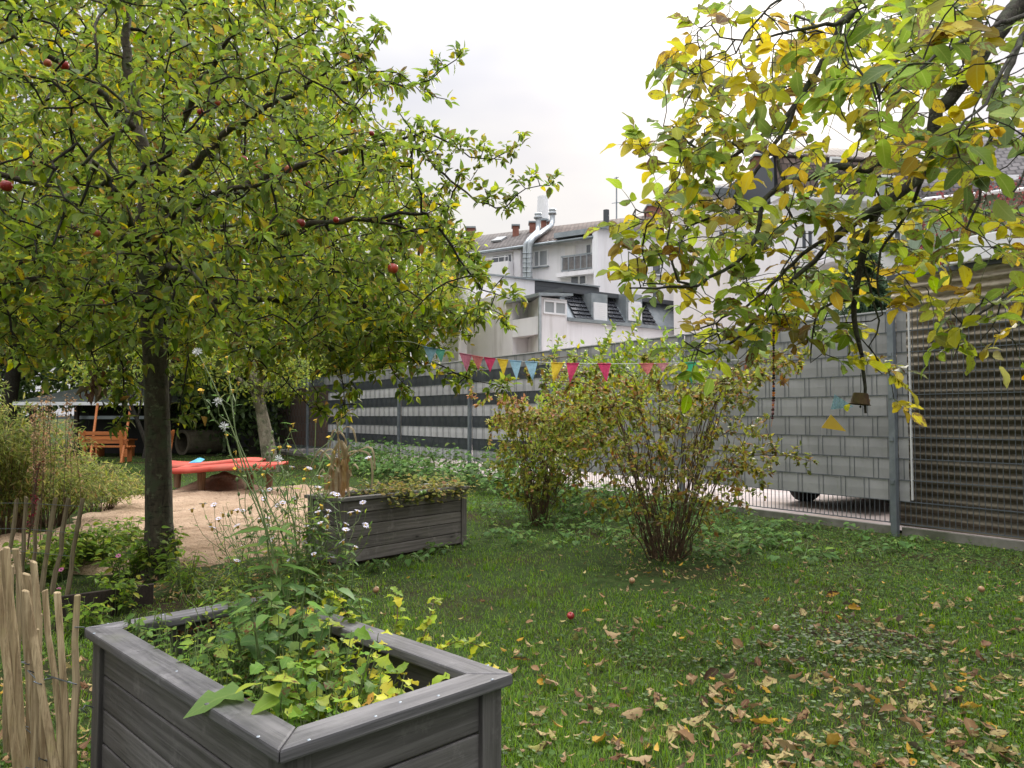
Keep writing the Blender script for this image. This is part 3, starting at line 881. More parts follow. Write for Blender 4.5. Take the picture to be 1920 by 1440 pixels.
# ================================================================== CAR in the yard behind the fence (its nose points away, tail to the fence)
def make_car(pos, ang):
    root = empty('parked_car', (pos[0], pos[1], .036), ang, 'dark car parked behind the grey privacy screen, only a wheel showing beneath', 'car')
    paint = plain('car_paint', (.02, .022, .027), .22, .3)
    pr = [(-.75, .30), (-.80, .55), (-.74, .86), (-.40, 1.36), (.9, 1.43), (1.75, 1.02), (2.95, .82), (3.12, .55), (3.05, .30)]
    s = MB(); W = .80
    n = len(pr)
    rows = []
    for (y, k) in ((-W, .93), (-W * .93, 1.0), (W * .93, 1.0), (W, .93)):
        rows.append([(x, y * (1 if z < .9 else .86), .25 + (z - .25) * k) for x, z in pr])
    vs = [p for r_ in rows for p in r_]
    fs = [(j * n + i, j * n + i + 1, (j + 1) * n + i + 1, (j + 1) * n + i) for j in range(3) for i in range(n - 1)]
    fs += [tuple(range(n)), tuple(3 * n + i for i in range(n))] + [(j * n + n - 1, j * n, (j + 1) * n, (j + 1) * n + n - 1) for j in range(3)]
    s.add(vs, fs); s.build('body', paint, root, bevel=.05)
    for y in (-1, 1):
        s = MB(); s.prism([(-.30, y * .742, .93), (-.12, y * .705, 1.27), (.85, y * .70, 1.33), (1.5, y * .742, .97)], (0, y * .012, 0)); s.build('window', M['glass'], root)
    s = MB(); s.prism([(-.66, -.55, 1.0), (-.66, .55, 1.0), (-.46, .5, 1.28), (-.46, -.5, 1.28)], (-.02, 0, .004)); s.build('rear_window', M['glass'], root)
    for y in (-.60, .60):
        s = MB(); s.box((-.79, y, .72), (.04, .22, .16)); s.build('tail_light', plain('tail_light_red', (.25, .01, .01), .2), root)
    for x in (0.05, 2.45):
        for y in (-.72, .72):
            s = MB(); RX = Matrix.Rotation(PI / 2, 3, 'X')
            s.lathe((x, y, .31), [(.20, -.10), (.29, -.10), (.312, -.07), (.312, .07), (.29, .10), (.20, .10), (.20, -.10)], 28, RX)
            wl = s.build('wheel', M['black'], root)
            s = MB(); s.lathe((x, y, .31), [(.02, .07), (.19, .05), (.20, .09), (.20, -.09), (.19, -.05), (.02, -.07)], 20, RX); s.build('rim', M['zinc'], wl)
    s = MB(); s.box((1.1, 0, .26), (3.5, 1.3, .12)); s.build('underbody', M['black'], root)
    return root
wp = FPT(2.34, 1.75, 0)
ca = math.atan2(FN[1], FN[0])
cpos = wp - FD * .72 - FN * .05
make_car(cpos, ca)

# ================================================================== BUNTING
cols = {'pink': (.62, .22, .32), 'coral': (.66, .22, .22), 'magenta': (.60, .07, .17), 'yellow': (.72, .52, .06), 'blue': (.30, .48, .62), 'green': (.06, .36, .20), 'rose': (.62, .30, .34), 'sea': (.16, .48, .38)}
def cloth_mat(k, c):
    t = NT(k + '_pennant_fabric'); co_ = t.coord('Object')
    wv = t.noise(t.coord('Object', (1, 1, 1)), 60, 2)
    cc = t.mix(t.rng(wv, .4, .6), c, tuple(x * .85 for x in c))
    b_ = t.bsdf(Base_Color=cc, Roughness=.85, Specular_IOR_Level=.1)
    tr_ = t.n('ShaderNodeBsdfTranslucent'); t.l(cc, tr_.inputs[0])
    mx_ = t.n('ShaderNodeMixShader'); mx_.inputs[0].default_value = .4; t.l(b_.outputs[0], mx_.inputs[1]); t.l(tr_.outputs[0], mx_.inputs[2])
    return t.done(mx_.outputs[0])
CM = {k: cloth_mat(k, c) for k, c in cols.items()}
Yb = 5.6
def line_v(u):
    pts = [(770, 640), (800, 651), (862, 662), (900, 669), (940, 674), (970, 677), (1010, 679), (1060, 681), (1130, 682), (1200, 682), (1260, 681), (1310, 679), (1345, 675)]
    us, vs_ = zip(*pts); return float(np.interp(u, us, vs_))
root = wempty('bunting', D(1000, 680, Yb), 'string of small coloured cloth pennants strung from apple tree to shrub', 'bunting')
s = MB(); s.tube([D(u, line_v(u), Yb) for u in range(740, 1400, 12)], .0022, 5); s.build('cord', plain('white_cord', (.6, .6, .58), .8), root)
flags = [(793, 27, 'blue', 30, 0), (812, 23, 'sea', 24, 4), (861, 24, 'pink', 34, 2), (884, 22, 'coral', 27, 2), (907, 22, 'magenta', 27, 1), (932, 21, 'yellow', 30, 2), (955, 23, 'blue', 36, 2), (984, 24, 'blue', 37, 3),
         (1033, 24, 'yellow', 40, -8), (1062, 24, 'magenta', 39, -6), (1120, 26, 'magenta', 34, 4), (1198, 28, 'coral', 22, 2), (1230, 24, 'rose', 15, 0), (1280, 25, 'green', 40, 5)]
for i, (u, w_, c, h_, sk) in enumerate(flags):
    rr_ = random.Random(i); s = MB()
    n = 7; V = []; F = []
    for a_ in range(n + 1):
        t_ = a_ / n
        for k in range(4):
            kk = k / 3
            uu = u + w_ * (kk * (1 - t_) + t_ * (.5 + sk / w_)); vv = line_v(u + w_ * kk) * (1 - t_) + (line_v(u + w_ / 2) + h_) * t_
            p = D(uu, vv, Yb); p = p + [0, .012 * math.sin(t_ * 3 + kk * 4 + i) + .02 * t_ * rr_.uniform(-1, 1), 0]
            V.append(p)
    for a_ in range(n):
        for k in range(3):
            q_ = a_ * 4 + k; F.append((q_, q_ + 1, q_ + 5, q_ + 4))
    o = np_mesh('pennant', np.array(V), np.array(F), CM[c], root, smooth=True)
    s = MB(); s.tube([D(u + w_ * k / 4, line_v(u + w_ * k / 4) + .3, Yb - .004) for k in range(5)], .005, 5); s.build('hem', CM[c], o)

# ================================================================== HANGING THINGS on the walnut
Yh = 4.2
top = D(1451, 560, Yh)
root = wempty('bead_string', D(1450, 690, Yh), 'hanging string of coloured wooden beads in front of the shrub', 'bead string')
s = MB(); s.tube([D(1451, 562, Yh), D(1450, 600, Yh), D(1450, 700, Yh), D(1449, 780, Yh), D(1446, 800, Yh)], .0016, 5); s.build('thread', plain('orange_thread', (.5, .2, .1), .8), root)
bc = [plain('bead_black', (.012, .01, .012), .35), plain('bead_orange', (.72, .20, .03), .35), plain('bead_pink', (.60, .30, .33), .35), plain('bead_maroon', (.10, .02, .025), .35), plain('bead_blue', (.03, .07, .25), .35), plain('bead_red', (.5, .07, .05), .35)]
seq = '0044011250352030002031000303100203140110321232303'
v = 588.0
r_ = random.Random(4)
for ch in seq:
    hgt_px = r_.choice((3.4, 4.2, 4.8)); c = D(1450.5 - max(0, v - 740) * .05 + r_.uniform(-.5, .5), v + hgt_px / 2, Yh); rr_ = hgt_px / 2 / FPX * Yh
    s = MB(); k = r_.uniform(1.15, 1.5)
    s.lathe(c, [(.0008, rr_), (rr_ * k * .75, rr_ * .8), (rr_ * k, 0), (rr_ * k * .75, -rr_ * .8), (.0008, -rr_)], 10, Matrix.Rotation(r_.uniform(-.15, .15), 3, 'X'))
    s.build('bead', bc[int(ch)], root); v += hgt_px
# rusty bell
root = wempty('bell', D(1612, 740, Yh - .2), 'small rusty metal bell hanging from a thin walnut twig', 'bell')
c = D(1613, 748, Yh - .2); k = Yh / FPX
s = MB(); s.lathe(c, [(.002, 22 * k * .5), (12 * k, 10.5 * k), (13 * k, 9 * k), (17 * k, -9 * k), (19 * k, -10 * k), (17.5 * k, -10.5 * k), (12 * k, 7 * k), (.002, 8 * k)], 20, Matrix.Rotation(.10, 3, 'Y'))
s.build('bell_body', noisy('rusty_iron', (.045, .022, .012), (.10, .055, .028), 30, .75, .4, metal=.3, c3=(.10, .085, .02)), root)
s = MB(); s.tube([c + [0, 0, 10 * k], c + [.004, 0, 16 * k], D(1614, 700, Yh - .2)], .0016, 5); s.build('hook', M['black'], root)
s = MB(); s.tube([c + [0, 0, 7 * k], c + [0, 0, -14 * k]], .0025, 6); s.lathe(c + [0, 0, -14 * k], [(.0008, .008), (.007, 0), (.0008, -.008)], 10); s.build('clapper', M['black'], root)
# mobile of two glass triangles
root = wempty('triangle_mobile', D(1564, 770, Yh), 'hanging mobile of a pale blue above a yellow translucent triangle', 'mobile')
s = MB(); s.tube([D(1562, 700, Yh), D(1563, 739, Yh)], .0009, 4); s.tube([D(1558, 768, Yh), D(1557, 778, Yh)], .0009, 4); s.tube([D(1541, 802, Yh), D(1541, 828, Yh)], .0009, 4); s.build('thread', plain('clear_thread', (.5, .5, .5), .4), root)
def tri(name, pts, col, transp):
    t = NT(name); b_ = t.bsdf(Base_Color=col, Roughness=.15); tr_ = t.n('ShaderNodeBsdfTransparent'); tr_.inputs[0].default_value = (*[min(1, x * 1.2 + .2) for x in col], 1)
    mx_ = t.n('ShaderNodeMixShader'); mx_.inputs[0].default_value = transp; t.l(b_.outputs[0], mx_.inputs[1]); t.l(tr_.outputs[0], mx_.inputs[2]); m = t.done(mx_.outputs[0])
    q = MB(); P0 = [D(u, v_, Yh + dy) for u, v_, dy in pts]; q.prism(P0, (0, .003, 0)); q.build('glass_triangle', m, root)
tri('blue_acrylic', [(1565, 739, 0), (1601, 763, .03), (1558, 768, -.02)], (.42, .58, .64), .7)
tri('yellow_acrylic', [(1558, 777, 0), (1587, 809, .03), (1540, 802, -.02)], (.78, .56, .06), .25)
# ================================================================== BUILDINGS beyond the yard
class Facade:
    """vertical wall plane through picture column u0 at distance Y0, running along a direction with vanishing column vp"""
    def __init__(self, u0, Y0, vp, flip=1):
        d = np.array([(vp - 960.0) / FPX, 1.0, 0]); self.d = d / np.linalg.norm(d)
        self.p = D(u0, 780, Y0) * [1, 1, 0]
        n = np.array([self.d[1], -self.d[0], 0])
        if n @ (CAM - self.p) < 0: n = -n
        self.n = n                                             # towards the viewer
    def hit(self, u, v, out=0.0):
        r = ray(u, v); p0 = self.p + self.n * out
        t = ((p0 - CAM) @ self.n) / (r @ self.n); q = CAM + r * t
        return (q - self.p) @ self.d, q[2]
    def pt(self, s, z, o=0.0): return self.p + self.d * s + self.n * o + np.array([0, 0, z])
    def box(self, mb, s0, s1, z0, z1, o0, o1):
        mb.hexa([self.pt(s, z, o) for z in (z0, z1) for s, o in ((s0, o1), (s1, o1), (s1, o0), (s0, o0))])
    def rect(self, ua, ub, va, vb, out=0.0):
        um, vm = (ua + ub) / 2, (va + vb) / 2
        s0, s1 = self.hit(ua, vm, out)[0], self.hit(ub, vm, out)[0]
        z1, z0 = self.hit(um, va, out)[1], self.hit(um, vb, out)[1]
        return min(s0, s1), max(s0, s1), z0, z1
    def window(self, root, ua, ub, va, vb, leaves=2, glass='glass', split=None, sill=True):
        s0, s1, z0, z1 = self.rect(ua, ub, va, vb); w = .07
        f = MB()
        self.box(f, s0, s1, z1 - w, z1, -.02, .05); self.box(f, s0, s1, z0, z0 + w, -.02, .05)
        self.box(f, s0, s0 + w, z0 + w, z1 - w, -.02, .05); self.box(f, s1 - w, s1, z0 + w, z1 - w, -.02, .05)
        fr = [i / leaves for i in range(1, leaves)] if split is None else split
        for t in fr: c = s0 + (s1 - s0) * t; self.box(f, c - w * .7, c + w * .7, z0 + w, z1 - w, -.02, .045)
        o = f.build('window', M['frame'], root)
        g = MB(); self.box(g, s0 + w, s1 - w, z0 + w, z1 - w, -.03, .006); g.build('pane', M[glass], o)
        if sill:
            q = MB(); self.box(q, s0 - .06, s1 + .06, z0 - .07, z0 - .004, -.02, .14); q.build('sill', M['zinc'], o)
        return o

def roof_slope(root, pts, mat, name='roof', thick=.12):
    """pts: eave a, eave b, ridge b, ridge a (world); tile coordinates in metres stored in lv"""
    pts = [np.array(p, float) for p in pts]
    a, b, c, d = pts
    ex = (b - a) / np.linalg.norm(b - a); up = (d - a) - ex * ((d - a) @ ex); up /= np.linalg.norm(up)
    nu, nv = 8, 4; V = []; lv = []
    for j in range(nv + 1):
        for i in range(nu + 1):
            s, t = i / nu, j / nv
            p = (a * (1 - s) + b * s) * (1 - t) + (d * (1 - s) + c * s) * t
            V.append(p); lv.append(((p - a) @ ex, (p - a) @ up, 0))
    F = [(j * (nu + 1) + i, j * (nu + 1) + i + 1, (j + 1) * (nu + 1) + i + 1, (j + 1) * (nu + 1) + i) for j in range(nv) for i in range(nu)]
    o = np_mesh(name, np.array(V), np.array(F), mat, root, lv=np.array(lv))
    sd = o.modifiers.new('thick', 'SOLIDIFY'); sd.thickness = thick; sd.offset = -1 if True else 0
    return o

def chimney(root, u0, u1, v0, v1, Y, depth=.8):
    a, b = D(u0, v1, Y), D(u1, v0, Y)
    m = MB(); m.box(((a[0] + b[0]) / 2, Y + depth / 2, (a[2] + b[2]) / 2 - .3), (b[0] - a[0], depth, b[2] - a[2] + .6)); o = m.build('chimney', M['brick'], root)
    m = MB(); m.box(((a[0] + b[0]) / 2, Y + depth / 2, b[2] + .04), (b[0] - a[0] + .14, depth + .14, .10)); m.build('chimney_cap', M['zinc'], o)
    return o

# ---------------------------------------------------------------- upper house row
Uf = Facade(1000, 46, -1320)
bU = wempty('house_row', Uf.pt(0, 0), 'tall white rear houses under long tiled roofs with two zinc flue pipes', 'house')
sl, sr = Uf.hit(790, 480)[0], Uf.hit(1130, 450)[0]
if sl > sr: pass
za = Uf.hit(985, 459)[1]
s_a, s_b = min(sl, sr), max(sl, sr)
m = MB(); Uf.box(m, s_a, s_b, 0, za, -9, 0); m.build('wall', M['render'], bU)
# roof: eave along the wall top, ridge further back
def ridge(u, v, back): # point on a plane parallel to the facade, set back
    s, z = Uf.hit(u, v, -back); return Uf.pt(s, z, -back)
ev = lambda u, v: (lambda h: Uf.pt(h[0], h[1], .45))(Uf.hit(u, v, .45))
roof_slope(bU, [ev(800, 486), ev(988, 461), ridge(1004, 429, 4.5), ridge(812, 452, 4.5)], M['tile_grey'])
roof_slope(bU, [ev(990, 460), ev(1240, 425), ridge(1262, 398, 4.5), ridge(1004, 428, 4.5)], M['tile_brown'])
m = MB(); g0, g1 = Uf.hit(800, 487, .5), Uf.hit(1112, 444, .5); m.tube([Uf.pt(g0[0], g0[1], .5), Uf.pt(g1[0], g1[1], .5)], .09, 8); m.build('gutter', M['zinc'], bU)
Uf.window(bU, 922, 961, 477, 497, 2, split=[.36]); Uf.window(bU, 1001, 1028, 469, 500, 2, 'glass_pale', split=[.62]); Uf.window(bU, 869, 888, 484, 500, 2)
Uf.window(bU, 1069, 1100, 514, 535, 2, split=[.45])
# parapet terrace in front of the left windows
s0, s1, z0, z1 = Uf.rect(880, 967, 499, 519); m = MB()
Uf.box(m, s0, s1, z0 - 3, z1, .02, .9); m.build('terrace', M['render'], bU)
m = MB(); 
for t in np.linspace(0, 1, 6): m.beam(Uf.pt(s0 + (s1 - s0) * t, z1, .85), Uf.pt(s0 + (s1 - s0) * t, z1 + .3, .85), .03, .03)
m.beam(Uf.pt(s0, z1 + .3, .85), Uf.pt(s1, z1 + .3, .85), .04, .04); m.build('terrace_rail', M['frame'], bU)
# pilaster left of pipes
s0, s1, z0, z1 = Uf.rect(968, 980, 468, 525); m = MB(); Uf.box(m, s0, s1, 0, z1 - .1, .0, .25); m.build('pilaster', M['render'], bU)
# flue pipes
for k, (ub, ux) in enumerate(((985, 1008), (993, 1034))):
    h = [(ub, 560), (ub, 470 - k * 2), (ub + 1, 458 - k), (ub + 6, 451 - k * 3)]
    pts = [Uf.pt(*Uf.hit(u, v, .75), .75) for u, v in h]
    path = [(1004, 437 + 2, -1.2), (1012 + 6 * k, 430 - k * 2, -2.4)] if k == 0 else [(1010, 440, -.9), (1022, 431, -2.2), (1033, 424, -3.3), (1036, 416, -3.6), (1036, 404, -3.6)]
    if k == 0: path = [(999, 442, -.6), (1008, 434, -1.9), (1009, 424, -2.1), (1009, 412, -2.1)]
    pts += [Uf.pt(*Uf.hit(u, v, o), o) for u, v, o in path]
    m = MB(); m.tube(pts, .165 if k else .15, 10); o = m.build('flue_pipe', M['zincpipe'], bU)
    tp = pts[-1]; m = MB(); m.lathe(tp, [(.16, 0), (.27, .08), (.29, .16), (.17, .26), (.24, .32), (.22, .42), (.02, .48)], 14); m.build('flue_cowl', M['zincpipe'], o)
    m = MB()
    for z in np.linspace(Uf.hit(ub, 520, .75)[1], Uf.hit(ub, 475, .75)[1], 6): m.lathe((pts[0][0], pts[0][1], z), [(.165, -.03), (.185, -.03), (.185, .03), (.165, .03)], 12)
    m.build('pipe_bracket', M['zinc'], o)
# loggia balcony at the right end of the row
Bf = Facade(1052, 44.5, -1320)
s0, s1, z0, z1 = Bf.rect(1052, 1112, 478, 508)
m = MB(); Bf.box(m, s0, s1 + .3, z0 - .25, z0, -1.0, .05); slab = m.build('balcony', M['render'], bU)
m = MB()
n = 26
for i in range(n + 1):
    t = i / n; w_ = .05 if i % 5 == 0 else .02
    m.beam(Bf.pt(s0 + (s1 - s0) * t, z0, 0), Bf.pt(s0 + (s1 - s0) * t, z1, 0), w_, w_)
m.beam(Bf.pt(s0, z1, 0), Bf.pt(s1, z1, 0), .07, .07); m.beam(Bf.pt(s0, z0 + .1, 0), Bf.pt(s1, z0 + .1, 0), .05, .05); m.build('railing', M['zinc'], slab)
m = MB(); Bf.box(m, s0 + .1, s1 - .05, z0 + .12, z1 - .06, -.09, -.06); m.build('balcony_screen', noisy('brown_reed_mat', (.17, .13, .11), (.26, .21, .18), 5, .9, .3), slab)
m = MB(); s2, s3, z2, z3 = Bf.rect(1050, 1112, 449, 456); Bf.box(m, s2, s3 + .3, z3 + .2, z3 + .5, -1.2, .2); m.build('balcony_roof', M['zinc'], slab)
m = MB(); m.beam(Bf.pt(s0, z0 - .2, 0), Bf.pt(s0, z3 + .2, 0), .1, .1); m.build('balcony_post', M['frame'], slab)
Uf.window(bU, 1098, 1110, 457, 488, 1)
m = MB(); s2, s3, z2, z3 = Uf.rect(1060, 1080, 462, 492); Uf.box(m, s2, s3, z2, z3, .0, .06); m.build('lattice_screen', M['render3'], bU)
s0, s1, z0, z1 = Uf.rect(930, 944, 444, 451); 
a = ridge(930, 452, 1.6); m = MB(); m.beam(a, ridge(942, 445, 2.6), .7, .12); m.build('skylight', M['glass_pale'], bU)
for q in ((875, 890, 427, 444, 49), (961, 973, 423, 431, 50), (993, 1006, 417, 430, 50), (1015, 1025, 413, 428, 51), (1027, 1034, 415, 422, 51)): chimney(bU, *q)
chimney(bU, 1215, 1245, 386, 421, 46, 1.4)
m = MB(); a = D(1018, 412, 51.5); b_ = D(1018, 369, 51.5); m.tube([a, b_], [.42, .36], 12); m.build('flue_stack', M['frame'], bU)
m = MB(); a = D(1156, 412, 49.5); b_ = D(1156, 332, 49.5); m.tube([a, b_], .05, 6)
for v_, w_ in ((340, 10), (380, 18), (333, 8)):
    m.tube([D(1156 - w_ / 2, v_ + 1, 49.5), D(1156 + w_ / 2, v_ - 1, 49.5)], .03, 5)
m.build('antenna', M['zinc'], bU)
# ---------------------------------------------------------------- stair tower
T1 = Facade(1122, 40, 3950)
T2 = Facade(1122, 40, -500)
bT = wempty('stair_tower', T1.pt(0, 0), 'blank white windowless stair tower standing against the tiled house row', 'tower')
zt = T1.hit(1123, 429)[1]
s1 = T1.hit(1290, 480)[0]; s2 = T2.hit(1113, 480)[0]
def tp(a, b, z): return T1.p + T1.d * a + T2.d * b + np.array([0, 0, z])
m = MB(); m.hexa([tp(0, 0, 0), tp(s1, 0, 0), tp(s1, s2 * 3, 0), tp(0, s2, 0), tp(0, 0, zt), tp(s1, 0, zt), tp(s1, s2 * 3, zt), tp(0, s2, zt)]); m.build('wall', M['render'], bT)
m = MB(); m.beam(tp(-.05, .05, zt + .08), tp(s1 + .05, .05, zt + .08), .5, .16); m.beam(tp(.1, .3, zt + .07), tp(.1, s2, zt + .07), .4, .14); m.build('roof_edge', M['zinc'], bT)
m = MB(); a = tp(.7, s2 * .6, zt); m.tube([a, a + [0, 0, 1.1]], .16, 8); m.build('vent_pipe', M['darkclad'], bT)
m = MB(); a = T1.hit(1165, 500)[0]; m.beam(T1.pt(s1 * .32, 1.0, .006), T1.pt(s1 * .32, zt - .2, .006), .05, .014); m.build('wall_joint', M['render3'], bT)
T1.window(bT, 1221, 1239, 493, 516, 1); T1.window(bT, 1221, 1236, 540, 560, 1)
# ---------------------------------------------------------------- middle block: white wall, then dark cladding
Mf = Facade(1003, 36, 3300)
bM = wempty('middle_annex', Mf.pt(0, 0), 'white middle annex with anthracite clad upper strip in front of the house row', 'annex')
zm = Mf.hit(1003, 526)[1]; sl = Mf.hit(860, 520)[0]; sr = Mf.hit(1123, 540)[0]; sr2 = Mf.hit(1200, 540)[0]
zb = Mf.hit(1060, 553)[1]
m = MB(); Mf.box(m, sl, 0, 0, zm, -3, 0); m.build('wall', M['render'], bM)
m = MB(); Mf.box(m, 0, sr, 0, zm - .02, -3.0, -.05); m.build('rear_wall', M['render'], bM)
m = MB()
zz = np.linspace(zm - 1.15, zm - .02, 6)
for i in range(5): Mf.box(m, .003, sr, zz[i] + .012, zz[i + 1], -.045, .02 + .006 * (i % 2))
m.build('cladding', M['darkclad'], bM)
m = MB(); Mf.box(m, sl, sr, zm + .004, zm + .07, -3.1, .10); m.build('roof_edge', M['zinc'], bM)
# ---------------------------------------------------------------- front annex with loggia, bay and mansard
Lr = Facade(1014, 30, 3020); Ll = Facade(1014, 30, -140)
bL = wempty('front_annex', Lr.pt(0, 0), 'white front annex with corner loggia and black tiled mansard just behind the fence', 'annex')
def lp(a, b, z, oa=0.0, ob=0.0):   # a along right face, b along left face
    return Lr.p + Lr.d * a + Ll.d * b + np.array([0, 0, z])
zr_ = Lr.hit(1014, 557)[1]                       # bay roof
zman = Lr.hit(1085, 604)[1]                      # mansard foot
zpar_t = Ll.hit(1012, 592)[1]; zpar_b = Ll.hit(1012, 626)[1]
a_bay = Lr.hit(1063, 580)[0]; a_end = Lr.hit(1290, 610)[0]
b_log = Ll.hit(961, 600)[0]; b_end = Ll.hit(800, 620)[0]
# bay block (corner, right face)
m = MB(); m.hexa([lp(0, 0, 0), lp(a_bay, 0, 0), lp(a_bay, 3, 0), lp(0, .12, 0), lp(0, 0, zr_), lp(a_bay, 0, zr_), lp(a_bay, 3, zr_), lp(0, .12, zr_)]); m.build('bay_wall', M['render2'], bL)
aw = min(2.0, a_bay - .45)
# loggia: floor, parapet, back wall, soffit
m = MB(); Ll.box(m, .02, b_log, zpar_b, zpar_t, -.16, -.0); m.build('loggia_parapet', M['render'], bL)
m = MB(); m.hexa([lp(.18, .13, zpar_b + .01), lp(.18, b_log, zpar_b + .01), lp(aw + .1, b_log, zpar_b + .01), lp(aw + .1, 3, zpar_b + .01), lp(.18, .13, zpar_b + .2), lp(.18, b_log, zpar_b + .2), lp(aw + .1, b_log, zpar_b + .2), lp(aw + .1, 3, zpar_b + .2)]); m.build('loggia_floor', M['render3'], bL)
m = MB(); m.hexa([lp(aw, .1, 0), lp(aw, b_log, 0), lp(aw + .2, b_log, 0), lp(aw + .2, .1, 0), lp(aw, .1, zr_), lp(aw, b_log, zr_), lp(aw + .2, b_log, zr_), lp(aw + .2, .1, zr_)]); m.build('loggia_rear_wall', M['render3'], bL)
zl = Ll.hit(965, 565)[1]
# long left wall
zleft = Ll.hit(961, 600)[1] + .55
m = MB(); Ll.box(m, b_log + .01, b_end, 0, zleft + .6, -4, 0); m.build('wall', M['render2'], bL)
# bay roof slab
m = MB(); m.hexa([lp(-.25, -.2, zr_ + .01), lp(a_bay + .15, -.2, zr_ + .16), lp(a_bay + .15, 4, zr_ + .16), lp(-.25, b_log + .2, zr_ - .05), lp(-.25, -.2, zr_ + .13), lp(a_bay + .15, -.2, zr_ + .26), lp(a_bay + .15, 4, zr_ + .26), lp(-.25, b_log + .2, zr_ + .07)]); m.build('bay_roof', M['zinc'], bL)
Lr.window(bL, 1018, 1061, 564, 590, 2, 'glass_pale', sill=False)
m = MB(); m.tube([lp(-.12, -.1, 0), lp(-.12, -.1, zr_)], .07, 8); m.build('downpipe', M['zincpipe'], bL)
# right face lower wall + mansard
m = MB(); Lr.box(m, a_bay + .003, a_end, 0, zman, -5, 0); m.build('front_wall', M['render'], bL)
m = MB(); Lr.box(m, a_bay + .003, a_end, zman + .003, zman + .14, -.2, .12); m.build('mansard_gutter', M['zinc'], bL)
ztopm = Lr.hit(1110, 555)[1]
def mans(u0t, u1t, u0b, u1b, name='mansard_tiles'):
    a0, a1 = Lr.hit(u0b, 604)[0], Lr.hit(u1b, 606)[0]; zb_, zt_ = zman + .16, ztopm + .1
    m = MB(); rows = 6; colsn = max(3, int((a1 - a0) / .34))
    for r in range(rows):
        t0, t1 = r / rows, (r + 1.12) / rows
        for c in range(colsn):
            x0 = a0 + (a1 - a0) * c / colsn; x1 = a0 + (a1 - a0) * (c + .9) / colsn; sh = -.0
            m.hexa([Lr.pt(x, zb_ + (zt_ - zb_) * t, o - .75 * t) for t, oo in ((t0, .10), (t1, .02)) for x, o in ((x0 + sh * t, oo), (x1, oo), (x1, oo - .07), (x0, oo - .07))])
    m.build(name, M['tile_black'], bL, bevel=.012)
for (a_, b_) in ((1078, 1112), (1145, 1172), (1208, 1232)):
    mans(0, 0, a_, b_)
s0m, s1m = a_bay + .05, a_end
m = MB(); m.hexa([Lr.pt(s, z, o) for z, o0, o1 in ((zman + .15, -.02, -1.2), (ztopm + .12, -.80, -1.2)) for s, o in ((s0m, o0), (s1m, o0), (s1m, o1), (s0m, o1))]); m.build('mansard_core', M['zinc'], bL)
for (a_, b_) in ((1110, 1140), (1175, 1205)):
    s0, s1, z0, z1 = Lr.rect(a_, b_, 562, 604); m = MB(); Lr.box(m, s0, s1, zman + .15, z1 + .25, -.7, -.03); dm = m.build('dormer', M['zinc'], bL)
    w = Lr.window(bL, a_ + 3, b_ - 3, 568, 602, 1, 'glass_pale', sill=False)
    m = MB(); s0, s1, z0, z1 = Lr.rect(a_ + 4, b_ - 4, 568, 600); 
    for z in np.arange(z0, z1, .08): Lr.box(m, s0 + .04, s1 - .04, z, z + .074, .01, .055)
    m.build('roller_shutter', M['frame'], w)
m = MB(); Lr.box(m, a_bay + .2, a_end, ztopm + .13, ztopm + .32, -5, -.5); m.build('flat_roof', M['darkclad'], bL)
# ---------------------------------------------------------------- right hand white houses behind the walnut
Rf = Facade(1300, 34, 5200)
bR = wempty('dormer_house', Rf.pt(0, 0), 'white house with zinc dormers and brown tiled mansard seen through the walnut leaves', 'house')
zr1 = Rf.hit(1400, 372)[1]; s0, s1 = Rf.hit(1262, 450)[0], Rf.hit(1475, 450)[0]
m = MB(); m.hexa([Rf.pt(s, z, o) for z in (0, zr1) for s, o in ((s0, 0), (s1, 0), (s1, -7), (s0 + 5.5, -7))]); m.build('wall', M['render3'], bR)
m = MB(); Rf.box(m, s0, s1, zr1 + .003, zr1 + .25, -.3, .3); m.build('gutter', M['zinc'], bR)
q0, q1, z0, z1 = Rf.rect(1250, 1385, 352, 372); m = MB(); Rf.box(m, s0 + .2, Rf.hit(1380, 360)[0], zr1 + .26, Rf.hit(1310, 346)[1], -1.2, -.2); dm = m.build('dormer', M['zinc'], bR)
D2 = Facade(1300, 33.8, 5200)
D2.window(bR, 1274, 1292, 372, 392, 1); D2.window(bR, 1345, 1368, 350, 366, 1)
a = lambda u, v, o: Rf.pt(*Rf.hit(u, v, o), o)
roof_slope(bR, [a(1262, 390, -.2), a(1480, 372, -.2), a(1480, 330, -4), a(1330, 348, -4)], M['tile_slate'])
for q in ((1345, 1362, 432, 455), (1420, 1440, 430, 455), (1470, 1490, 520, 560)): Rf.window(bR, *q, 1)
chimney(bR, 1416, 1432, 292, 345, 37)
m = MB(); p0 = Rf.pt(*Rf.hit(1372, 397, .02), .02); m.tube([p0, p0 + Rf.n * .3, p0 + Rf.n * .5 + [0, 0, .12]], .05, 6); m.build('wall_lamp', M['zinc'], bR)
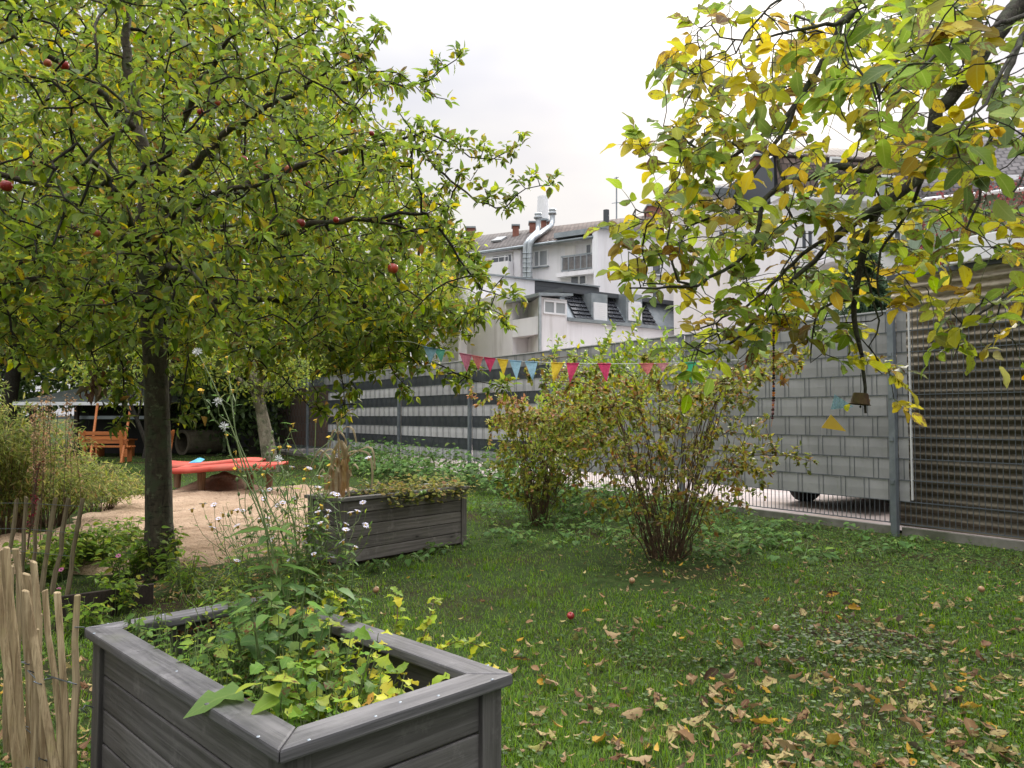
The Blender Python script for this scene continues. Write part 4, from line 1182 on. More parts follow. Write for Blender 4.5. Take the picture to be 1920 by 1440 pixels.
# next house: tiled mansard storey with white windows
Sf = Facade(1560, 31, 9000)
bS = wempty('mansard_house', Sf.pt(0, 0), 'white house with brown tiled mansard storey and pale blue windows behind the walnut', 'house')
zs1 = Sf.hit(1580, 380)[1]; zs2 = Sf.hit(1580, 290)[1]; s0, s1 = Sf.hit(1462, 450)[0], Sf.hit(1745, 450)[0]
m = MB(); Sf.box(m, s0, s1, 0, zs1, -8, 0); m.build('wall', M['render'], bS)
m = MB(); Sf.box(m, s0 - .1, s1 + .1, zs1 + .003, zs1 + .22, -.5, .35); m.build('cornice', M['frame'], bS)
roof_slope(bS, [Sf.pt(s0, zs1 + .23, .1), Sf.pt(s1, zs1 + .23, .1), Sf.pt(s1 - .2, zs2, -.5), Sf.pt(s0 + .2, zs2, -.5)], M['tile_brown'], 'mansard_roof')
m = MB(); Sf.box(m, s0 + .15, s1 - .15, zs1 + .24, zs2, -7, -.65); m.build('roof_core', M['darkclad'], bS)
roof_slope(bS, [Sf.pt(s0, zs2 + .01, -.4), Sf.pt(s1, zs2 + .01, -.4), Sf.pt(s1, zs2 + 2.2, -5), Sf.pt(s0, zs2 + 2.2, -5)], M['tile_brown'])
S2 = Facade(1560, 30.85, 9000)
for q in ((1535, 1566, 339, 378), (1643, 1678, 329, 376), (1480, 1500, 345, 378), (1556, 1580, 295, 312)):
    w = S2.window(bS, *q, 1, 'glass_pale', sill=False)
for q in ((1500, 1525, 430, 470), (1590, 1620, 425, 470), (1560, 1590, 505, 560), (1660, 1690, 430, 470)): Sf.window(bS, *q, 2)
s0, s1, z0, z1 = Sf.rect(1536, 1578, 467, 492); m = MB()
Sf.box(m, s0, s1, z0 - .15, z0, .0, .9); sl_ = m.build('balcony', M['render'], bS); m = MB()
for i in range(16):
    t = i / 15; m.beam(Sf.pt(s0 + (s1 - s0) * t, z0, .87), Sf.pt(s0 + (s1 - s0) * t, z1, .87), .025, .025)
m.beam(Sf.pt(s0, z1, .87), Sf.pt(s1, z1, .87), .05, .05); m.build('railing', M['zinc'], sl_)
# big grey tiled roof over a green wall, right
Gf = Facade(1800, 25, -2600)
bG = wempty('green_house', Gf.pt(0, 0), 'green painted house under a broad dark tiled roof above the shed coping', 'house')
s0, s1 = Gf.hit(1722, 430)[0], Gf.hit(2250, 430)[0]; zg = Gf.hit(1800, 364)[1]
m = MB(); Gf.box(m, min(s0, s1), max(s0, s1), 0, zg, -6, 0); m.build('wall', M['green_wall'], bG)
a = lambda u, v, o: Gf.pt(*Gf.hit(u, v, o), o)
roof_slope(bG, [a(1715, 374, .3), a(2260, 318, .3), a(2300, 190, -4.5), a(1770, 262, -4.5)], M['tile_slate'])
m = MB(); m.tube([a(1715, 376, .36), a(2260, 320, .36)], .07, 8); m.build('gutter', M['frame'], bG)
m = MB(); p0 = a(1878, 347, -.2); p1 = a(1896, 337, -.9); m.beam((p0 + p1) / 2 - [.25, 0, 0], (p0 + p1) / 2 + [.25, 0, 0], .5, .35); m.build('roof_hatch', M['frame'], bG)
# beige house glimpsed above the far end of the fence
Hf = Facade(600, 34, 3000)
bH = wempty('beige_house', Hf.pt(0, 0), 'beige house wall with a mullioned window glimpsed above the brown fence end', 'house')
m = MB(); s0, s1 = Hf.hit(560, 640)[0], Hf.hit(760, 640)[0]; Hf.box(m, s0, s1, 0, 5.2, -5, 0); m.build('wall', noisy('beige_render', (.36, .31, .26), (.44, .39, .33), 1, .9, .1), bH)
m = MB(); m.hexa([Hf.pt(s0 - .3, 5.2, .4), Hf.pt(s1 + .3, 5.2, .4), Hf.pt(s1 + .3, 5.2, -5.4), Hf.pt(s0 - .3, 5.2, -5.4), Hf.pt(s0 - .3, 7.0, -2.4), Hf.pt(s1 + .3, 7.0, -2.4), Hf.pt(s1 + .3, 7.0, -2.6), Hf.pt(s0 - .3, 7.0, -2.6)]); m.build('roof', M['brick'], bH)
Hf.window(bH, 588, 622, 655, 705, 2)
Hf.window(bH, 652, 680, 655, 700, 2)
# ================================================================== VEGETATION TOOLS
def nrm(a): return a / (np.linalg.norm(a, axis=-1, keepdims=True) + 1e-9)

def leaf_tmpl(rows, fold=.25, bend=.25, wav=0.0):
    """rows: (t, half width); three columns; unit length along y"""
    V = []; L = []
    for i, (t, w_) in enumerate(rows):
        z = -bend * t * t
        for x in (-1, 0, 1):
            V.append((x * w_, t, z + abs(x) * w_ * fold + wav * math.sin(t * 9 + x * 2) * abs(x) * w_)); L.append((x, t, 0))
    F = []
    for i in range(len(rows) - 1):
        for k in range(2):
            a = i * 3 + k; F.append((a, a + 1, a + 4, a + 3))
    return np.array(V), np.array(F), np.array(L)

T_OVATE = leaf_tmpl([(0, .012), (.15, .19), (.42, .29), (.75, .19), (1, .008)], .3, .22)
T_OVATE_C = leaf_tmpl([(0, .012), (.15, .17), (.42, .25), (.75, .15), (1, .008)], .7, .5)
T_WALNUT = leaf_tmpl([(0, .012), (.08, .13), (.25, .235), (.5, .27), (.75, .21), (.92, .10), (1, .006)], .28, .30, .25)
T_HEART = leaf_tmpl([(0, .10), (.04, .30), (.3, .44), (.65, .28), (1, .01)], .18, .25)
T_LANCE = leaf_tmpl([(0, .01), (.3, .11), (.65, .09), (1, .004)], .3, .35)
T_SMALL = leaf_tmpl([(0, .02), (.45, .26), (1, .02)], .3, .2)
T_ROUND = leaf_tmpl([(0, .08), (.2, .40), (.55, .50), (.9, .28), (1, .05)], .12, .1)
T_LOBED = leaf_tmpl([(0, .03), (.12, .30), (.25, .22), (.42, .46), (.55, .30), (.72, .30), (.85, .16), (1, .01)], .2, .25, .3)

class Leaves:
    def __init__(self, tmpl): self.t = tmpl; self.P = []; self.D = []; self.N = []; self.S = []; self.C = []; self.W = []
    def add(self, P, Dv, N, S, C, W=1.0):
        P = np.atleast_2d(P); n = len(P)
        bc = lambda x, k: np.broadcast_to(np.asarray(x, float), (n, k) if k > 1 else (n,)).copy()
        self.P.append(bc(P, 3)); self.D.append(bc(Dv, 3)); self.N.append(bc(N, 3)); self.S.append(bc(S, 1)); self.C.append(bc(C, 3)); self.W.append(bc(W, 1))
    def build(self, name, mat, parent=None, smooth=True):
        P, D_, N, S, C, W = [np.concatenate(x) for x in (self.P, self.D, self.N, self.S, self.C, self.W)]
        D_ = nrm(D_); X = nrm(np.cross(D_, N)); N = np.cross(X, D_)
        tv, tf, tl = self.t; k = len(tv); n = len(P)
        V = P[:, None, :] + S[:, None, None] * (tv[None, :, 0, None] * W[:, None, None] * X[:, None, :] + tv[None, :, 1, None] * D_[:, None, :] + tv[None, :, 2, None] * N[:, None, :])
        F = tf[None] + (np.arange(n) * k)[:, None, None]
        lv = np.repeat(tl[None], n, 0); lv[:, :, 2] = rng.random(n)[:, None]
        col = np.repeat(C[:, None, :], k, 1)
        return np_mesh(name, V.reshape(-1, 3), F.reshape(-1, 4), mat, parent, smooth, col.reshape(-1, 3), lv.reshape(-1, 3))

def pick(pal, n, jitter=.15, w=None):
    """n colours from palette [(rgb, weight)]"""
    c = np.array([p[0] for p in pal], float); ww = np.array([p[1] for p in pal], float) if w is None else w
    i = rng.choice(len(pal), n, p=ww / ww.sum())
    j = rng.choice(len(pal), n, p=ww / ww.sum()); t = rng.random((n, 1)) * .35
    return np.clip((c[i] * (1 - t) + c[j] * t) * (1 + jitter * rng.standard_normal((n, 1))), .004, .9)

def resample(pts, step):
    pts = np.array(pts, float)
    # smooth with a Catmull-Rom pass
    out = []
    n = len(pts)
    for i in range(n - 1):
        p0, p1, p2, p3 = pts[max(i - 1, 0)], pts[i], pts[i + 1], pts[min(i + 2, n - 1)]
        m = max(1, int(np.linalg.norm(p2 - p1) / step))
        for k in range(m):
            t = k / m
            out.append(.5 * ((2 * p1) + (-p0 + p2) * t + (2 * p0 - 5 * p1 + 4 * p2 - p3) * t * t + (-p0 + 3 * p1 - 3 * p2 + p3) * t ** 3))
    out.append(pts[-1]); return np.array(out)

class Skeleton:
    def __init__(self, cap=60000):
        self.pos = np.zeros((cap, 3)); self.par = np.full(cap, -1); self.minr = np.zeros(cap); self.pen = np.zeros(cap); self.n = 0; self.main = np.zeros(cap, bool)
    def push(self, p, par, r=0.0, pen=0.0, main=False):
        i = self.n; self.pos[i] = p; self.par[i] = par; self.minr[i] = r; self.pen[i] = pen; self.main[i] = main; self.n += 1; return i
    def limb(self, pts, r0, r1, step=.1, attach=True, wig=0.0, pen=0.0):
        q = resample(pts, step)
        if wig: q[1:-1] += rng.normal(0, wig, (len(q) - 2, 3))
        par = -1
        if attach and self.n:
            par = int(np.argmin(np.linalg.norm(self.pos[:self.n] - q[0], axis=1)))
        for k, p in enumerate(q):
            t = k / max(1, len(q) - 1)
            if k == 0 and par >= 0 and np.linalg.norm(self.pos[par] - p) < .02: continue
            par = self.push(p, par, r0 + (r1 - r0) * t, pen, True)
        return par
    def fill(self, A, step=.1, bend=.12, lift=0.0, maxlen=None):
        """connect every attractor with the nearest point of the growing skeleton; returns lists of node paths"""
        n0 = self.n
        d0 = np.full(len(A), 1e9)
        for i in range(len(A)): d0[i] = np.min(np.linalg.norm(self.pos[:n0] - A[i], axis=1))
        paths = []
        for i in np.argsort(d0):
            a = A[i]; d = np.linalg.norm(self.pos[:self.n] - a, axis=1) + self.pen[:self.n]
            j = int(np.argmin(d)); L = a - self.pos[j]; ln = np.linalg.norm(L)
            if maxlen and ln > maxlen: continue
            m = max(1, int(round(ln / step)))
            perp = np.cross(L, rng.standard_normal(3)); perp = perp / (np.linalg.norm(perp) + 1e-9)
            off = perp * ln * bend * rng.normal() + np.array([0, 0, lift * ln])
            par = j; ids = [j]
            for k in range(1, m + 1):
                t = k / m
                par = self.push(self.pos[j] + L * t + off * math.sin(PI * t) + (rng.normal(0, step * .08, 3) if k < m else 0), par); ids.append(par)
            paths.append(ids)
        return paths
    def radii(self, rt, ex=.45):
        n = self.n; tips = np.zeros(n); ch = np.zeros(n, int)
        for i in range(n):
            if self.par[i] >= 0: ch[self.par[i]] += 1
        tips[ch == 0] = 1
        for i in range(n - 1, -1, -1):
            if self.par[i] >= 0: tips[self.par[i]] += tips[i]
        self.tips = tips
        self.r = np.maximum(rt * np.power(np.maximum(tips, 1), ex), self.minr[:n])
        cap = np.where(self.main[:n], np.maximum(self.minr[:n], .004), 1e9)
        self.r = np.minimum(self.r, cap)
        for i in range(n):                                            # never thicker than the parent
            if self.par[i] >= 0 and self.r[i] > self.r[self.par[i]]: self.r[i] = self.r[self.par[i]]
        return self.r
    def tubes(self, split=.0):
        """two MBs: wood thicker / thinner than split"""
        n = self.n; kids = [[] for _ in range(n)]
        for i in range(n):
            if self.par[i] >= 0: kids[self.par[i]].append(i)
        thick, thin = MB(), MB()
        start = [(i, None) for i in range(n) if self.par[i] < 0]
        while start:
            i, pj = start.pop()
            ch = [i]; 
            while kids[ch[-1]]:
                ks = sorted(kids[ch[-1]], key=lambda q: -(self.tips[q] + (1e6 if self.main[q] else 0)))
                for o in ks[1:]: start.append((o, ch[-1]))
                ch.append(ks[0])
            pts = [self.pos[q] for q in ch]; rr = [self.r[q] for q in ch]
            if pj is not None:
                pts = [self.pos[pj]] + pts; rr = [min(self.r[pj], rr[0] * 1.15)] + rr
            if len(pts) < 2: continue
            mx = rr[0]; ns = 12 if mx > .06 else 8 if mx > .03 else 6 if mx > .012 else 5 if mx > .006 else 4
            (thick if mx >= split else thin).tube(pts, rr, ns, cap=False)
        return thick, thin

def ell_points(n, c, r, shell=.0, zmin=None, mind=.0):
    out = []; c = np.array(c); r = np.array(r)
    while len(out) < n:
        p = rng.uniform(-1, 1, 3); d = np.linalg.norm(p)
        if d > 1 or d < shell * rng.random() ** .5: continue
        q = c + p * r
        if zmin is not None and q[2] < zmin: continue
        if mind and out and np.min(np.linalg.norm(np.array(out[-400:]) - q, axis=1)) < mind: continue
        out.append(q)
    return np.array(out)

UP = np.array([0, 0, 1.0])
def leaf_dirs(base, n, spread, droop):
    d = base + spread * rng.standard_normal((n, 3)); d[:, 2] -= droop
    return nrm(d)
def leaf_norms(n, tilt): 
    q = UP + tilt * rng.standard_normal((n, 3)); return nrm(q)

# ================================================================== MATERIALS
LM_APPLE = leaf_mat('apple_leaf', .45, .45, .22, .2, (.16, .07, .02), spec=.25)
LM_WALNUT = leaf_mat('walnut_leaf', .5, .55, .55, .55, (.085, .035, .012), spec=.22)
LM_SHRUB = leaf_mat('shrub_leaf', .5, .42, .15, .3)
LM_WEED = leaf_mat('weed_leaf', .55, .38, .25, .12, spec=.2)
LM_FAR = leaf_mat('tree_leaf', .55, .45, 0, 0)
LM_FALLEN = leaf_mat('fallen_leaf_skin', .75, .15, .35, .7, (.045, .02, .01), spec=.2)
BARK_APPLE = bark_mat('apple_bark', (.040, .032, .022), (.085, .070, .048), (.066, .074, .042))
BARK_TWIG = bark_mat('twig_bark', (.020, .016, .012), (.042, .033, .025), (.036, .036, .028), 2)
BARK_WALNUT = bark_mat('walnut_bark', (.030, .026, .021), (.075, .066, .054), (.075, .080, .055), 1.6)
BARK_SHRUB = bark_mat('shrub_bark', (.085, .052, .030), (.16, .10, .058), (.06, .04, .025), 2)
BARK_PALE = bark_mat('pale_bark', (.17, .14, .10), (.30, .26, .19), (.10, .10, .06), .6)
STEM = noisy('green_stem', (.075, .115, .032), (.12, .155, .05), 8, .6, .1)
STEM_BROWN = noisy('brown_stem', (.075, .045, .025), (.13, .085, .05), 8, .8, .2)

PAL_APPLE = [((.100, .165, .013), 34), ((.050, .090, .010), 19), ((.18, .245, .017), 26), ((.28, .31, .022), 12), ((.48, .37, .022), 4.5), ((.14, .18, .075), 4), ((.24, .10, .02), 1.5)]
PAL_WALNUT = [((.14, .215, .014), 28), ((.075, .13, .014), 12), ((.28, .32, .014), 22), ((.42, .33, .018), 14), ((.36, .21, .02), 7), ((.13, .18, .095), 9), ((.13, .05, .02), 3)]

# ================================================================== APPLE TREE
tb = P(300, 1076)
apple = wempty('apple_tree', tb, 'spreading apple tree with straight mossy trunk, dense green crown and red apples', 'tree')
sk = Skeleton()
trunk_px = [(300, 1100, 6.07), (300, 1040, 6.07), (298, 960, 6.08), (297, 860, 6.08), (294, 760, 6.1), (290, 660, 6.1), (284, 590, 6.1), (276, 510, 6.12)]
tp_ = [D(*q) for q in trunk_px]; tp_[0][2] = -.12
sk.limb(tp_, .108, .082, .08, pen=9.0)
sk.minr[:6] = [.19, .165, .140, .124, .114, .110]
fork = tp_[-1]; low = tp_[5]
limbs = [  # (pixel polyline with depth), r0, r1
    ([(276, 510, 6.12), (268, 420, 6.15), (282, 340, 6.2), (262, 240, 6.25), (240, 120, 6.3), (235, 10, 6.4), (225, -90, 6.5)], .070, .02),
    ([(282, 350, 6.2), (330, 250, 6.0), (380, 150, 5.8), (440, 60, 5.6)], .045, .012),
    ([(284, 580, 6.1), (340, 520, 5.9), (440, 470, 5.6), (560, 430, 5.4), (690, 410, 5.3), (800, 400, 5.2)], .045, .010),
    ([(276, 500, 6.12), (360, 410, 6.3), (470, 340, 6.5), (600, 300, 6.6), (720, 270, 6.6), (830, 290, 6.5)], .045, .010),
    ([(272, 450, 6.1), (350, 330, 6.0), (450, 230, 5.9), (570, 170, 5.8), (700, 150, 5.7)], .042, .010),
    ([(276, 500, 6.12), (200, 420, 5.8), (110, 360, 5.5), (0, 330, 5.3), (-120, 320, 5.2)], .045, .012),
    ([(284, 580, 6.1), (210, 540, 5.6), (120, 520, 5.1), (10, 530, 4.8), (-90, 540, 4.6)], .040, .010),
    ([(284, 570, 6.1), (300, 520, 5.4), (320, 500, 4.8), (360, 510, 4.3)], .040, .010),
    ([(276, 500, 6.12), (240, 400, 5.4), (200, 330, 4.8), (170, 300, 4.3)], .040, .010),
    ([(276, 470, 6.12), (330, 400, 5.4), (420, 360, 4.9), (520, 340, 4.5)], .040, .010),
    ([(272, 430, 6.12), (300, 440, 6.9), (380, 430, 7.6), (480, 420, 8.2)], .040, .010),
    ([(272, 430, 6.12), (200, 430, 6.9), (120, 420, 7.6), (20, 400, 8.1)], .040, .010),
    ([(262, 250, 6.25), (170, 160, 6.0), (70, 90, 5.7), (-40, 40, 5.5)], .035, .010),
    ([(284, 590, 6.1), (400, 570, 6.2), (530, 560, 6.4), (680, 570, 6.5), (800, 600, 6.5)], .036, .008),
]
for px, r0, r1 in limbs: sk.limb([D(*q) for q in px], r0, r1, .10, wig=.012)
spurs = [  # outer shoots that stand against the sky
    [(560, 170, 5.8), (640, 120, 5.8), (690, 90, 5.8), (716, 50, 5.8)],
    [(690, 152, 5.7), (760, 158, 5.7), (810, 145, 5.7), (855, 112, 5.7)],
    [(720, 270, 6.6), (800, 250, 6.4), (850, 275, 6.3), (900, 300, 6.2), (968, 276, 6.2)],
    [(800, 300, 6.5), (860, 350, 6.3), (930, 390, 6.2), (985, 355, 6.2), (1030, 348, 6.2)],
    [(800, 400, 5.2), (860, 480, 5.2), (900, 540, 5.2), (955, 560, 5.2)],
    [(800, 600, 6.5), (840, 600, 6.3), (890, 580, 6.2), (950, 596, 6.2)],
    [(680, 570, 6.5), (760, 640, 6.2), (830, 690, 6.1), (890, 712, 6.0), (945, 728, 6.0)],
    [(700, 150, 5.7), (650, 60, 5.8), (600, 10, 5.9)],
    [(690, 410, 5.3), (800, 440, 5.4), (880, 470, 5.5), (905, 520, 5.5)],
    [(430, 570, 6.2), (480, 660, 6.0), (540, 720, 5.9), (600, 770, 5.9)],
    [(530, 560, 6.4), (600, 640, 6.1), (640, 700, 6.0), (648, 780, 6.0)],
    [(120, 520, 5.1), (160, 620, 4.9), (182, 690, 4.9), (178, 725, 4.9)],
    [(10, 530, 4.8), (20, 620, 4.7), (60, 690, 4.7)],
    [(360, 510, 4.3), (420, 600, 4.4), (470, 650, 4.4)],
    [(340, 520, 5.9), (352, 640, 5.7), (346, 720, 5.6), (338, 795, 5.6)],
    [(210, 540, 5.6), (226, 660, 5.5), (232, 740, 5.5), (214, 800, 5.5)],
    [(680, 570, 6.5), (720, 640, 6.2), (740, 700, 6.1), (770, 730, 6.1)],
]
for px in spurs: sk.limb([D(*q) for q in px], .012, .003, .09, wig=.010)
nspur0 = sk.n
A = []
cen = np.array([-2.75, 6.05, 2.72])
A.append(ell_points(3000, cen, (2.60, 2.15, 2.1), .75, 1.75))
A.append(ell_points(900, cen + [0, -.2, -.5], (2.45, 2.1, .75), .2, 1.62))
A = np.concatenate(A)
# thin the dome towards the upper right, as the crown slopes there
keep = []
for a in A:
    u = 960 + FPX * a[0] / a[1]; z = a[2]
    lim = np.interp(z, [1.5, 2.2, 3.0, 3.6, 4.2, 4.9], [700, 850, 840, 740, 620, 520])
    vv = 780 - (z - H) / a[1] * FPX
    keep.append(u < lim + rng.normal(0, 18) and vv < 690 + 25 * math.sin(u * .02) + rng.normal(0, 10))
A = A[np.array(keep)]
ex = []
for px in spurs:
    q = resample([D(*s_) for s_ in px], .07)
    for p in q[1:]:
        for _ in range(2): ex.append(p + rng.normal(0, .055, 3) + [0, 0, .02])
    ex.append(q[-1])
for _ in range(120):
    u = rng.uniform(600, 900); ex.append(D(u, rng.uniform(570, 705 if u < 790 else 630), rng.uniform(5.6, 6.5)))
A = np.concatenate([A, np.array(ex)])
paths = sk.fill(A, .10, .14, .04)
sk.radii(.0036, .40)
thick, thin = sk.tubes(.02)
thick.build('trunk', BARK_APPLE, apple, recalc=False); thin.build('twigs', BARK_TWIG, apple, recalc=False)
lf = Leaves(T_OVATE); lf2 = Leaves(T_OVATE_C)
for ids in paths:
    tip = sk.pos[ids[-1]]; pr_ = sk.pos[ids[-2]] if len(ids) > 1 else tip - UP * .1
    d = nrm(tip - pr_)
    k = int(rng.integers(5, 9)); n = k + int(rng.integers(1, 4))
    t = rng.random(n) * min(len(ids) - 1, 3); 
    base = []
    for x in t:
        i0 = len(ids) - 1 - int(x); i1 = max(i0 - 1, 0); f = x - int(x)
        base.append(sk.pos[ids[i0]] * (1 - f) + sk.pos[ids[i1]] * f)
    base = np.array(base); base[:k] = tip + rng.normal(0, .012, (k, 3))
    dirs = leaf_dirs(d * .6, n, .75, -.08)
    nor = leaf_norms(n, .38)
    br = rng.normal(1, .12)
    col = pick(PAL_APPLE, n) * br
    L_ = lf if rng.random() < .5 else lf2
    L_.add(base + dirs * .018, dirs, nor, rng.uniform(.040, .092, n) * rng.uniform(.85, 1.1), col)
dl = Leaves(T_OVATE_C); n = 26; dl.add(D(178, 722, 4.9) + rng.normal(0, .045, (n, 3)), leaf_dirs(-UP * .7, n, .7, .2), leaf_norms(n, .8), rng.uniform(.05, .085, n), pick([((.075, .032, .014), 10), ((.13, .06, .025), 6)], n))
dl.build('withered_leaves', LM_FALLEN, apple)
lf.build('crown', LM_APPLE, apple); lf2.build('curled_leaves', LM_APPLE, apple)
# apples: where the photograph shows them
def apple_fruit(c, r, parent=None, name='apple', tilt=0.0, m=None):
    b = MB(); pr = [(.0008, .62), (.18, .70), (.42, .82), (.72, .72), (.95, .30), (1.0, -.05), (.92, -.42), (.68, -.78), (.36, -.93), (.14, -.86), (.0008, -.80)]
    R_ = Matrix.Rotation(tilt, 3, 'X') @ Matrix.Rotation(rng.uniform(-.4, .4), 3, 'Y')
    b.lathe(c, [(x * r, z * r) for x, z in pr], 16, R_)
    return b.build(name, m or APPLE_M[int(rng.integers(0, len(APPLE_M)))], parent)
def apple_mat(nm, c1, c2):
    t = NT(nm); co_ = t.coord('Object'); f = t.noise(t.coord('Object', (9, 9, 3)), 3, 4); g_ = t.noise(co_, 120, 2)
    c = t.mix(t.rng(f, .4, .68), c1, c2); c = t.mix(t.math('MULTIPLY', t.rng(g_, .62, .7), .4), c, (.5, .3, .15))
    return t.done(t.bsdf(Base_Color=c, Roughness=.28, Specular_IOR_Level=.5))
APPLE_M = [apple_mat('red_apple_skin', (.36, .022, .022), (.22, .012, .018)), apple_mat('streaked_apple_skin', (.42, .035, .025), (.40, .14, .04)), apple_mat('dark_apple_skin', (.24, .015, .02), (.30, .05, .03))]
for u, v, Y, r in ((89, 118, 5.0, 9), (120, 122, 5.0, 11), (12, 348, 4.4, 13), (282, 343, 4.9, 8), (457, 299, 5.0, 9), (485, 315, 5.0, 8), (541, 317, 5.1, 9), (564, 418, 4.9, 10), (584, 256, 5.2, 7), (661, 226, 5.2, 6), (697, 250, 5.3, 6),
                  (376, 210, 5.0, 8), (408, 193, 5.1, 7), (181, 437, 4.4, 9), (737, 503, 5.0, 12), (630, 412, 5.1, 7), (190, 566, 4.5, 7), (62, 306, 4.6, 6), (578, 344, 5.2, 6)):
    apple_fruit(D(u, v, Y), r * .85 / FPX * Y, apple, tilt=rng.uniform(-.3, .3))

# ================================================================== WALNUT reaching in from the right
wroot = D(2330, 1000, 4.6); wroot[2] = 0
walnut = wempty('walnut_tree', wroot, 'overhanging walnut with dark crooked limbs and yellowing leaflets', 'tree')
sk = Skeleton()
sk.limb([wroot + [0, 0, -.1], wroot + [.02, 0, .8], wroot + [-.02, -.05, 1.7], wroot + [-.05, -.1, 2.6], D(2230, -150, 4.4), D(2150, -330, 4.3)], .17, .10, .12, pen=9)
W_LIMBS = [
    ([(2250, -60, 4.4), (2080, -120, 4.2), (1900, 20, 4.0), (1812, 150, 3.9), (1752, 222, 3.9), (1742, 312, 3.9), (1700, 352, 3.9), (1655, 385, 3.9), (1632, 430, 3.95), (1616, 490, 4.0), (1601, 575, 4.0), (1612, 665, 4.0), (1618, 722, 4.0), (1623, 775, 4.0)], .075, .006),
    ([(1748, 275, 3.9), (1710, 268, 3.8), (1670, 290, 3.7), (1627, 322, 3.7), (1560, 310, 3.7), (1552, 323, 3.7), (1458, 352, 3.6), (1427, 396, 3.6), (1416, 448, 3.6), (1379, 490, 3.6), (1306, 536, 3.6), (1270, 525, 3.6), (1260, 480, 3.6), (1255, 420, 3.6), (1237, 384, 3.6)], .024, .003),
    ([(1306, 536, 3.6), (1231, 538, 3.6), (1180, 540, 3.6)], .008, .003),
    ([(2150, -320, 4.3), (1900, -260, 4.1), (1700, -120, 4.0), (1606, 5, 3.9), (1550, 100, 3.9), (1493, 197, 3.9), (1453, 277, 3.9), (1390, 353, 3.9), (1340, 400, 3.9), (1290, 425, 3.9)], .045, .004),
    ([(1493, 197, 3.9), (1420, 262, 3.9), (1360, 300, 3.9), (1310, 285, 3.9), (1262, 240, 3.9), (1244, 236, 3.9)], .014, .003),
    ([(1666, 380, 3.9), (1600, 420, 3.9), (1527, 487, 4.0), (1447, 563, 4.0), (1393, 627, 4.0), (1330, 663, 4.0), (1283, 640, 4.0)], .018, .003),
    ([(1640, 400, 3.9), (1560, 440, 4.1), (1487, 493, 4.2), (1413, 567, 4.2), (1340, 605, 4.2), (1285, 622, 4.2)], .014, .003),
    ([(1960, -40, 4.0), (1920, 60, 3.6), (1880, 160, 3.4), (1853, 282, 3.4), (1845, 324, 3.4), (1830, 378, 3.4), (1812, 430, 3.4)], .022, .004),
    ([(2250, 40, 4.4), (2080, 260, 3.6), (1980, 440, 3.3), (1900, 545, 3.2), (1835, 590, 3.2), (1790, 620, 3.2)], .022, .004),
    ([(2230, -100, 4.4), (2080, -30, 3.6), (1960, 20, 3.0), (1840, 60, 2.8), (1740, 120, 2.7), (1650, 190, 2.7)], .026, .004),
    ([(1960, 20, 3.0), (1900, 100, 2.8), (1850, 190, 2.7), (1800, 240, 2.6)], .012, .003),
    ([(2080, -30, 3.6), (2000, 150, 3.0), (1930, 300, 2.8), (1900, 360, 2.8)], .014, .003),
    ([(1700, -120, 4.0), (1600, -60, 3.6), (1500, -20, 3.4), (1430, 20, 3.3), (1400, 60, 3.3), (1380, 100, 3.3)], .016, .003),
    ([(1590, 40, 3.9), (1530, 50, 3.8), (1460, 62, 3.8), (1410, 80, 3.8), (1350, 70, 3.8)], .012, .003),
    ([(1742, 300, 3.9), (1700, 400, 4.0), (1660, 450, 4.1), (1645, 520, 4.1), (1655, 590, 4.1)], .012, .003),
    ([(1616, 560, 4.0), (1585, 560, 4.0), (1540, 580, 4.0), (1525, 620, 4.0), (1520, 680, 4.0)], .008, .003),
    ([(1620, 500, 4.0), (1636, 560, 4.0), (1645, 600, 4.0), (1632, 650, 4.0), (1650, 680, 4.0)], .007, .002),
    ([(1453, 277, 3.9), (1480, 400, 3.8), (1500, 440, 3.8), (1470, 500, 3.8)], .008, .003),
    ([(1812, 150, 3.9), (1760, 110, 4.4), (1690, 120, 4.8), (1600, 160, 5.0), (1540, 220, 5.0)], .02, .004),
]
for px, r0, r1 in W_LIMBS: sk.limb([D(*q) for q in px], r0, r1, .06, wig=.006)
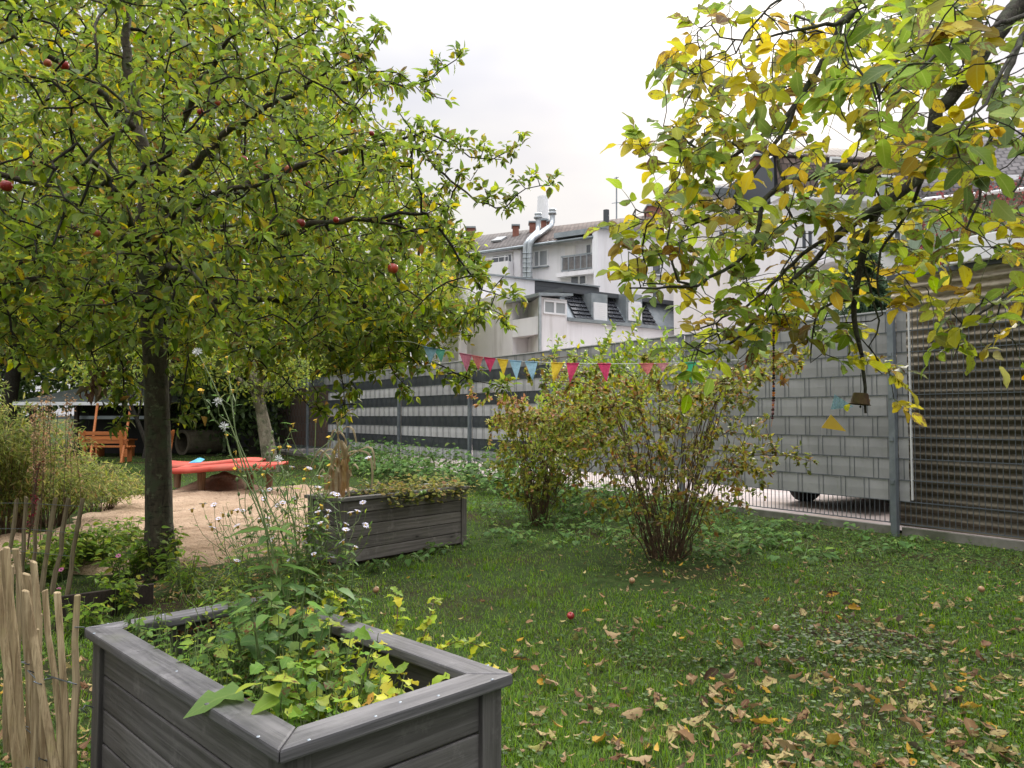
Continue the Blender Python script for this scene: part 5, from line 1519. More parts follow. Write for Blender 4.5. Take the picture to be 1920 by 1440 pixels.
blobs = [  # u, v, ru, rv, y0, y1, count, yellow share
    (1400, 120, 110, 100, 3.3, 4.1, 54, .75), (1300, 190, 55, 120, 3.6, 4.0, 32, .35), (1250, 285, 60, 40, 3.7, 4.0, 18, .8), (1210, 440, 50, 60, 3.5, 3.8, 12, .4), (1400, 290, 110, 70, 3.4, 4.1, 30, .35),
    (1330, 430, 130, 70, 3.5, 4.1, 40, .35), (1230, 480, 50, 60, 3.5, 3.8, 14, .3), (1450, 460, 120, 80, 3.5, 4.4, 42, .2), (1420, 590, 130, 60, 3.8, 4.4, 46, .15), (1540, 560, 70, 70, 3.8, 4.4, 22, .2),
    (1330, 660, 60, 35, 3.9, 4.2, 12, .2), (1570, 630, 40, 40, 3.9, 4.2, 8, .5), (1665, 690, 26, 24, 4.0, 4.1, 6, .95), (1645, 750, 30, 10, 4.0, 4.1, 3, .95),
    (1560, 200, 110, 120, 3.0, 4.9, 40, .45), (1600, 330, 120, 80, 3.2, 4.2, 34, .3), (1700, 130, 120, 130, 2.5, 4.6, 44, .2), (1830, 90, 120, 110, 2.3, 4.2, 46, .15), (1900, 240, 90, 90, 2.6, 3.9, 24, .15),
    (1760, 260, 80, 60, 2.6, 3.9, 18, .3), (1640, 460, 90, 70, 3.8, 4.3, 26, .4), (1760, 420, 90, 70, 3.3, 4.0, 20, .35), (1560, 40, 140, 60, 3.2, 4.4, 26, .25), (1720, 10, 140, 50, 2.6, 4.0, 26, .1),
    (1800, 620, 60, 50, 3.15, 3.3, 9, .3), (1880, 520, 60, 60, 3.15, 3.4, 12, .25), (1740, 560, 40, 30, 3.3, 3.7, 4, .5), (1920, 640, 50, 30, 3.2, 3.4, 4, .4), (1860, 420, 60, 40, 3.2, 3.5, 10, .3),
    (2050, 100, 140, 300, 2.8, 4.4, 40, .2), (1700, -140, 350, 110, 3.0, 4.8, 60, .2), (2150, -200, 150, 200, 3.4, 5, 40, .2), (1500, 520, 60, 60, 4.2, 4.8, 14, .2),
]
A = []; Yw = []
for u, v, ru, rv, y0, y1, n, ye in blobs:
    for _ in range(int(n * .82)):
        a = rng.uniform(0, 2 * PI); q = math.sqrt(rng.random())
        A.append(D(u + 1.12 * ru * q * math.cos(a), v + 1.12 * rv * q * math.sin(a), rng.uniform(y0 - .1, y1 + .5))); Yw.append(ye)
A = np.array(A); Yw = np.array(Yw)
order_map = {tuple(np.round(a, 6)): y for a, y in zip(A, Yw)}
paths = sk.fill(A, .06, .16, .03)
sk.minr[:sk.n] = np.where(sk.main[:sk.n], sk.minr[:sk.n] + .0008, 0)
sk.radii(.0026, .42)
thick, thin = sk.tubes(.012)
thick.build('trunk', BARK_WALNUT, walnut, recalc=False); thin.build('twigs', BARK_WALNUT, walnut, recalc=False)
wl = Leaves(T_WALNUT); rach = MB()
pal_c = np.array([p[0] for p in PAL_WALNUT])
WG = np.array([30, 20, 16, 4, 2, 13, 2.]); WYE = np.array([8, 3, 22, 30, 20, 3, 9.])
for ids in paths:
    tip = sk.pos[ids[-1]]; d = nrm(tip - sk.pos[ids[-2]])
    ye = order_map.get(tuple(np.round(tip, 6)), .3)
    for c_ in range(int(rng.integers(1, 3))):
        rd = nrm(d * .5 + rng.normal(0, .6, 3) * [1, 1, .6] + [0, 0, .03])
        Lr_ = rng.uniform(.10, .19); nl = int(rng.choice([3, 5, 5, 7])); side = nrm(np.cross(rd, UP + rng.normal(0, .25, 3)))
        nn = nrm(np.cross(side, rd)); 
        if nn[2] < 0: nn = -nn
        pts = [tip + rd * Lr_ * t + np.array([0, 0, -.18 * Lr_ * t * t]) for t in np.linspace(0, 1, 5)]
        rach.tube(pts, [.0022, .0019, .0016, .0013, .001], 4, cap=False)
        yl = rng.random() < ye; w_ = WYE if yl else WG
        cb = pick(PAL_WALNUT, 1, .1, w_)[0]
        for k in range(nl):
            if k == nl - 1: bp, dd, s_ = pts[-1], nrm(pts[-1] - pts[-2]), rng.uniform(.078, .118)
            else:
                t = .35 + .6 * (k // 2) / max(1, (nl - 1) / 2); i0 = min(3, int(t * 4)); bp = pts[i0] + (pts[i0 + 1] - pts[i0]) * (t * 4 - i0)
                sg = 1 if k % 2 else -1; dd = nrm(side * sg + rd * .55 + rng.normal(0, .18, 3)); s_ = rng.uniform(.055, .098)
            if rng.random() < .12: continue
            dd = nrm(dd + [0, 0, -.12 * rng.random()])
            nor = nrm(nn + rng.normal(0, .38, 3))
            c = cb * .65 + pick(PAL_WALNUT, 1, .12, w_)[0] * .35
            wl.add(bp, dd, nor, s_, c, rng.uniform(.9, 1.15))
wl.build('crown', LM_WALNUT, walnut); rach.build('leaf_stalks', STEM, walnut, recalc=False)

# ================================================================== SHRUBS
def shrub(name, label, base, height, rx, ry, nst, ntip, pal, lsize, mat=LM_SHRUB, tmpl=T_OVATE, stem_r=.008, zlow=.35, per=7, flat=.9, vase=.55, colfn=None, droop=.05, arch=0):
    base = np.array([base[0], base[1], 0.0]); root = wempty(name, base, label, 'shrub')
    sk = Skeleton(30000)
    for k in range(nst):
        a = rng.uniform(0, 2 * PI); q = math.sqrt(rng.random()); 
        top = base + [rx * vase * q * math.cos(a), ry * vase * q * math.sin(a), height * rng.uniform(.55, .9)]
        b0 = base + [rx * .14 * q * math.cos(a), ry * .14 * q * math.sin(a), -.03]
        mid = b0 + (top - b0) * .45 + [rx * .05 * math.cos(a) + rng.normal(0, .03), rng.normal(0, .03), height * .06]
        sk.limb([b0, mid, top], stem_r * rng.uniform(.7, 1.3), stem_r * .35, .09, attach=False, wig=.016)
    for i in range(sk.n):
        if sk.pos[i, 2] < height * zlow * .7: sk.pen[i] = .25
    A = ell_points(ntip, base + [0, 0, height * (1 + zlow) / 2], (rx, ry, height * (1 - zlow) / 2 + .03), .35)
    ex_ = []
    for k in range(arch):
        a = 2 * PI * k / max(1, arch) + rng.normal(0, .2); rr_ = rng.uniform(1.0, 1.3); z1 = height * rng.uniform(.45, 1.08)
        e_ = base + [rx * rr_ * math.cos(a), ry * rr_ * math.sin(a), z1]; m_ = base + [rx * .55 * math.cos(a), ry * .55 * math.sin(a), z1 * .85 + .1]
        q = sk.limb([base + [rx * .1 * math.cos(a), ry * .1 * math.sin(a), .0], m_, e_], stem_r * .7, .0018, .08, attach=False, wig=.006)
        for p in resample([m_, e_], .05): ex_ += [p + rng.normal(0, .05, 3), p + rng.normal(0, .04, 3)]
    if ex_: A = np.concatenate([A, np.array(ex_)])
    paths = sk.fill(A, .07, .15, .06)
    sk.radii(.0013, .45); thick, thin = sk.tubes(stem_r * .55)
    thick.build('stems', BARK_SHRUB, root, recalc=False); thin.build('twigs', BARK_SHRUB, root, recalc=False)
    lv_ = Leaves(tmpl)
    for ids in paths:
        tip = sk.pos[ids[-1]]; d = nrm(tip - sk.pos[ids[-2]]); n = int(rng.integers(per - 2, per + 3))
        f = rng.random(n); i0 = np.minimum((f * (len(ids) - 1)).astype(int), len(ids) - 2); fr = f * (len(ids) - 1) - i0
        I = np.array(ids); bp = sk.pos[I[i0]] * (1 - fr[:, None]) + sk.pos[I[i0 + 1]] * fr[:, None]
        dirs = leaf_dirs(d * .5, n, .7, droop); C = pick(pal, n, .14)
        if colfn is not None: C = colfn(bp, C)
        lv_.add(bp, dirs, leaf_norms(n, .5), rng.uniform(lsize * .7, lsize * 1.25, n), C)
    lv_.build('foliage', mat, root); return root
PAL_A = [((.12, .15, .02), 26), ((.22, .24, .025), 26), ((.22, .105, .035), 14), ((.06, .08, .018), 16), ((.34, .27, .03), 12), ((.24, .085, .03), 5)]
PAL_B = [((.20, .26, .03), 32), ((.30, .32, .04), 28), ((.10, .15, .025), 20), ((.38, .28, .05), 12), ((.36, .16, .09), 7)]
PAL_C = [((.18, .28, .022), 34), ((.28, .36, .03), 28), ((.40, .36, .03), 14), ((.09, .16, .02), 16)]
shrub('deciduous_shrub', 'large vase shaped shrub of many bare brown stems with russet green leaves', P(1252, 1052), 1.66, .98, .85, 40, 760, PAL_A, .046, zlow=.12, per=6, vase=.74, stem_r=.0058, arch=30)
def pink_top(bp, C):
    t = np.clip((bp[:, 2:3] - 1.05) / .35, 0, 1) * (rng.random((len(C), 1)) < .45)
    return C * (1 - t) + np.array([.38, .19, .10]) * t
shrub('deciduous_shrub', 'smaller yellow green shrub with pinkish top left of the russet shrub', P(1008, 985), 1.50, .62, .55, 26, 520, PAL_B, .052, zlow=.12, per=7, colfn=pink_top, vase=.6, stem_r=.006, arch=16)
# tall fresh shoots standing behind
base = FPT(6.0, -1.15, 0); root = wempty('leafy_shrub', base, 'shrub of tall bright yellow green shoots rising above the privacy fence', 'shrub')
lv_ = Leaves(T_OVATE); sm = MB()
for u, vt, vb, Y in [(1048, 640, 840, 9.6), (1075, 660, 850, 9.4), (1098, 668, 850, 9.2), (1120, 690, 860, 9.0), (1062, 700, 860, 9.2), (1142, 640, 850, 9.4), (1162, 668, 850, 9.2), (1150, 612, 850, 9.3), (1185, 650, 860, 9.0), (1205, 640, 860, 8.8), (1225, 668, 860, 8.6),
                     (1245, 640, 860, 8.8), (1260, 655, 860, 8.6), (1110, 720, 860, 8.6), (1170, 700, 870, 8.6), (1280, 650, 860, 8.5), (1300, 668, 860, 8.3), (1198, 600, 860, 9.1), (1330, 690, 860, 8.0), (1230, 720, 870, 8.0), (1135, 740, 870, 8.3), (1090, 745, 870, 8.8)]:
    tpv = D(u, vt, Y); b0 = np.array([base[0] + (tpv[0] - base[0]) * .35, base[1] + (tpv[1] - base[1]) * .35, 0])
    q = resample([b0, b0 + (tpv - b0) * .5 + [rng.normal(0, .08), rng.normal(0, .05), .1], tpv], .05); sm.tube(q, np.linspace(.008, .002, len(q)), 5, cap=False)
    for i, p in enumerate(q):
        if p[2] < .75: continue
        d = nrm(q[min(i + 1, len(q) - 1)] - q[max(i - 1, 0)]); a = i * 1.57 + rng.normal(0, .3)
        sd_v = nrm(np.cross(d, [math.cos(a), math.sin(a), .2]))
        for s in (-1, 1):
            dv = nrm(sd_v * s + d * .6 + rng.normal(0, .2, 3)); lv_.add(p, dv, nrm(d + rng.normal(0, .3, 3) + UP * .3), rng.uniform(.055, .095), pick(PAL_C, 1)[0])
            if rng.random() < .35:
                t2 = p + dv * .10
                for _ in range(3): lv_.add(t2 + rng.normal(0, .03, 3), nrm(dv + rng.normal(0, .6, 3)), leaf_norms(1, .4)[0], rng.uniform(.05, .08), pick(PAL_C, 1)[0])
sm.build('stems', BARK_SHRUB, root, recalc=False); lv_.build('foliage', LM_SHRUB, root)
# ================================================================== LAWN
FX, FY = FP[0], FP[1]
def fence_o(x, y): return (x - FX) * FN[0] + (y - FY) * FN[1]     # > 0 beyond the fence
BEDS = [np.array([inF(a, b, 0)[:2] for a, b in ((0, 0), (L2, 0), (L2, L1), (0, L1))]), np.array([inB(a, b, 0)[:2] for a, b in ((0, 0), (QL, 0), (QL, QW), (0, QW))])]
SHRUB_A = P(1252, 1052); SHRUB_B = P(1008, 985)
def ground_pts(n, u0, u1, v0, v1, pw=1.0):
    """points on the ground, thinning out with distance"""
    u = rng.uniform(u0, u1, n); v = v0 + (v1 - v0) * rng.random(n) ** pw
    xc = (u - 960) / FPX; yc = (720 - v) / FPX; c, s = math.cos(PITCH), math.sin(PITCH)
    dx, dy, dz = xc, c - yc * s, s + yc * c
    t = -H / dz
    return dx * t, dy * t
def outside(x, y, sand=True, m=.0):
    ok = fence_o(x, y) < -.03
    for b in BEDS: ok &= ~in_poly(x, y, b)
    if sand: ok &= ~(in_poly(x, y, SAND) & (poly_dist(x, y, SAND) + wob(x, y) > .10))
    return ok
def fbm(x, y, s=1.0):
    return (np.sin(x * 1.7 * s + 1.3 * np.sin(y * 1.1 * s)) + np.sin(y * 2.3 * s + 1.7 * np.sin(x * .9 * s + 2)) + .6 * np.sin(x * 5.1 * s + y * 3.7 * s) + .6 * np.sin(y * 6.3 * s - x * 4.1 * s)) / 3.2

def grass_obj(name, x, y, hmin, hmax, width, pal, label, lean=.5):
    n = len(x); z = hgt(x, y)
    a = rng.uniform(0, 2 * PI, n); h = rng.uniform(hmin, hmax, n) * rng.uniform(.6, 1.1, n); le = h * lean * rng.random(n) ** .7
    dist = np.hypot(x, y); w_ = width * (0.55 + dist * .16)
    side = np.stack([np.cos(a + PI / 2), np.sin(a + PI / 2), 0 * a], -1) * (w_ / 2)[:, None]
    ln = np.stack([np.cos(a), np.sin(a), 0 * a], -1)
    b = np.stack([x, y, z - .004], -1); m = b + ln * (le * .35)[:, None] + np.stack([0 * a, 0 * a, h * .6], -1); t = b + ln * le[:, None] + np.stack([0 * a, 0 * a, h * (1 - .25 * rng.random(n))], -1)
    V = np.stack([b - side, b + side, m + side * .8, m - side * .8, t + side * .12, t - side * .12], 1)
    F = np.array([[0, 1, 2, 3], [3, 2, 4, 5]])[None] + (np.arange(n) * 6)[:, None, None]
    col = np.repeat(pick(pal, n, .18)[:, None, :], 6, 1)
    lv = np.zeros((n, 6, 3))
    o = np_mesh(name, V.reshape(-1, 3), F.reshape(-1, 4), GRASS_M, None, True, col.reshape(-1, 3), lv.reshape(-1, 3))
    return tag(o, kind='stuff')
GRASS_M = leaf_mat('grass_blade', .6, .4, 0, 0, spec=.15)
PAL_G = [((.095, .190, .010), 34), ((.15, .26, .016), 28), ((.045, .10, .008), 18), ((.17, .21, .035), 9), ((.24, .20, .09), 3)]
X, Y = [], []
for (n, u0, u1, v0, v1, pw) in ((290000, -450, 2750, 925, 1750, 1.25), (46000, -200, 1400, 855, 960, 1.0), (30000, 900, 2100, 1000, 1500, 1.0)):
    x, y = ground_pts(n, u0, u1, v0, v1, pw); X.append(x); Y.append(y)
x, y = np.concatenate(X), np.concatenate(Y)
ok = outside(x, y)
f = fbm(x, y)
# sparse under the apple tree, round the shrub and in the damp strip by the fence
dt = np.hypot(x - tb[0], y - tb[1]); da = np.hypot(x - SHRUB_A[0], y - SHRUB_A[1])
dens = .98 - .75 * np.clip((f - .12) * 1.8, 0, 1) - .35 * np.clip(fbm(x * 2.3 + 5, y * 2.3) * 1.6, 0, 1) - .75 * np.exp(-(dt / 1.0) ** 2) - .7 * np.exp(-(da / .75) ** 2) - .35 * np.exp(-(fence_o(x, y) / .9) ** 2)
near_sand = poly_dist(x, y, SAND); dens -= .4 * np.exp(-(near_sand / .35) ** 2)
ok &= rng.random(len(x)) < dens
grass_obj('lawn_grass', x[ok], y[ok], .014, .044, .0036, PAL_G, '', 1.0)

# longer tufts scattered over the lawn
tx, ty = ground_pts(520, -200, 2200, 940, 1650, 1.0)
k_ = rng.integers(0, len(tx), 16000); x = tx[k_] + rng.normal(0, .035, 16000); y = ty[k_] + rng.normal(0, .035, 16000); ok = outside(x, y)
grass_obj('tufted_grass', x[ok], y[ok], .035, .085, .0038, PAL_G, '', .8)
# low broad weeds among the grass (ground ivy, clover)
PAL_W = [((.042, .095, .014), 34), ((.070, .140, .020), 26), ((.11, .18, .03), 8), ((.022, .050, .010), 24)]
x1, y1 = ground_pts(50000, -400, 2600, 935, 1700, 1.2); x2, y2 = ground_pts(26000, 1150, 2500, 985, 1250, 1.0)
x = np.concatenate([x1, x2]); y = np.concatenate([y1, y2])
ok = outside(x, y); f = fbm(x + 3, y - 2, .8); fo = fence_o(x, y)
dens = np.clip(.18 + .5 * (f + .15), .04, .8) ; dens = np.maximum(dens, 1.05 * np.exp(-((fo + .9) / 1.0) ** 2) * (x > .5))
dens *= 1 - .8 * np.exp(-(np.hypot(x - tb[0], y - tb[1]) / .7) ** 2)
ok &= rng.random(len(x)) < dens
x, y = x[ok], y[ok]; n = len(x)
lw = Leaves(T_ROUND); a = rng.uniform(0, 2 * PI, n)
z = hgt(x, y) + rng.uniform(.012, .055, n)
lw.add(np.stack([x, y, z], -1), np.stack([np.cos(a), np.sin(a), rng.normal(0, .25, n)], -1), leaf_norms(n, .28), rng.uniform(.011, .026, n) * (.8 + np.hypot(x, y) * .05), pick(PAL_W, n, .15))
o = lw.build('ground_ivy_leaves', LM_WEED); tag(o, kind='stuff')

# ------------------------------------------------------------------ undergrowth along the fence
uw = Leaves(T_HEART); us = MB()
PAL_U = [((.075, .165, .036), 34), ((.115, .215, .055), 26), ((.045, .105, .022), 22), ((.16, .24, .05), 8)]
def weed_plant(x, y, hh, spread, size, pal, n=None, out=None, st_=None, tmplL=None):
    n = n or int(rng.integers(7, 12)); lean = rng.normal(0, .12, 2)
    top = np.array([x + lean[0], y + lean[1], hh]); b0 = np.array([x, y, 0.0])
    (st_ or us).tube([b0, (b0 + top) / 2 + [lean[0] * .3, lean[1] * .3, .02], top], [.004, .003, .002], 4, cap=False)
    t = rng.uniform(.35, 1.0, n); p = b0 + (top - b0) * t[:, None]; a = rng.uniform(0, 2 * PI, n)
    d = np.stack([np.cos(a), np.sin(a), rng.normal(.0, .2, n)], -1); r_ = spread * rng.uniform(.2, 1, n)
    (out or uw).add(p + d * r_[:, None], d + [0, 0, -.15], leaf_norms(n, .22), rng.uniform(size * .7, size * 1.3, n), pick(pal, n, .15))
for _ in range(420):
    s = rng.uniform(2.2, 13.5); o_ = -rng.random() ** 1.2 * 1.55 - .12
    p = FPT(s, o_, 0)
    if s < 5.5: hh = rng.uniform(.08, .28) * (1.2 if o_ < -.5 else 1)
    else: hh = rng.uniform(.35, .75) * (1.0 if o_ > -1.0 else .7)
    if in_poly(np.array([p[0]]), np.array([p[1]]), BEDS[1])[0]: continue
    weed_plant(p[0], p[1], hh, .10, .095 if s > 5.5 else .075, PAL_U)
for _ in range(150):          # patches on the lawn between shrub and far bed
    p = P(rng.uniform(900, 1480), rng.uniform(955, 1030), 0)
    if fence_o(p[0], p[1]) > -.2: continue
    weed_plant(p[0], p[1], rng.uniform(.05, .2), .07, .06, PAL_U, 6)
for _ in range(46):
    p = P(rng.uniform(1330, 1720), rng.uniform(985, 1060), 0)
    if fence_o(p[0], p[1]) > -.15: continue
    weed_plant(p[0], p[1], rng.uniform(.04, .16), .07, .068, PAL_U, 6)
for u, v in ((800, 1040), (830, 1035), (860, 1030), (780, 1048), (745, 1055), (705, 1064), (895, 1020), (900, 1000), (905, 960), (720, 1062)):
    p = P(u + rng.normal(0, 6), v + 4, 0); weed_plant(p[0], p[1], rng.uniform(.05, .13), .06, .06, PAL_U, 6)
o = uw.build('undergrowth_leaves', LM_WEED); tag(o, kind='stuff')
o = us.build('undergrowth_stems', STEM, recalc=False); tag(o, kind='stuff')

# ------------------------------------------------------------------ fallen leaves: the 300 that show largest are things, the rest one scatter
def fallen_mesh(kind, k):
    r_ = np.random.default_rng(100 + k)
    rows = T_WALNUT_ROWS if kind == 'walnut' else T_OVATE_ROWS
    ts = np.linspace(0, 1, 11); ws = np.interp(ts, *zip(*rows)); V0 = []; lv = []
    cu = r_.choice([-1, 1]) * r_.uniform(.3, 2.4); b1 = r_.uniform(-.9, .9); tw = r_.uniform(-.9, .9); ph = r_.uniform(0, 6)
    for t, w_ in zip(ts, ws):
        for x in (-1, -.5, 0, .5, 1):
            xx = x * w_ * (1 + .08 * math.sin(t * 23 + ph) * abs(x)); z = cu * xx * xx * 1.4 + tw * xx * (t - .5) + .55 * b1 * (t - .5) ** 2 + .035 * math.sin(t * 13 + x * 4 + ph) - .10 * (1 - abs(x)) * w_
            V0.append((xx * (1 - .10 * abs(cu) * abs(x) * .5), t - .5, z)); lv.append((x, t, r_.random()))
    V0 = np.array(V0); V0[:, 2] -= V0[:, 2].min(); lv = np.array(lv); lv[:, 2] = r_.random()
    F0 = np.array([(i * 5 + j, i * 5 + j + 1, i * 5 + j + 6, i * 5 + j + 5) for i in range(10) for j in range(4)])
    return V0, F0, lv
T_WALNUT_ROWS = [(0, .012), (.08, .13), (.25, .235), (.5, .27), (.75, .21), (.92, .10), (1, .006)]
T_OVATE_ROWS = [(0, .012), (.15, .19), (.42, .29), (.75, .19), (1, .008)]
FALL = [('pale buff', (.36, .28, .125)), ('tan brown', (.24, .14, .07)), ('reddish brown', (.15, .075, .04)), ('golden yellow', (.38, .22, .025)), ('olive yellow', (.26, .25, .07)), ('dark brown', (.055, .030, .018)), ('pinkish tan', (.29, .20, .105))]
variants = []
k = 0
for ci, (nm, c) in enumerate(FALL):
    for kind in ('walnut', 'walnut', 'oval'):
        V0, F0, lv0 = fallen_mesh(kind, k)
        me_o = np_mesh('fallen_leaf', V0, F0, LM_FALLEN, None, True, np.repeat(np.array([c]) * rng.uniform(.85, 1.2), len(V0), 0), lv0)
        variants.append((me_o.data, nm, kind)); COL.objects.unlink(me_o); bpy.data.objects.remove(me_o); k += 1
wts = np.array([.27, .20, .11, .09, .13, .06, .14]); 
pts = []
tries = 0
while len(pts) < 300 and tries < 20000:
    tries += 1
    u = rng.uniform(700, 1960); v = 1080 + 370 * rng.random() ** .8
    pr_ = np.clip((u - 820) / 620, .10, 1) * np.clip((v - 1050) / 120, .25, 1)
    cl_ = .5 + .5 * math.sin(u * .021 + 1.7 * math.sin(v * .017)) * math.sin(v * .033 + u * .006)
    if rng.random() > pr_ * (.35 + .65 * cl_): continue
    p = P(u, v, .02)
    if not outside(np.array([p[0]]), np.array([p[1]]))[0]: continue
    if any((p[0] - q[0]) ** 2 + (p[1] - q[1]) ** 2 < .03 ** 2 for q in pts): continue
    pts.append(p)
for u, v in ((20, 1395), (45, 1370), (70, 1400), (35, 1425), (10, 1360), (62, 1385), (150, 1400), (158, 1425), (80, 1425)):
    pts[int(rng.integers(0, len(pts)))] = P(u, v, .02)
LAB = {'walnut': '{} curled long fallen leaf lying on the shaded grass', 'oval': '{} small oval fallen leaf lying on the grass'}
for p in pts:
    ci = int(rng.choice(len(FALL), p=wts)); me_, nm, kind = variants[ci * 3 + int(rng.integers(0, 3))]
    o = bpy.data.objects.new('fallen_leaf', me_); COL.objects.link(o)
    o.location = (p[0], p[1], .012 + rng.uniform(0, .022)); o.rotation_euler = (rng.normal(0, .35), rng.normal(0, .35), rng.uniform(0, 2 * PI))
    s = rng.uniform(.05, .10) if kind == 'walnut' else rng.uniform(.04, .075); o.scale = (s * rng.uniform(.9, 1.25), s, s)
    tag(o, LAB[kind].format(nm), 'fallen leaf', '{} {} fallen leaves on the lawn'.format(nm, 'long' if kind == 'walnut' else 'oval'))
fl = Leaves(leaf_tmpl([(0, .02), (.25, .22), (.6, .22), (1, .02)], -.5, -.35))
x, y = ground_pts(2300, 500, 2150, 985, 1500, .95)
ok = outside(x, y) & (rng.random(len(x)) < np.clip((x - y * -.05 + .3) / 1.6, .12, 1))
x2, y2 = ground_pts(900, 250, 640, 1030, 1130, 1.0); ok2 = outside(x2, y2, False) & (np.hypot(x2 - tb[0] - .3, y2 - tb[1] + .6) < 1.5)
x3, y3 = ground_pts(260, 300, 620, 850, 900, 1.0); x4, y4 = ground_pts(400, -150, 170, 1250, 1500, 1.0)
x5, y5 = ground_pts(220, 1150, 1400, 1010, 1090, 1.0)
x = np.concatenate([x[ok], x2[ok2], x3, x4, x5]); y = np.concatenate([y[ok], y2[ok2], y3, y4, y5]); ok = outside(x, y, False); x, y = x[ok], y[ok]; n = len(x)
a = rng.uniform(0, 2 * PI, n)
fl.add(np.stack([x, y, hgt(x, y) + rng.uniform(.02, .045, n)], -1), np.stack([np.cos(a), np.sin(a), rng.normal(0, .25, n)], -1), leaf_norms(n, .4), rng.uniform(.018, .052, n), pick([(c, w_) for (nm, c), w_ in zip(FALL, wts)], n, .2))
o = fl.build('leaf_litter', LM_FALLEN); tag(o, kind='stuff')

# windfall apples
YAP = apple_mat('pale_windfall_skin', (.36, .24, .12), (.28, .13, .06)); RAP = APPLE_M[0]
for u, v, m_, lab in ((1185, 1090, YAP, 'pale yellow windfall apple on the lawn in front of the big shrub'), (1070, 1156, RAP, 'red windfall apple in the grass beside a curled pale leaf'), (705, 1107, YAP, 'brownish windfall apple beside the foreground raised bed'),
                      (1840, 1106, YAP, 'pale windfall apple among ground ivy near the open mesh fence'), (1455, 1180, YAP, 'small pale windfall apple amid brown leaves on the lawn')):
    p = P(u, v, .03); o = apple_fruit((0, 0, 0), .023, None, 'windfall_apple', .6, m_); o.location = (p[0], p[1], .035); tag(o, lab, 'apple', 'windfall apples')
# ================================================================== PLANTS in and around the beds
def plant(name, label, base, group=None):
    return wempty(name, base, label, 'plant', group)
PAL_WEED = [((.070, .150, .030), 30), ((.045, .100, .022), 26), ((.12, .20, .045), 18), ((.17, .22, .035), 8)]
PAL_YEL = [((.36, .38, .03), 30), ((.24, .32, .03), 28), ((.14, .23, .03), 22), ((.46, .36, .04), 8), ((.33, .15, .04), 3)]
PETAL_W = plain('white_petal', (.60, .57, .66), .6); PETAL_Y = plain('yellow_petal', (.75, .52, .03), .6); PAPPUS = plain('seed_head_down', (.66, .66, .64), .9)
DISC = plain('flower_disc', (.35, .22, .03), .8)

def flower_head(b_pet, c, nrmv, r, npet=14, wid=.35):
    nrmv = nrm(np.array(nrmv, float)); ax = nrm(np.cross(nrmv, [.3, .5, .81])); ay = np.cross(nrmv, ax)
    for k in range(npet):
        a = 2 * PI * k / npet + rng.normal(0, .08); d = ax * math.cos(a) + ay * math.sin(a); t = np.cross(nrmv, d)
        rr = r * rng.uniform(.85, 1.1)
        b_pet.add([c + d * r * .2, c + d * rr * .65 + t * r * wid * .5 + nrmv * r * .12, c + d * rr + nrmv * r * .02, c + d * rr * .65 - t * r * wid * .5 + nrmv * r * .12], [(0, 1, 2, 3)])

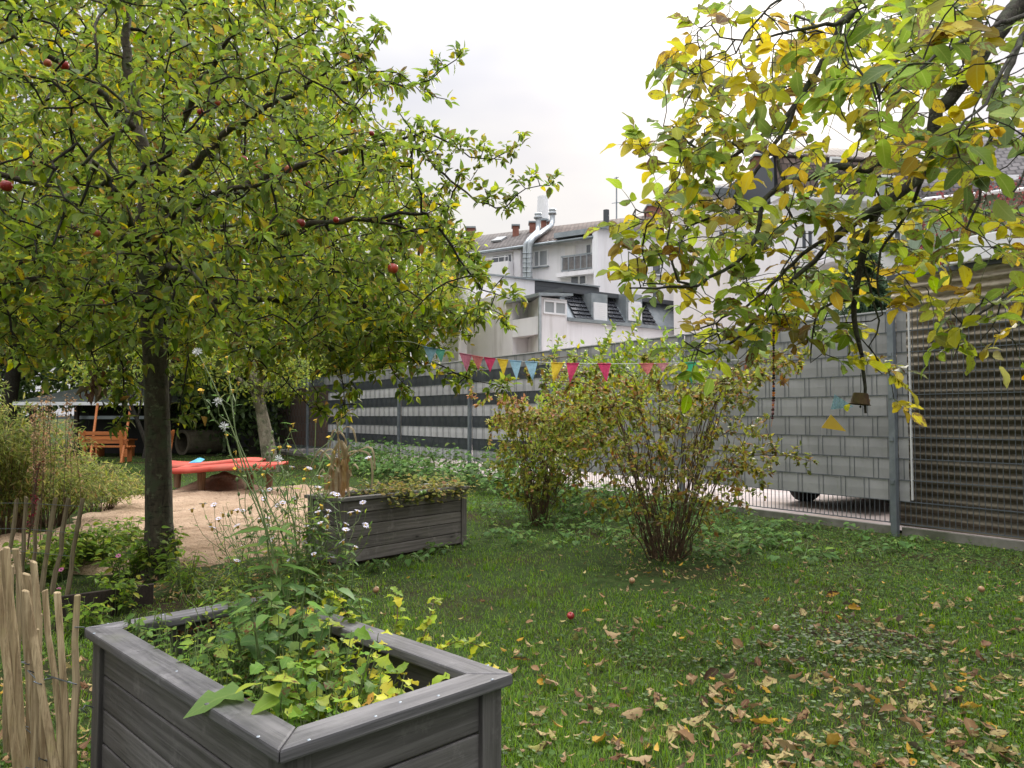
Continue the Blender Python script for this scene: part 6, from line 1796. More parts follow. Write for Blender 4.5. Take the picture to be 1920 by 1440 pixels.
def tall_weed(name, label, stems, leaf_t, pal, lsize, flowers=None, fl_r=.012, stem_r=.006, leafy=(.05, .75), nleaf=16, stem_mat=None, branch=4, group=None, wide=1.0, btop=.45):
    """stems: list of world polylines; flowers: 'yellow' | 'white' | 'down' | None at the branch tips"""
    root = plant(name, label, stems[0][0], group)
    sm = MB(); lv_ = Leaves(leaf_t); nf = 0; heads = []
    for pl in stems:
        q = resample(pl, .03); n = len(q); sm.tube(q, np.linspace(stem_r, stem_r * .35, n), 6, cap=False)
        for i in range(nleaf):
            t = leafy[0] + (leafy[1] - leafy[0]) * (i + rng.random()) / nleaf; k = min(n - 2, int(t * n)); a = i * 2.4 + rng.normal(0, .4)
            d = nrm(np.array([math.cos(a), math.sin(a), rng.uniform(-.1, .5)])); s = lsize * (1.15 - .75 * t) * rng.uniform(.7, 1.2)
            lv_.add(q[k], d, leaf_norms(1, .3)[0], s, pick(pal, 1)[0], wide)
        tips = [q[-1]]
        for j in range(branch):
            k = int(n * rng.uniform(btop, .95)); k = min(k, n - 2); a = rng.uniform(0, 2 * PI); ln = rng.uniform(.08, .22)
            e_ = q[k] + np.array([math.cos(a) * ln * .6, math.sin(a) * ln * .6, ln * .8]); m_ = (q[k] + e_) / 2 + [math.cos(a) * .02, math.sin(a) * .02, -.01]
            b2 = resample([q[k], m_, e_], .03); sm.tube(b2, np.linspace(stem_r * .45, stem_r * .22, len(b2)), 5, cap=False); tips.append(e_)
            for p in b2[1:]:
                if rng.random() < .6: lv_.add(p, nrm(rng.normal(0, 1, 3) + [0, 0, .4]), leaf_norms(1, .4)[0], lsize * .28 * rng.uniform(.7, 1.2), pick(pal, 1)[0])
        for t_ in tips:
            if not flowers: continue
            pet = MB(); dsc = pet
            up = nrm(np.array([rng.normal(0, .35), rng.normal(-.3, .35), 1.0]))
            kind = flowers if isinstance(flowers, str) else flowers[int(rng.integers(0, len(flowers)))]
            if kind in ('yellow', 'white'):
                flower_head(pet, t_ + up * .006, up, fl_r * rng.uniform(.8, 1.15), 12 if kind == 'white' else 18, .3); pet.mi = 1; dsc.lathe(t_, [(.0005, -.008), (fl_r * .38, -.003), (fl_r * .34, .006), (.0005, .008)], 8)
            elif kind == 'bud': dsc.lathe(t_, [(.0006, -.006), (.005, .0), (.0045, .006), (.0008, .011)], 7)
            elif kind == 'down':
                for _ in range(60):
                    v = nrm(rng.normal(0, 1, 3) + [0, 0, .5]); pet.tube([t_ + v * .002, t_ + v * fl_r * rng.uniform(.7, 1.2)], [.0007, .0009], 3, cap=False)
            heads.append((kind, pet))
    sm.build('stem', stem_mat or STEM, root, recalc=False); lv_.build('foliage', LM_WEED, root)
    for kind, hb in heads:
        m_ = {'yellow': [PETAL_Y, DISC], 'white': [PETAL_W, DISC], 'down': [PAPPUS], 'bud': [STEM]}[kind]
        hb.build({'yellow': 'flower', 'white': 'flower', 'down': 'seed_head', 'bud': 'bud'}[kind], m_, root, recalc=False)
    return root

ZS = ZB - .21
def F(a, b, z=ZS): return inF(a * L2, b * L1, z)
def uvF(u, v, a, b):
    """a point over bed position (a,b): pixel column/row at that distance"""
    return D(u, v, F(a, b)[1])
def bed_ab(u, v, z=ZS):
    p = P(u, v, z); c, s = math.cos(angC), math.sin(angC); dx, dy = p[0] - pB[0], p[1] - pB[1]
    return (c * dx + s * dy) / L2, (-s * dx + c * dy) / L1
# tall sow thistles with yellow heads
def stem_to(px, foot=None):
    """px: list of (u, v) from the foot up, first is where the stem leaves the soil"""
    p0 = P(px[0][0], px[0][1], ZS); Y0 = p0[1]
    return [p0] + [D(u, v, Y0) for u, v in px[1:]]
tall_weed('sow_thistle', 'tallest sow thistle with white down heads rising in front of the apple crown', [stem_to([(548, 1290), (528, 1150), (505, 1010), (452, 850), (405, 730), (370, 660)]), stem_to([(540, 1285), (512, 1100), (490, 960), (440, 870), (420, 800)])], T_LANCE, PAL_WEED, .15, 'down', .015, .0042, (.05, .5), 14, branch=1, wide=1.3, btop=.6)
tall_weed('sow_thistle', 'slender sow thistle with yellow heads beside the apple trunk', [stem_to([(560, 1280), (520, 1060), (462, 900), (440, 800), (428, 700)]), stem_to([(566, 1270), (545, 1050), (470, 880), (440, 800), (447, 720)])], T_LANCE, PAL_WEED, .14, 'yellow', .008, .0042, (.05, .5), 12, branch=5, wide=1.2, btop=.6)
tall_weed('sow_thistle', 'sow thistle with yellow heads leaning over the far raised bed', [stem_to([(590, 1240), (590, 1060), (582, 940), (590, 850), (592, 790)]), stem_to([(585, 1240), (560, 1060), (545, 960), (500, 885), (440, 880)]), stem_to([(600, 1230), (612, 1050), (600, 950), (570, 900)])], T_LANCE, PAL_WEED, .14, 'yellow', .009, .0045, (.05, .55), 14, branch=4, wide=1.2, btop=.65)
# white asters
tall_weed('aster', 'bushy aster with clusters of small white flowers against the far bed', [stem_to([(610, 1240), (628, 1080), (640, 1000), (632, 930)]), stem_to([(605, 1240), (610, 1090), (600, 1010), (615, 960)]), stem_to([(620, 1235), (650, 1090), (640, 1040), (648, 985)]), stem_to([(600, 1240), (575, 1090), (560, 1050), (570, 1020)])], T_LANCE, PAL_WEED, .075, 'white', .014, .003, (.25, .95), 34, branch=7, stem_mat=STEM, wide=1.0, btop=.6)
tall_weed('aster', 'aster with pale lilac white flowers drooping over the sand', [stem_to([(520, 1250), (500, 1110), (470, 1010), (455, 960)]), stem_to([(515, 1250), (480, 1120), (430, 1010), (410, 975)]), stem_to([(530, 1245), (520, 1090), (500, 990), (530, 945)]), stem_to([(512, 1250), (450, 1090), (405, 1000), (395, 985)])], T_LANCE, PAL_WEED, .07, 'white', .013, .0026, (.25, .95), 30, branch=5, wide=1.0, btop=.6)
tall_weed('fine_weed', 'airy seeding weed with tiny dark buds above the red wave table', [stem_to([(560, 1260), (530, 1100), (500, 960), (490, 880)]), stem_to([(555, 1262), (500, 1090), (460, 960), (470, 880)]), stem_to([(570, 1250), (560, 1080), (540, 950), (545, 880)])], T_LANCE, PAL_WEED, .06, ('bud',), .008, .003, (.1, .9), 22, branch=14, btop=.35)
for k, (px, lab) in enumerate(([[(470, 1240), (462, 1120), (455, 1040), (470, 980)], 'upright leafy weed left of the tall sow thistle stems'], [[(500, 1230), (520, 1110), (515, 1020), (505, 950)], 'slim leafy weed standing among the sow thistle stems'], [[(560, 1225), (552, 1100), (562, 1010), (555, 930)], 'tall leafy weed in line with the far bed corner'],
        [[(590, 1230), (600, 1120), (590, 1010), (600, 900)], 'tall leafy weed against the end board of the far bed'], [[(620, 1230), (640, 1130), (652, 1060), (640, 1010)], 'leafy weed in front of the far bed planks'], [[(540, 1220), (530, 1080), (540, 960), (532, 880)], 'tallest plain leafy weed below the red wave table'],
        [[(440, 1230), (430, 1130), (440, 1070), (425, 1030)], 'short leafy weed at the bare ground by the trunk'], [[(575, 1235), (570, 1120), (582, 1050), (572, 960)], 'narrow leaved weed crossing the asters'], [[(650, 1240), (665, 1160), (660, 1110), (670, 1085)], 'short green weed by the right side board'], [[(400, 1220), (385, 1150), (395, 1110), (380, 1085)], 'small upright weed near the far cap board'])):
    tall_weed('leafy_weed', lab, [stem_to(px), stem_to([(u + 8 + 3 * (k % 3), v + 12) for u, v in px])], T_LANCE, PAL_WEED + PAL_YEL[1:3], .085, None, .01, .0032, (.15, 1.0), 34, branch=5, wide=1.5, btop=.4, group='leafy weeds rising from the foreground bed')
# broad leaved burdock-like plants and general mass
PAL_MASS = [((.10, .20, .025), 30), ((.055, .12, .018), 20), ((.18, .28, .03), 22), ((.29, .34, .04), 14)]
def leafy_clump(name, label, cx, r, n, hh, tmpl, size, pal, droop=.1, group=None, stem_m=None, mat=None, zb=ZS, bed=None):
    """clump of leafy stalks"""
    root = plant(name, label, cx, group); lv_ = Leaves(tmpl); sm = MB()
    for k in range(n):
        a = rng.uniform(0, 2 * PI); q = math.sqrt(rng.random()) * r; h_ = hh * rng.uniform(.35, 1.0)
        b0 = np.array(cx) + [math.cos(a) * q * .55, math.sin(a) * q * .55, 0]; e_ = np.array(cx) + [math.cos(a) * q, math.sin(a) * q, h_]
        if bed:
            c_, s_ = math.cos(angC), math.sin(angC)
            for p in (b0, e_):
                dx, dy = p[0] - pB[0], p[1] - pB[1]; m_ = .10
                la, lb = c_ * dx + s_ * dy, -s_ * dx + c_ * dy; la = min(max(la, m_ + .02 * rng.random()), L2 - m_ - .02 * rng.random()); lb = min(max(lb, m_ + .02 * rng.random()), L1 - m_ - .02 * rng.random())
                p[:2] = inF(la, lb, 0)[:2]
        mid = (b0 + e_) / 2 + [0, 0, h_ * .1]
        q3 = resample([b0, mid, e_], .02); sm.tube(q3, np.linspace(.0026, .0012, len(q3)), 5, cap=False)
        m = max(2, int(2 + h_ / .05))
        for j in range(m):
            t = 1.0 if j == 0 else rng.uniform(.3, 1.0); p = q3[min(len(q3) - 1, int(t * (len(q3) - 1)))]
            aa = a + rng.normal(0, 1.2) if j == 0 else rng.uniform(0, 2 * PI); d = np.array([math.cos(aa), math.sin(aa), rng.uniform(-.3, .35) - droop])
            s0 = size * rng.uniform(.6, 1.25) * (1.0 if j == 0 else .85); p = p + nrm(d) * s0 * .15
            if bed and p[2] < ZB + .02:
                dx, dy = p[0] + d[0] * s0 - pB[0], p[1] + d[1] * s0 - pB[1]; la, lb = c_ * dx + s_ * dy, -s_ * dx + c_ * dy
                if not (.07 < la < L2 - .07 and .07 < lb < L1 - .07): d[:2] *= -1
            lv_.add(p, nrm(d), leaf_norms(1, .35)[0], s0, pick(pal, 1)[0])
    sm.build('stem', stem_m or STEM, root, recalc=False); lv_.build('foliage', mat or LM_WEED, root); return root
def clump_at(u, v, **k): pass
clumps = [  # a, b in the bed (0..1), radius, n, height, template, size, palette, label
    (.22, .10, .14, 60, .17, T_LOBED, .045, PAL_MASS, 'low lobed leaf clump at the inner front corner of the foreground bed'),
    (.18, .22, .15, 34, .22, T_HEART, .060, PAL_MASS, 'broad heart leaved plant behind the front corner of the foreground bed'),
    (.50, .12, .16, 80, .17, T_LOBED, .048, PAL_YEL, 'yellow green lobed leaf clump behind the front cap board'),
    (.70, .14, .12, 22, .18, T_LOBED, .050, PAL_YEL, 'bright yellow lobed leaves near the right corner of the foreground bed'),
    (.45, .28, .18, 90, .24, T_LOBED, .042, PAL_MASS, 'green lobed leaf clump in the middle of the foreground bed'),
    (.18, .42, .18, 110, .20, T_OVATE, .036, PAL_MASS, 'green herb clump along the left cap board of the foreground bed'),
    (.50, .46, .20, 90, .34, T_HEART, .050, PAL_WEED, 'mid height nettle like weeds in the heart of the foreground bed'),
    (.25, .62, .20, 130, .20, T_OVATE, .032, PAL_MASS, 'tangled small leaved weeds in the left half of the foreground bed'),
    (.60, .64, .20, 110, .30, T_OVATE, .036, PAL_WEED, 'leafy green weeds below the white asters'),
    (.30, .82, .20, 140, .18, T_OVATE, .030, PAL_MASS, 'low green weeds filling the outer left end of the foreground bed'),
    (.65, .84, .20, 120, .20, T_OVATE, .032, PAL_MASS, 'tangled low weeds at the far cap board of the foreground bed'),
    (.12, .93, .13, 70, .20, T_OVATE, .028, PAL_WEED, 'fine green weeds spilling at the leftmost cap corner'),
    (.74, .36, .14, 26, .22, T_LOBED, .044, PAL_YEL, 'yellowing clump against the right side board of the foreground bed'),
    (.76, .62, .14, 44, .24, T_OVATE, .036, PAL_YEL, 'yellow tinged leafy clump at the right side board further back'),
]
for a_, b_, r, n, hh, tm, sz, pal, lab in clumps:
    leafy_clump('weed_clump', lab, F(a_, b_), r, int(n * .62), hh + .06, tm, sz, pal, group='weeds in the foreground bed', bed=True)
# large single leaves: one lies over the cap board
lv_ = Leaves(leaf_tmpl([(0, .05), (.08, .34), (.22, .40), (.4, .30), (.5, .36), (.7, .2), (1, .01)], .12, .28, .25))
root = plant('burdock', 'broad leaved burdock with one big leaf lying over the left cap board', P(520, 1290, ZS)); sm = MB()
for (u, v, z, dv, nv, s, c) in ((455, 1296, ZB + .012, (-.8, -.6, .02), (0, -.1, 1), .135, (.10, .17, .04)), (470, 1210, ZB + .10, (-.7, .1, -.2), (0, -.5, .9), .14, (.07, .135, .03)), (455, 1185, ZB + .16, (-.5, -.4, -.1), (0, -.7, .7), .12, (.075, .14, .045)),
                              (560, 1330, ZS + .10, (.1, -.8, -.35), (0, -.7, .7), .11, (.055, .11, .028)), (520, 1180, ZB + .14, (.4, -.6, -.3), (0, -.6, .8), .10, (.08, .15, .045)), (620, 1200, ZB + .1, (.6, -.5, -.4), (0, -.6, .8), .09, (.09, .16, .04))):
    p = P(u, v, z) if z < ZB + .05 else D(u, v, P(u, 1290, ZS)[1]); d = nrm(np.array(dv)); st0 = p - d * .02
    lv_.add(p, d, nrm(np.array(nv, float)), s, np.array(c)); b0 = P(530, 1290, ZS); sm.tube([b0, (b0 + st0) / 2 + [0, 0, .06], st0], [.005, .004, .003], 5, cap=False)
lv_.build('foliage', LM_WEED, root); sm.build('stem', STEM, root, recalc=False)
# yellow sprays hanging over the right cap board
def spray(label, px, a, pal, n=16, size=.05, tm=T_LOBED, dark=True):
    Y0 = P(px[0][0], px[0][1], ZS)[1]; pts = [P(px[0][0], px[0][1], ZS)] + [D(u, v, Y0 + a * i) for i, (u, v) in enumerate(px[1:], 1)]
    root = plant('yellow_spray', label, pts[0], 'yellowing sprays in the foreground bed'); q = resample(pts, .02); sm = MB(); sm.tube(q, np.linspace(.003, .0014, len(q)), 5, cap=False); sm.build('stem', STEM_BROWN if dark else STEM, root, recalc=False)
    lv_ = Leaves(tm)
    for i in range(n):
        t = .35 + .65 * i / n; k = min(len(q) - 1, int(t * len(q))); lv_.add(q[k], nrm(rng.normal(0, 1, 3) * [1, 1, .5]), leaf_norms(1, .4)[0], size * rng.uniform(.7, 1.3), pick(pal, 1)[0])
    lv_.build('foliage', LM_WEED, root)
spray('yellow leaved spray arching up in front of the lawn, reddish stem', [(700, 1300), (680, 1220), (650, 1150), (612, 1110)], .03, PAL_YEL, 44, .034)
spray('yellow lobed spray highest above the right cap board', [(690, 1300), (730, 1230), (745, 1160), (742, 1110)], .04, PAL_YEL, 22, .042)
spray('thin yellow spray leaning right over the lawn', [(720, 1290), (780, 1220), (805, 1160), (815, 1120)], .05, PAL_YEL, 24, .038)
spray('yellow green spray just above the right cap board', [(760, 1285), (840, 1210), (880, 1205), (905, 1215)], .02, PAL_YEL, 24, .038)
spray('trailing spray crawling over the right front corner of the bed', [(760, 1285), (850, 1240), (890, 1248), (925, 1252)], .01, PAL_YEL, 20, .032)
spray('reddish dock spike arching left with rusty seeds', [(520, 1260), (450, 1180), (400, 1172), (330, 1190)], -.02, [((.22, .06, .03), 10), ((.28, .10, .04), 8), ((.17, .16, .04), 4)], 60, .02, T_SMALL)
for u, v0, v1 in ((628, 1290, 1180), (750, 1280, 1217), (612, 1300, 1215)):
    p = P(u, v0, ZS); t_ = D(u + 2, v1, p[1]); b = MB(); b.beam(p, t_, .012, .010); o = b.build('marker_stick', M['edging'], bevel=.001); tag(o, {628: 'dark brown stick standing among the tall weeds of the bed', 750: 'short brown stick standing in the open right corner of the bed', 612: 'brown stick half hidden beside the sow thistle stems'}[u], 'stick')

# ------------------------------------------------------------------ far bed: withered maize and nasturtium
zq = .44
b0 = inB(.22, .30, zq); root = plant('withered_maize', 'withered straw coloured maize plant standing in the far raised bed', b0)
def blade(mb, pts, w):
    pts = resample(pts, .03); n = len(pts); V = []; Fc = []
    for i, p in enumerate(pts):
        t = i / (n - 1); d = nrm(pts[min(i + 1, n - 1)] - pts[max(i - 1, 0)]); s = nrm(np.cross(d, UP + [.3, -.6, 0])); ww = w * (math.sin(PI * (.15 + .85 * (1 - t))) ** .7) * .5 * (1 - .3 * t)
        nn = np.cross(s, d); V += [p - s * ww, p + nn * ww * .35, p + s * ww]
    for i in range(n - 1):
        for k in range(2): Fc.append((i * 3 + k, i * 3 + k + 1, i * 3 + 4 + k, i * 3 + 3 + k))
    mb.add(V, Fc, True)
STRAW = noisy('straw', (.45, .33, .19), (.64, .52, .34), 14, .7, .3, c3=(.33, .16, .04)); HUSK = noisy('maize_husk', (.44, .26, .09), (.60, .45, .25), 14, .7, .3, c3=(.36, .17, .05))
YM = b0[1]
def mpx(u, v, dy=0.0): return D(u, v, YM + dy)
b = MB(); b.tube([b0, mpx(636, 860), mpx(633, 800), mpx(634, 765)], [.010, .009, .006, .003], 6, cap=False); b.build('stem', STRAW, root, recalc=False)
leaves_px = [([(634, 935), (640, 880), (648, 850), (656, 835)], .05), ([(640, 930), (650, 885), (643, 845), (634, 822)], .055), ([(630, 930), (622, 890), (626, 850), (636, 828)], .05), ([(645, 920), (655, 890), (664, 870), (672, 880)], .04), ([(625, 930), (612, 900), (606, 880), (598, 890)], .04), ([(636, 880), (655, 855), (690, 838), (700, 850), (703, 880)], .035), ([(634, 880), (610, 850), (600, 845), (588, 862), (580, 880)], .030), ([(636, 860), (660, 846), (690, 850), (698, 880), (697, 915)], .03), ([(634, 850), (620, 842), (605, 850), (600, 866)], .025),
             ([(635, 815), (650, 800), (662, 806), (668, 830)], .03), ([(635, 820), (628, 805), (622, 815), (618, 840)], .022), ([(634, 800), (642, 770), (656, 775), (660, 790)], .012), ([(634, 800), (625, 780), (614, 785), (610, 800)], .012), ([(634, 790), (648, 765), (662, 780)], .01),
             ([(638, 860), (648, 830), (643, 815), (636, 808)], .04), ([(640, 880), (652, 862), (648, 840), (640, 826)], .05)]
b = MB()
for px, w_ in leaves_px: blade(b, [mpx(u, v, .03 * math.sin(i * 2.0)) for i, (u, v) in enumerate(px)], w_)
b.build('dry_leaves', STRAW, root, recalc=False)
hbs = (MB(), MB())
for k, (u, v0, v1, dx) in enumerate(((612, 938, 885, -5), (617, 936, 872, 6), (624, 940, 866, -4), (630, 942, 876, 3), (634, 940, 858, -3), (641, 938, 868, 5), (646, 940, 862, -4), (651, 934, 882, 5), (637, 940, 880, 6), (621, 940, 890, -8))):
    dy = .05 * ((k % 3) - 1)
    hb = hbs[k % 2]; blade(hb, [mpx(u + dx, v0, dy), mpx(u, (v0 + v1) / 2, dy + .02), mpx(u + dx * .6, v1, dy), mpx(u + dx * 1.6, v1 + 10, dy - .02)], .042)
hbs[0].build('husk', HUSK, root, recalc=False); hbs[1].build('dry_sheath', STRAW, root, recalc=False)
h = MB(); h.tube([mpx(632, 796), mpx(640, 790), mpx(650, 783)], [.010, .014, .004], 7); h.build('cob', plain('pale_cob', (.66, .58, .42), .6), root)
# nasturtium / tomato vine over the right half of the far bed
lv_ = Leaves(T_ROUND); root = plant('trailing_vine', 'yellowing small leaved vine spilling over the far raised bed', inB(1.1, .25, zq)); sm = MB()
for k in range(150):
    a, b_ = rng.uniform(.50, QL - .04), rng.uniform(.02, QW - .05); p = inB(a, b_, zq + .02); q = [p]
    for _ in range(5): q.append(q[-1] + np.array([rng.normal(0, .05), rng.normal(0, .05), rng.uniform(.005, .062)]))
    if rng.random() < .2: q = [inB(a, .1, .58), inB(a, .02, .59), inB(a + rng.normal(0, .03), -.03, .53), inB(a + rng.normal(0, .05), -.045, .47)]
    q = resample(q, .03); sm.tube(q, .0016, 4, cap=False)
    for p in q: lv_.add(p + rng.normal(0, .012, 3), nrm(rng.normal(0, 1, 3) * [1, 1, .3]), leaf_norms(1, .35)[0], rng.uniform(.022, .045), pick([((.26, .26, .05), 20), ((.16, .20, .045), 20), ((.35, .25, .07), 10), ((.33, .17, .08), 5)], 1)[0])
lv_.build('foliage', LM_WEED, root); sm.build('stem', STEM, root, recalc=False)
for i, (u, v) in enumerate(((798, 918), (806, 914))):
    p = P(u, v, .55); p = inB(.88 + .045 * i, -.022, .545 + .01 * i); o = apple_fruit((0, 0, 0), .020, None, 'green_tomato', .1 + i, plain('green_tomato_skin', (.20, .32, .08), .3)); o.location = tuple(p)
    tag(o, ('small green tomato hanging at the cap edge of the far bed', 'smaller paler green tomato just above the other at the far bed edge')[i], 'tomato')

# ------------------------------------------------------------------ around the apple trunk, left side
PAL_LEFT = [((.13, .23, .025), 30), ((.21, .31, .03), 24), ((.07, .135, .02), 18), ((.33, .33, .04), 9)]
for u, v, r, n, hh, tm, sz, lab in ((300, 1085, .18, 34, .42, T_HEART, .045, 'fresh green nettle growing in front of the apple trunk base'), (340, 1110, .16, 22, .30, T_LANCE, .07, 'greyish herb right of the apple trunk base'),
                               (250, 1080, .24, 60, .30, T_OVATE, .055, 'dense green herbs left of the apple trunk'), (190, 1060, .28, 70, .34, T_OVATE, .055, 'dense herbs with pink flowers behind the brown board'),
                               (130, 1070, .28, 70, .34, T_HEART, .045, 'bushy green herbs behind the pale stakes'), (240, 1030, .25, 46, .30, T_OVATE, .05, 'scattered green herbs at the near edge of the sand'), (90, 1090, .25, 60, .32, T_HEART, .045, 'leafy green weeds close behind the crowded paling'),
                               (400, 1105, .22, 30, .12, T_LANCE, .06, 'low grassy weeds on the leafy ground right of the trunk'), (215, 1150, .16, 40, .26, T_OVATE, .04, 'fine green weeds in front of the brown board'), (160, 1190, .14, 34, .20, T_OVATE, .04, 'small green weeds between paling and raised bed')):
    p = P(u, v, 0); leafy_clump('herb_clump', lab, p, r, int(n * 1.5), hh, tm, sz * 1.2, PAL_LEFT, group='herbs around the apple trunk')
fl_ = MB()
root = plant('pink_flower', 'small pink flowers among the herbs behind the brown board', P(200, 1070, 0)); s_ = MB()
for u, v in ((222, 1042), (115, 1068), (110, 1105)):
    c = D(u, v, 5.6); flower_head(fl_, c, (0, -.6, .8), .022, 8, .7); s_.tube([[c[0] + .02, c[1], 0], c], .002, 4, cap=False)
fl_.build('flower', plain('pink_petal', (.65, .20, .38), .6), root, recalc=False); s_.build('stem', STEM, root, recalc=False)
# tall feathery shrub mass at the far left
PAL_F = [((.13, .175, .03), 28), ((.21, .235, .045), 26), ((.32, .28, .09), 13), ((.075, .12, .022), 18), ((.32, .21, .10), 5)]
for k, (u, v, h_, r, nst, n, lab, dry) in enumerate(((10, 1010, 1.60, .75, 16, 520, 'feathery grey green bush behind the slanted stakes, leftmost and tallest', .15), (95, 985, .92, .80, 16, 420, 'feathery olive bush arching over the sand behind the stakes', .2), (-120, 1020, 1.9, .9, 14, 300, 'tall feathery bush at the outer left behind the paling', .2), (185, 960, .66, .62, 12, 240, 'lower feathery bush reaching right in front of the orange bench', .2))):
    base = P(u, v, 0)
    root = wempty('feathery_bush', base, lab, 'bush', 'feathery bushes at the left'); sm = MB(); lv_ = Leaves(T_LANCE)
    for i in range(n // 5):
        a = rng.uniform(0, 2 * PI); q_ = rng.random() ** .6; hh = h_ * rng.uniform(.55, 1.05)
        b0_ = base + [math.cos(a) * .12, math.sin(a) * .12, 0]; tip = base + [math.cos(a) * r * q_, math.sin(a) * r * q_ * .8, hh * (1 - .35 * q_)]
        mid = b0_ * .45 + tip * .55 + [0, 0, hh * .22]; end = tip + [math.cos(a) * .18, math.sin(a) * .15, -.10]
        q = resample([b0_, mid, tip, end], .05); sm.tube(q, np.linspace(.005, .0012, len(q)), 4, cap=False)
        for p in q[int(len(q) * .3):]:
            m_ = 5; lv_.add(p + rng.normal(0, .03, (m_, 3)), leaf_dirs(np.array([math.cos(a) * .4, math.sin(a) * .4, .1]), m_, .8, .1), leaf_norms(m_, .5), rng.uniform(.045, .085, m_), pick(PAL_F, m_, .2))
    sm.build('stems', STEM_BROWN, root, recalc=False); lv_.build('foliage', LM_WEED, root)
# dry seed stalks and red amaranth
root = plant('dry_stalks', 'bunch of dry pinkish brown seed stalks in front of the shelter', D(95, 900, 7.5) * [1, 1, 0]); sm = MB(); lv_ = Leaves(T_SMALL)
for k in range(16):
    u = rng.normal(100, 24); t_ = D(u, rng.uniform(725, 800), 7.5 + rng.normal(0, .15)); b0_ = np.array([t_[0] + rng.normal(0, .05), t_[1], 0]); q = resample([b0_, (b0_ + t_) / 2 + rng.normal(0, .03, 3), t_], .04); sm.tube(q, .0028, 4, cap=False)
    for p in q[len(q) // 2:]: lv_.add(p + rng.normal(0, .02, (3, 3)), leaf_dirs(UP * .2, 3, .9, .0), leaf_norms(3, .8), rng.uniform(.018, .04, 3), pick([((.33, .20, .12), 10), ((.25, .15, .09), 8), ((.38, .27, .17), 5)], 3))
sm.build('stems', STEM_BROWN, root, recalc=False); lv_.build('seed_heads', LM_WEED, root)
root = plant('red_amaranth', 'dark red amaranth with drooping tassel among the slanted stakes', D(60, 1000, 5.2) * [1, 1, 0]); sm = MB(); lv_ = Leaves(T_SMALL)
for px in ([(52, 1030), (60, 960), (70, 890), (74, 870)], [(60, 990), (66, 930), (60, 965), (58, 985)]):
    q = resample([D(u, v, 5.2) for u, v in px], .02); q = [p if p[2] > 0 else p * [1, 1, 0] for p in q]; sm.tube(q, .006, 5, cap=False)
    for p in q[len(q) // 4:]: lv_.add(p + rng.normal(0, .012, (5, 3)), leaf_dirs(np.zeros(3), 5, 1, .3), leaf_norms(5, .9), rng.uniform(.012, .026, 5), pick([((.16, .012, .03), 10), ((.28, .03, .07), 6), ((.12, .03, .02), 6)], 5))
sm.build('stem', STEM_BROWN, root, recalc=False); lv_.build('tassel', LM_WEED, root)

# ================================================================== BACKGROUND TREES
def far_tree(name, label, base, height, crown_c, crown_r, ntip, pal, lsize, trunk_r=.16, per=12, bark=None, zlow=.0, group=None, mains=7, tmpl=T_OVATE, shell=.6, crooked=.25):
    base = np.array(base, float); root = wempty(name, base, label, 'tree', group); sk = Skeleton(30000)
    cc = base + crown_c; top = cc + [0, 0, crown_r[2] * .55]
    pts = [base + [0, 0, -.1], base + (cc - base) * .35 + rng.normal(0, crooked * .3, 3) * [1, 1, 0], cc + rng.normal(0, crooked, 3) * [1, 1, 0], top]
    sk.limb(pts, trunk_r, trunk_r * .25, .35, pen=.6)
    for k in range(mains):
        a = 2 * PI * k / mains + rng.normal(0, .3); i = int(sk.n * 0) ; t = rng.uniform(.35, .8); p0 = base + (top - base) * t
        j = int(np.argmin(np.linalg.norm(sk.pos[:sk.n] - p0, axis=1))); p0 = sk.pos[j].copy()
        e_ = cc + np.array([math.cos(a) * crown_r[0] * .7, math.sin(a) * crown_r[1] * .7, rng.uniform(-.3, .5) * crown_r[2]])
        sk.limb([p0, (p0 + e_) / 2 + [0, 0, .2], e_], trunk_r * .45, trunk_r * .12, .3, wig=.03)
    A = ell_points(ntip, cc, crown_r, shell, base[2] + zlow)
    # clumpy outline: keep points inside lobes
    f = np.sin(A[:, 0] * 2.3 + 1.1 * base[0]) + np.sin(A[:, 1] * 2.1 + A[:, 2] * 1.7) + np.sin(A[:, 2] * 2.9 + A[:, 0])
    rr_ = np.linalg.norm((A - cc) / crown_r, axis=1); A = A[(rr_ < .72) | (f > -.3)]
    paths = sk.fill(A, .25, .12, .05); sk.radii(.006, .42); tk, tn = sk.tubes(trunk_r * .22)
    tk.build('trunk', bark or BARK_TWIG, root, recalc=False); tn.build('branches', BARK_TWIG, root, recalc=False)
    lv_ = Leaves(tmpl)
    for ids in paths:
        tip = sk.pos[ids[-1]]; n = per; lv_.add(tip + rng.normal(0, lsize * 1.6, (n, 3)), leaf_dirs(np.zeros(3), n, 1, .3), leaf_norms(n, .5), rng.uniform(lsize * .7, lsize * 1.3, n), pick(pal, n, .16) * rng.normal(1, .12))
    lv_.build('crown', LM_FAR, root); return root
PAL_BG1 = [((.17, .23, .022), 28), ((.27, .29, .025), 24), ((.10, .155, .02), 22), ((.42, .33, .03), 12), ((.33, .17, .035), 5)]
PAL_DK = [((.034, .062, .016), 30), ((.055, .095, .022), 26), ((.085, .13, .03), 16)]
PAL_LG = [((.20, .26, .04), 28), ((.28, .30, .045), 24), ((.12, .18, .03), 20), ((.38, .32, .045), 8)]
far_tree('garden_tree', 'tall yellowing tree rising behind the apple crown', [-5.2, 27, 0], 12, np.array([-0.6, 0, 7.0]), np.array([3.4, 2.8, 4.6]), 950, PAL_BG1, .24, .22, zlow=2.6, group='trees behind the apple')
far_tree('garden_tree', 'tall broad green tree behind the apple crown, further out to the left', [-10.75, 23, 0], 15, np.array([1.6, 0, 9.5]), np.array([4.6, 3.4, 6.2]), 1500, PAL_BG1, .24, .28, zlow=2.4, group='trees behind the apple', crooked=.04)
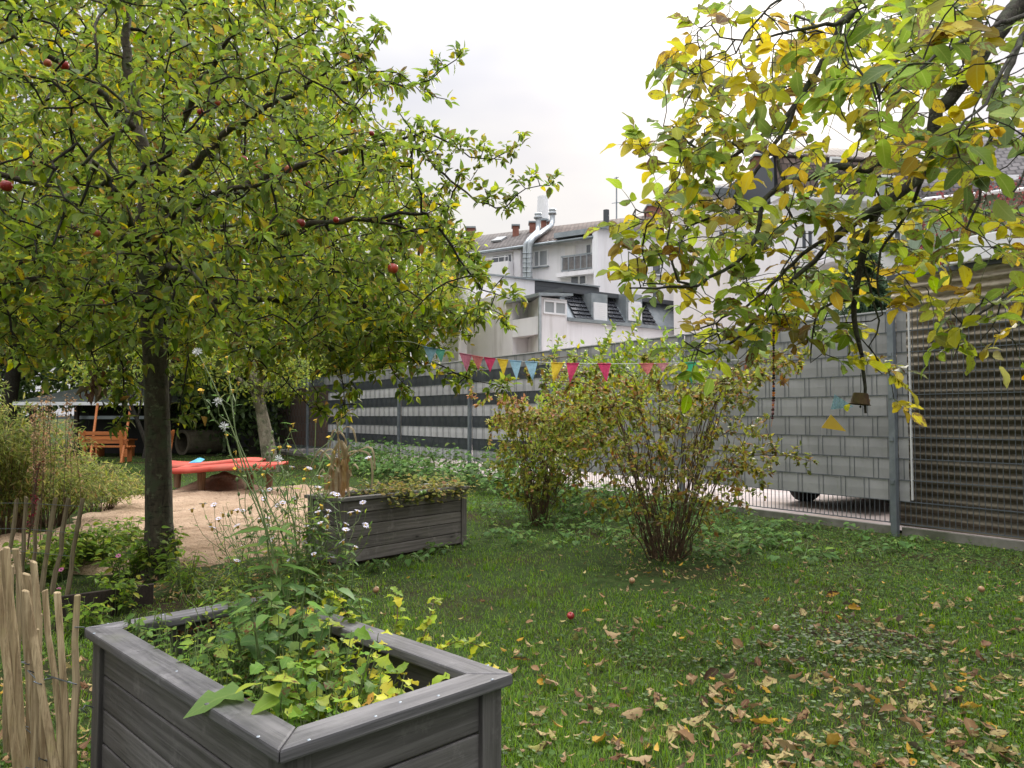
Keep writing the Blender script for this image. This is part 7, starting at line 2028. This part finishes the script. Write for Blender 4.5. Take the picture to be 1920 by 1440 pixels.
far_tree('garden_tree', 'tall green tree behind the apple crown at its outermost side', [-16.5, 25, 0], 15, np.array([1.0, 0, 9.0]), np.array([4.8, 3.4, 6.6]), 1300, PAL_BG1, .26, .26, zlow=2.4, group='trees behind the apple', crooked=.1)
far_tree('garden_tree', 'slight half bare yellow tree beyond the striped fence', [-4.0, 33, 0], 10, np.array([0, 0, 7.0]), np.array([2.6, 2.2, 3.6]), 330, PAL_BG1, .22, .18, zlow=3.2, group='trees behind the apple')
far_tree('fruit_tree', 'young pale barked fruit tree with light green leaves before the brown fence', D(512, 842, 17.5) * [1, 1, 0], 3.2, np.array([-.5, 0, 2.5]), np.array([1.5, 1.3, .90]), 420, PAL_LG, .085, .20, bark=BARK_PALE, zlow=1.5, crooked=.1, per=10)
far_tree('fruit_tree', 'young light green fruit tree hidden behind the apple trunk', D(296, 850, 17.0) * [1, 1, 0], 3.0, np.array([-.7, 0, 2.3]), np.array([1.3, 1.1, .75]), 260, PAL_LG, .085, .06, zlow=1.3, per=10)
for k, (x, y, r, h, lab) in enumerate(((-8.5, 25.5, 2.3, 3.6, 'dark evergreen behind the timber tunnel'), (-13, 27.5, 2.8, 4.4, 'dark evergreen behind the garden shelter roof'), (-18.5, 27.5, 3.0, 4.2, 'dark evergreen at the outer left behind the shelter'), (-23.5, 28, 3.2, 4.8, 'dark evergreen past the outer left end of the shelter'), (-10.6, 26.5, 2.0, 2.9, 'dark evergreen just right of the shelter'))):
    far_tree('evergreen_tree', lab, [x, y, 0], h * 1.6, np.array([0, 0, h * .72]), np.array([r, r * .8, h * .75]), 520, PAL_DK, .20, .2, per=14, zlow=.15, group='dark evergreens closing the garden', shell=.75)
for k, (x, y, r, h, lab) in enumerate(((-14, 33, 4, 9, 'large dark tree far behind the shelter'), (-22, 34, 4.5, 10, 'large dark tree far behind at the outer left'), (-7.5, 33, 3.2, 7.5, 'rounded green tree far behind the tunnel'))):
    far_tree('garden_tree', lab, [x, y, 0], h, np.array([0, 0, h * .6]), np.array([r, r * .8, h * .48]), 620, PAL_BG1 if k == 2 else PAL_DK + PAL_BG1[:2], .30, .26, per=14, zlow=.6, group='large trees beyond the garden')
# conifer between shed and house, red shrub on the green terrace
def conifer(label, base, height, r, pal):
    base = np.array(base, float); root = wempty('conifer', base, label, 'tree'); tk = MB(); tk.tube([base, base + [0, 0, height]], [.14, .02], 8); tk.build('trunk', BARK_TWIG, root, recalc=False)
    lv_ = Leaves(leaf_tmpl([(0, .05), (.5, .11), (1, .01)], .3, .4)); br = MB()
    for z in np.arange(.3, height, .16):
        rr_ = r * (1 - z / height) ** .8 + .1
        for k in range(11):
            a = rng.uniform(0, 2 * PI); ln = rr_ * rng.uniform(.7, 1.1); q = [base + [math.cos(a) * ln * t, math.sin(a) * ln * t, z + .15 * t - .45 * t * t * ln / r] for t in np.linspace(0, 1, 6)]; br.tube(q, [.02, .016, .012, .009, .006, .003], 4, cap=False)
            for p in q[1:]:
                n = 7; lv_.add(p + rng.normal(0, .05, (n, 3)), leaf_dirs(np.array([math.cos(a), math.sin(a), .0]) * .9, n, .6, .25), leaf_norms(n, .4), rng.uniform(.14, .26, n), pick(pal, n, .2))
    br.build('branches', BARK_TWIG, root, recalc=False); lv_.build('crown', LM_FAR, root)
cb = D(1622, 700, 19.0); conifer('dark green conifer standing behind the fence just left of the shed', [cb[0], 19.0, 0], 5.6, 1.55, [((.022, .052, .024), 20), ((.035, .075, .032), 16), ((.055, .10, .04), 8)])
shrub_base = D(1870, 450, 17.5)
root = wempty('red_shrub', [shrub_base[0], 17.5, 0], 'bare twigged shrub with dark red leaves in front of the green house wall', 'shrub'); sk = Skeleton(20000)
for k in range(12): sk.limb([[shrub_base[0] + rng.normal(0, .15), 17.5, 0], [shrub_base[0] + rng.normal(0, .4), 17.5 + rng.normal(0, .2), 2.6], [shrub_base[0] + rng.normal(0, 1.0), 17.5 + rng.normal(0, .4), 4.8]], .05, .012, .25, attach=False)
A = ell_points(480, [shrub_base[0], 17.5, 5.4], [1.9, .9, 1.5], .2); paths = sk.fill(A, .2, .12, .08); sk.radii(.006, .4); tk, tn = sk.tubes(.02); tk.build('stems', BARK_SHRUB, root, recalc=False); tn.build('twigs', BARK_SHRUB, root, recalc=False)
lv_ = Leaves(T_OVATE)
for ids in paths: n = 4; lv_.add(sk.pos[ids[-1]] + rng.normal(0, .07, (n, 3)), leaf_dirs(np.zeros(3), n, 1, .3), leaf_norms(n, .6), rng.uniform(.07, .12, n), pick([((.11, .014, .022), 20), ((.16, .028, .034), 12), ((.07, .012, .018), 10)], n))
lv_.build('foliage', LM_FAR, root)
# ================================================================== CAMERA, SKY, LIGHT
cam = bpy.data.cameras.new('camera'); co = bpy.data.objects.new('camera', cam); COL.objects.link(co)
co.location = (0, 0, H); co.rotation_euler = (PI / 2 + PITCH, 0, 0)
cam.sensor_width = 36.0; cam.lens = 36.0 * FPX / 1920.0; cam.clip_start = .05; cam.clip_end = 8000
SC.camera = co
SC.render.resolution_x = 1024; SC.render.resolution_y = 768

SUN_AZ, SUN_EL = math.radians(20.0), math.radians(27.0)      # in front of the camera, to the right, veiled by cloud
w = bpy.data.worlds.new('World'); SC.world = w; w.use_nodes = True
nt = w.node_tree; nt.nodes.clear()
out = nt.nodes.new('ShaderNodeOutputWorld'); bg = nt.nodes.new('ShaderNodeBackground')
sky = nt.nodes.new('ShaderNodeTexSky'); sky.sky_type = 'NISHITA'; sky.sun_disc = False
sky.sun_elevation = SUN_EL; sky.sun_rotation = SUN_AZ; sky.air_density = 1.0; sky.dust_density = 3.0
tc = nt.nodes.new('ShaderNodeTexCoord')
def nd(t, **k):
    n_ = nt.nodes.new(t)
    for a, b_ in k.items(): setattr(n_, a, b_)
    return n_
def mt(op, a, b_=0.0):
    m = nd('ShaderNodeMath', operation=op)
    for i, x in enumerate((a, b_)):
        if isinstance(x, bpy.types.NodeSocket): nt.links.new(x, m.inputs[i])
        else: m.inputs[i].default_value = x
    return m.outputs[0]
sep = nd('ShaderNodeSeparateXYZ'); nt.links.new(tc.outputs['Generated'], sep.inputs[0])
mp = nd('ShaderNodeMapping'); mp.inputs['Scale'].default_value = (1.0, 1.0, 2.6); nt.links.new(tc.outputs['Generated'], mp.inputs[0])
nz_ = nd('ShaderNodeTexNoise'); nz_.inputs['Scale'].default_value = 2.1; nz_.inputs['Detail'].default_value = 4; nz_.inputs['Roughness'].default_value = .5
nt.links.new(mp.outputs[0], nz_.inputs['Vector'])
cl = nd('ShaderNodeValToRGB'); e = cl.color_ramp.elements
e[0].position = .36; e[0].color = (.73, .75, .85, 1); e[1].position = .60; e[1].color = (1.0, .985, .97, 1)
nt.links.new(nz_.outputs['Fac'], cl.inputs[0])
# cloud deck: brighter overhead than near the horizon (overcast sky, zenith boosted further as fill light) and round the veiled sun
zen = mt('ADD', 1.0, mt('MULTIPLY', mt('POWER', mt('MAXIMUM', sep.outputs[2], 0.0), 4.0), SKY_ZEN))
sd_ = (math.sin(SUN_AZ) * math.cos(SUN_EL), math.cos(SUN_AZ) * math.cos(SUN_EL), math.sin(SUN_EL))
dp = nd('ShaderNodeVectorMath', operation='DOT_PRODUCT'); dp.inputs[1].default_value = sd_; nt.links.new(tc.outputs['Generated'], dp.inputs[0])
glow = mt('MULTIPLY', mt('POWER', mt('MAXIMUM', dp.outputs['Value'], 0.0), 90.0), .45)
# the part of the sky behind the viewer is open bright cloud too
amt = mt('MULTIPLY', mt('ADD', zen, glow), SKY_BASE)
mul = nd('ShaderNodeVectorMath', operation='SCALE'); nt.links.new(cl.outputs[0], mul.inputs[0]); nt.links.new(amt, mul.inputs['Scale'])
mx = nd('ShaderNodeMix', data_type='RGBA'); mx.inputs[0].default_value = .93
nt.links.new(sky.outputs[0], mx.inputs[6]); nt.links.new(mul.outputs[0], mx.inputs[7])
nt.links.new(mx.outputs[2], bg.inputs[0]); bg.inputs[1].default_value = .1
nt.links.new(bg.outputs[0], out.inputs[0])
sl = bpy.data.lights.new('sun', 'SUN'); sl.energy = SUN_E; sl.angle = math.radians(14); sl.color = (1.0, .95, .86)
so = bpy.data.objects.new('sun', sl); COL.objects.link(so)
so.rotation_euler = Vector((-sd_[0], -sd_[1], -sd_[2])).to_track_quat('-Z', 'Y').to_euler()
so.location = (10, 30, 30)
vs = SC.view_settings; vs.view_transform = 'Standard'; vs.look = 'None'; vs.exposure = EXPO; vs.gamma = 1.0; vs.use_curve_mapping = False
cy = SC.cycles
cy.max_bounces = 8; cy.diffuse_bounces = 4; cy.transmission_bounces = 4; cy.glossy_bounces = 3; cy.transparent_max_bounces = 6
